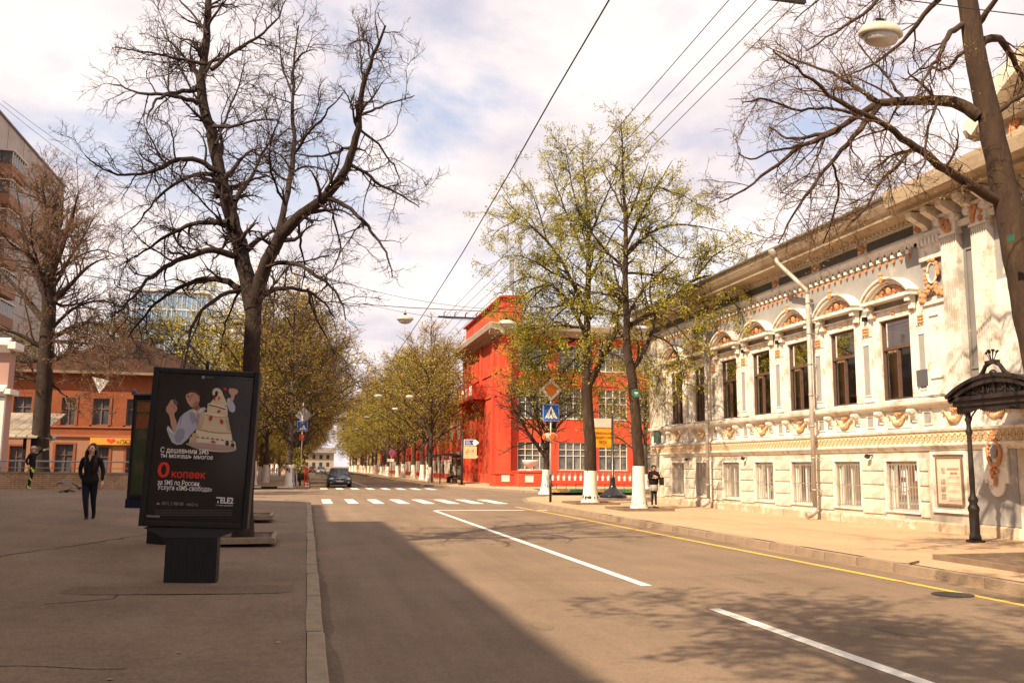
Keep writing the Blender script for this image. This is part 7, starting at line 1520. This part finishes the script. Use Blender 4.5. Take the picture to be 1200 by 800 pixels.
SK, SK2, SH1, SH2, CR, CR2, CR3, CB, BRN, STR, PLT = PC('skin', (.52, .27, .19)), PC('skin_shade', (.36, .17, .12)), PC('shirt', (.42, .43, .52)), PC('shirt_shade', (.27, .28, .37)), PC('cream', (.62, .50, .34)), PC('cream_light', (.70, .60, .45)), PC('cream_shade', (.44, .31, .18)), PC('caramel', (.40, .20, .07)), PC('chocolate', (.05, .025, .02)), PC('strawberry', (.42, .03, .02)), PC('plate', (.34, .24, .22))
# figure: arm, shirt, neck, head, hair
shape('shirt', [(480, 375), (430, 405), (395, 440), (372, 500), (350, 560), (318, 520), (305, 505), (290, 535), (312, 590), (335, 635), (372, 655), (415, 650), (460, 610), (495, 565), (540, 520), (562, 440), (585, 400), (612, 368), (590, 355), (560, 365), (535, 385), (505, 370)], SH1)
shape('shirt_fold', [(372, 540), (410, 520), (440, 540), (430, 600), (400, 640), (372, 640), (352, 600)], SH2)
shape('shirt_fold', [(470, 395), (490, 400), (520, 470), (500, 500), (478, 450)], SH2); shape('shirt_fold', [(540, 400), (560, 400), (545, 470), (530, 500), (525, 450)], SH2)
shape('neck', [(488, 345), (545, 330), (560, 370), (530, 390), (505, 372)], SK2)
shape('forearm', [(296, 395), (315, 440), (325, 500), (345, 560), (360, 545), (372, 510), (368, 470), (352, 430), (350, 405)], SK)
shape('fist', [(282, 385), (284, 360), (300, 335), (318, 305), (332, 296), (340, 305), (345, 330), (366, 345), (374, 365), (368, 388), (345, 408), (318, 415), (296, 405)], SK)
for (x, y) in ((318, 340), (338, 352), (352, 368)): shape('finger_line', ell(x, y, 16, 3, .7), SK2)
shape('phone', [(335, 300), (352, 290), (382, 322), (372, 345), (348, 335)], PC('phone', (.10, .08, .09)))
shape('head', [(440, 275), (446, 250), (465, 232), (500, 226), (532, 240), (550, 268), (555, 300), (545, 330), (525, 352), (500, 362), (482, 352), (460, 325), (448, 300)], SK)
shape('cheek_shade', [(500, 330), (540, 300), (545, 330), (525, 352), (500, 362)], SK2)
shape('hair', [(440, 262), (450, 238), (475, 222), (510, 218), (540, 232), (556, 258), (556, 285), (545, 272), (535, 255), (515, 243), (480, 240), (455, 250)], BRN)
for x, y, r_ in ((462, 275, .1), (492, 266, .1)): shape('eye', ell(x, y, 10, 3, -.25), BRN)
shape('nose', [(472, 278), (484, 275), (482, 300), (470, 303)], SK2); shape('mouth', [(470, 322), (500, 308), (495, 325), (478, 332)], PC('mouth', (.5, .35, .3)))
shape('ear', ell(549, 276, 8, 13), SK2)
# raised second hand and sleeve behind the cake
shape('sleeve', [(778, 292), (800, 280), (832, 318), (848, 350), (846, 385), (826, 400), (800, 385), (780, 340)], SH1); shape('wrist', [(812, 250), (845, 245), (838, 290), (824, 320), (806, 300), (812, 270)], SK)
shape('fist', [(792, 222), (800, 205), (835, 205), (862, 214), (872, 235), (858, 252), (838, 262), (815, 262), (800, 246)], SK); shape('strawberry', ell(765, 210, 15, 11), STR)
shape('collar', [(505, 372), (530, 388), (520, 410), (498, 392)], CR2); shape('collar', [(565, 368), (545, 390), (552, 412), (590, 375)], CR2)
shape('brace', [(498, 395), (506, 396), (535, 470), (528, 476)], SK2); shape('shirt_fold', [(405, 440), (418, 430), (400, 500), (388, 520)], SH2); shape('brow_light', [(452, 262), (470, 246), (505, 240), (500, 258), (470, 268)], PC('skin_light', (.62, .36, .27)))
shape('eyebrow', ell(462, 263, 11, 3, -.3), BRN); shape('eyebrow', ell(493, 254, 12, 3, -.2), BRN); shape('neck_shade', [(500, 362), (525, 352), (545, 340), (552, 360), (530, 378)], PC('skin_deep', (.22, .10, .07)))
shape('cuff', [(300, 505), (320, 528), (352, 562), (345, 575), (310, 550), (292, 530)], PC('shirt_light', (.55, .56, .62)))
# cake
tube_c = [(664, 262), (658, 238), (666, 214), (688, 202), (715, 206), (735, 226), (750, 262), (768, 300), (780, 340)]; inn = [(710, 330), (706, 290), (702, 262), (706, 240), (700, 228), (688, 226), (680, 240), (682, 258)]
shape('cake_swirl', tube_c+[(640, 330)]+inn, CR); shape('cake_top', [(668, 290), (700, 268), (745, 275), (775, 315), (782, 345), (700, 345), (640, 325)], CR)
def tier(x0, y0, x1, y1, h, g, m, m2):
    ang = math.atan2(y1-y0, x1-x0); cx, cy = (x0+x1)/2, (y0+y1)/2; rx = math.hypot(x1-x0, y1-y0)/2
    low = ell(cx-h*.03, cy+h, rx*g, rx*.2, ang, 24, 0, PI); top = ell(cx, cy, rx, rx*.17, ang, 24, PI, 2*PI); shape('cake_tier', [(x1, y1)]+low+[(x0, y0)]+top, m); shape('cake_tier_top', ell(cx, cy, rx*.97, rx*.15, ang), m2)
tier(622, 330, 785, 362, 60, 1.05, CR, CR2); tier(580, 405, 792, 440, 90, 1.12, CR, CR2); tier(535, 520, 815, 552, 70, 1.1, CR2, CR); tier(480, 600, 852, 640, 50, 1.05, CR, CR2)
shape('cake_ribbon', ell(700, 530, 145, 26, .12, 24, 0, PI)+ell(700, 522, 145, 26, .12, 24, PI, 0), CB) if False else None
for (x0, y0, x1, y1, n) in ((632, 336, 770, 372, 6), (485, 588, 845, 632, 9)):
    for k in range(n):
        f = (k+.5)/n; cx, cy = x0+(x1-x0)*f, y0+(y1-y0)*f+ (14 if n > 6 else 8)*math.sin(PI*f)*-.3; shape('chocolate_dash', [(cx-13, cy-4), (cx+12, cy), (cx+12, cy+8), (cx-13, cy+4)], BRN)
for k in range(12): f = k/11; shape('caramel_drop', ell(545+265*f, 532+30*f+10*math.sin(PI*f), 13, 4, .15), CB)
for k in range(9): f = k/8; shape('caramel_drop', ell(598+180*f, 412+26*f+8*math.sin(PI*f), 11, 3.5, .15), CB)
shape('cream_shadow', [(560, 420), (600, 430), (580, 510), (545, 525)], CR3); shape('cream_shadow', [(505, 560), (545, 570), (530, 640), (480, 640)], CR3); shape('cream_shadow', [(770, 450), (795, 460), (812, 540), (785, 535)], CR3)
for x, y, rx, ry, a in ((648, 445, 14, 22, .3), (738, 472, 14, 20, -.4), (715, 390, 16, 10, -.5), (678, 290, 9, 14, 0), (715, 284, 8, 13, .2), (672, 632, 18, 9, .3)): shape('strawberry', ell(x, y, rx, ry, a), STR)
for x, y in ((785, 645), (830, 660)): shape('chocolate_disc', ell(x, y, 15, 19), BRN)
shape('cake_plate', ell(655, 668, 208, 22, .1), PLT)
# lettering
TW, TR = mat('print_white', (.66, .62, .60), .5), mat('print_red', (.55, .035, .02), .5)
def print_text(body, zx0, zx1, zyb, hz, m, lower, bold=.0, nm='lettering'):
    u0, v0 = art(zx0, zyb, lower); u1, v1 = art(zx1, zyb, lower); cap = hz/6.667/94.
    cu = bpy.data.curves.new(nm, 'FONT'); cu.body = body; cu.size = 1; cu.offset = bold; cu.resolution_u = 3; tt = bpy.data.objects.new(nm, cu); COL.objects.link(tt)
    me = bpy.data.meshes.new_from_object(tt.evaluated_get(bpy.context.evaluated_depsgraph_get())); bpy.data.objects.remove(tt); me.name = nm
    xs = [v.co.x for v in me.vertices]; sx = math.hypot(u1-u0, v1-v0)/(max(xs)-min(xs)); sz = cap/.73
    _lay[0] += 1; me.transform(frameM((u0, -dd-.0055-_lay[0]*.00018, (v0+v1)/2), (1, 0, 0), (0, 0, 1)) @ Matrix.Diagonal((sx, sz, 1, 1)) @ Matrix.Translation((-min(xs), 0, 0))); me.materials.clear(); me.materials.append(m); return put(nm, me, post_)
print_text('С дешевыми SMS', 245, 635, 722, 42, TW, False, .012); print_text('ты можешь многое', 245, 670, 762, 36, TW, False, .012)
print_text('0', 222, 318, 240, 122, TR, True, .02); print_text('копеек', 337, 612, 248, 60, TR, True, .02)
print_text('за SMS по России', 226, 560, 303, 38, TW, True, .01); print_text('Услуга «SMS-свобода»', 226, 665, 345, 38, TW, True, .01)
print_text('(831) 2 980 80   tele2.ru', 262, 552, 460, 26, PC('grey_text', (.22, .21, .21)), True, 0); print_text('TELE2', 697, 838, 446, 46, TW, True, .03); print_text('с умом дешевле', 700, 835, 468, 11, TW, True, 0)
for k in range(4): shape('fine_print', [(210, 492+k*13), (830, 500+k*13), (830, 503+k*13), (210, 495+k*13)], PC('fine_print', (.10, .09, .09)), True)
shape('code_label', [(145, 530), (250, 536), (250, 552), (145, 546)], PC('code_label', (.16, .15, .16)), True); shape('handset_mark', ell(235, 445, 13, 8), PC('grey_text', (.22, .21, .21)), True)
shape('operator_mark', ell(585, 118, 13, 13), PC('grey_text', (.22, .21, .21))); shape('operator_mark', [(605, 112), (672, 116), (672, 126), (605, 122)], PC('dim_text', (.08, .08, .08)))
mb = MB(); yy = -dd-.019; mb.add([(-.58, yy, z0+.07), (.58, yy, z0+.07), (.58, yy, z1-.07), (-.58, yy, z1-.07)], [(0, 1, 2, 3)]); put('front_glass', mb.mesh('front_glass', glass('stand_glass', (.93, .93, .93), .0, .08, .45)), bb)
TILT = Matrix.Translation((0, 0, .66)) @ Matrix.Rotation(rad(1.9), 4, 'Y') @ Matrix.Translation((0, 0, -.66))
for ch in bb.children_recursive:
    if ch.type == 'MESH' and not ch.name.startswith(('pedestal', 'funnel')): ch.data.transform(TILT)
# second stand further back with a green poster and blue shelf
b2, za, zb_, d2 = light_box('advertising_stand', 'second slimmer advertising stand with green poster, mostly hidden behind the big black one', (-2.52, 17.2, .2), -CAM_YAW-.2, 0, 1.26, 1.85, .78, .34)
mb = MB(); mb.box(-.57, .57, -d2-.004, -d2, za+.08, zb_-.08); p2 = put('poster', mb.mesh('poster', mat('poster_green', (.035, .05, .022), .5, .4, 2.5, c2=(.09, .07, .04), c2pos=.56, c2scale=3)), b2)
mb = MB(); mb.box(-.54, .2, -d2-.007, -d2-.0045, zb_-.6, zb_-.34); mb.box(-.54, .2, -d2-.007, -d2-.0045, zb_-.3, zb_-.12); put('orange_picture', mb.mesh('orange_picture', mat('poster_orange', (.2, .07, .03), .5, .4, 9)), p2)
mb = MB(); mb.box(-.62, .62, -.13, .13, za-.16, za-.001); put('blue_skirt', mb.mesh('blue_skirt', mat('deep_blue', (.008, .01, .035), .5)), b2); mb = MB(); mb.box(-.64, .64, -.13, .13, zb_+.001, zb_+.04); mb.ball((-.6, -.12, zb_+.07), .045, 8, 6); put('top_cap', mb.mesh('top_cap', mat('blue_grey', (.10, .12, .16), .5)), b2)
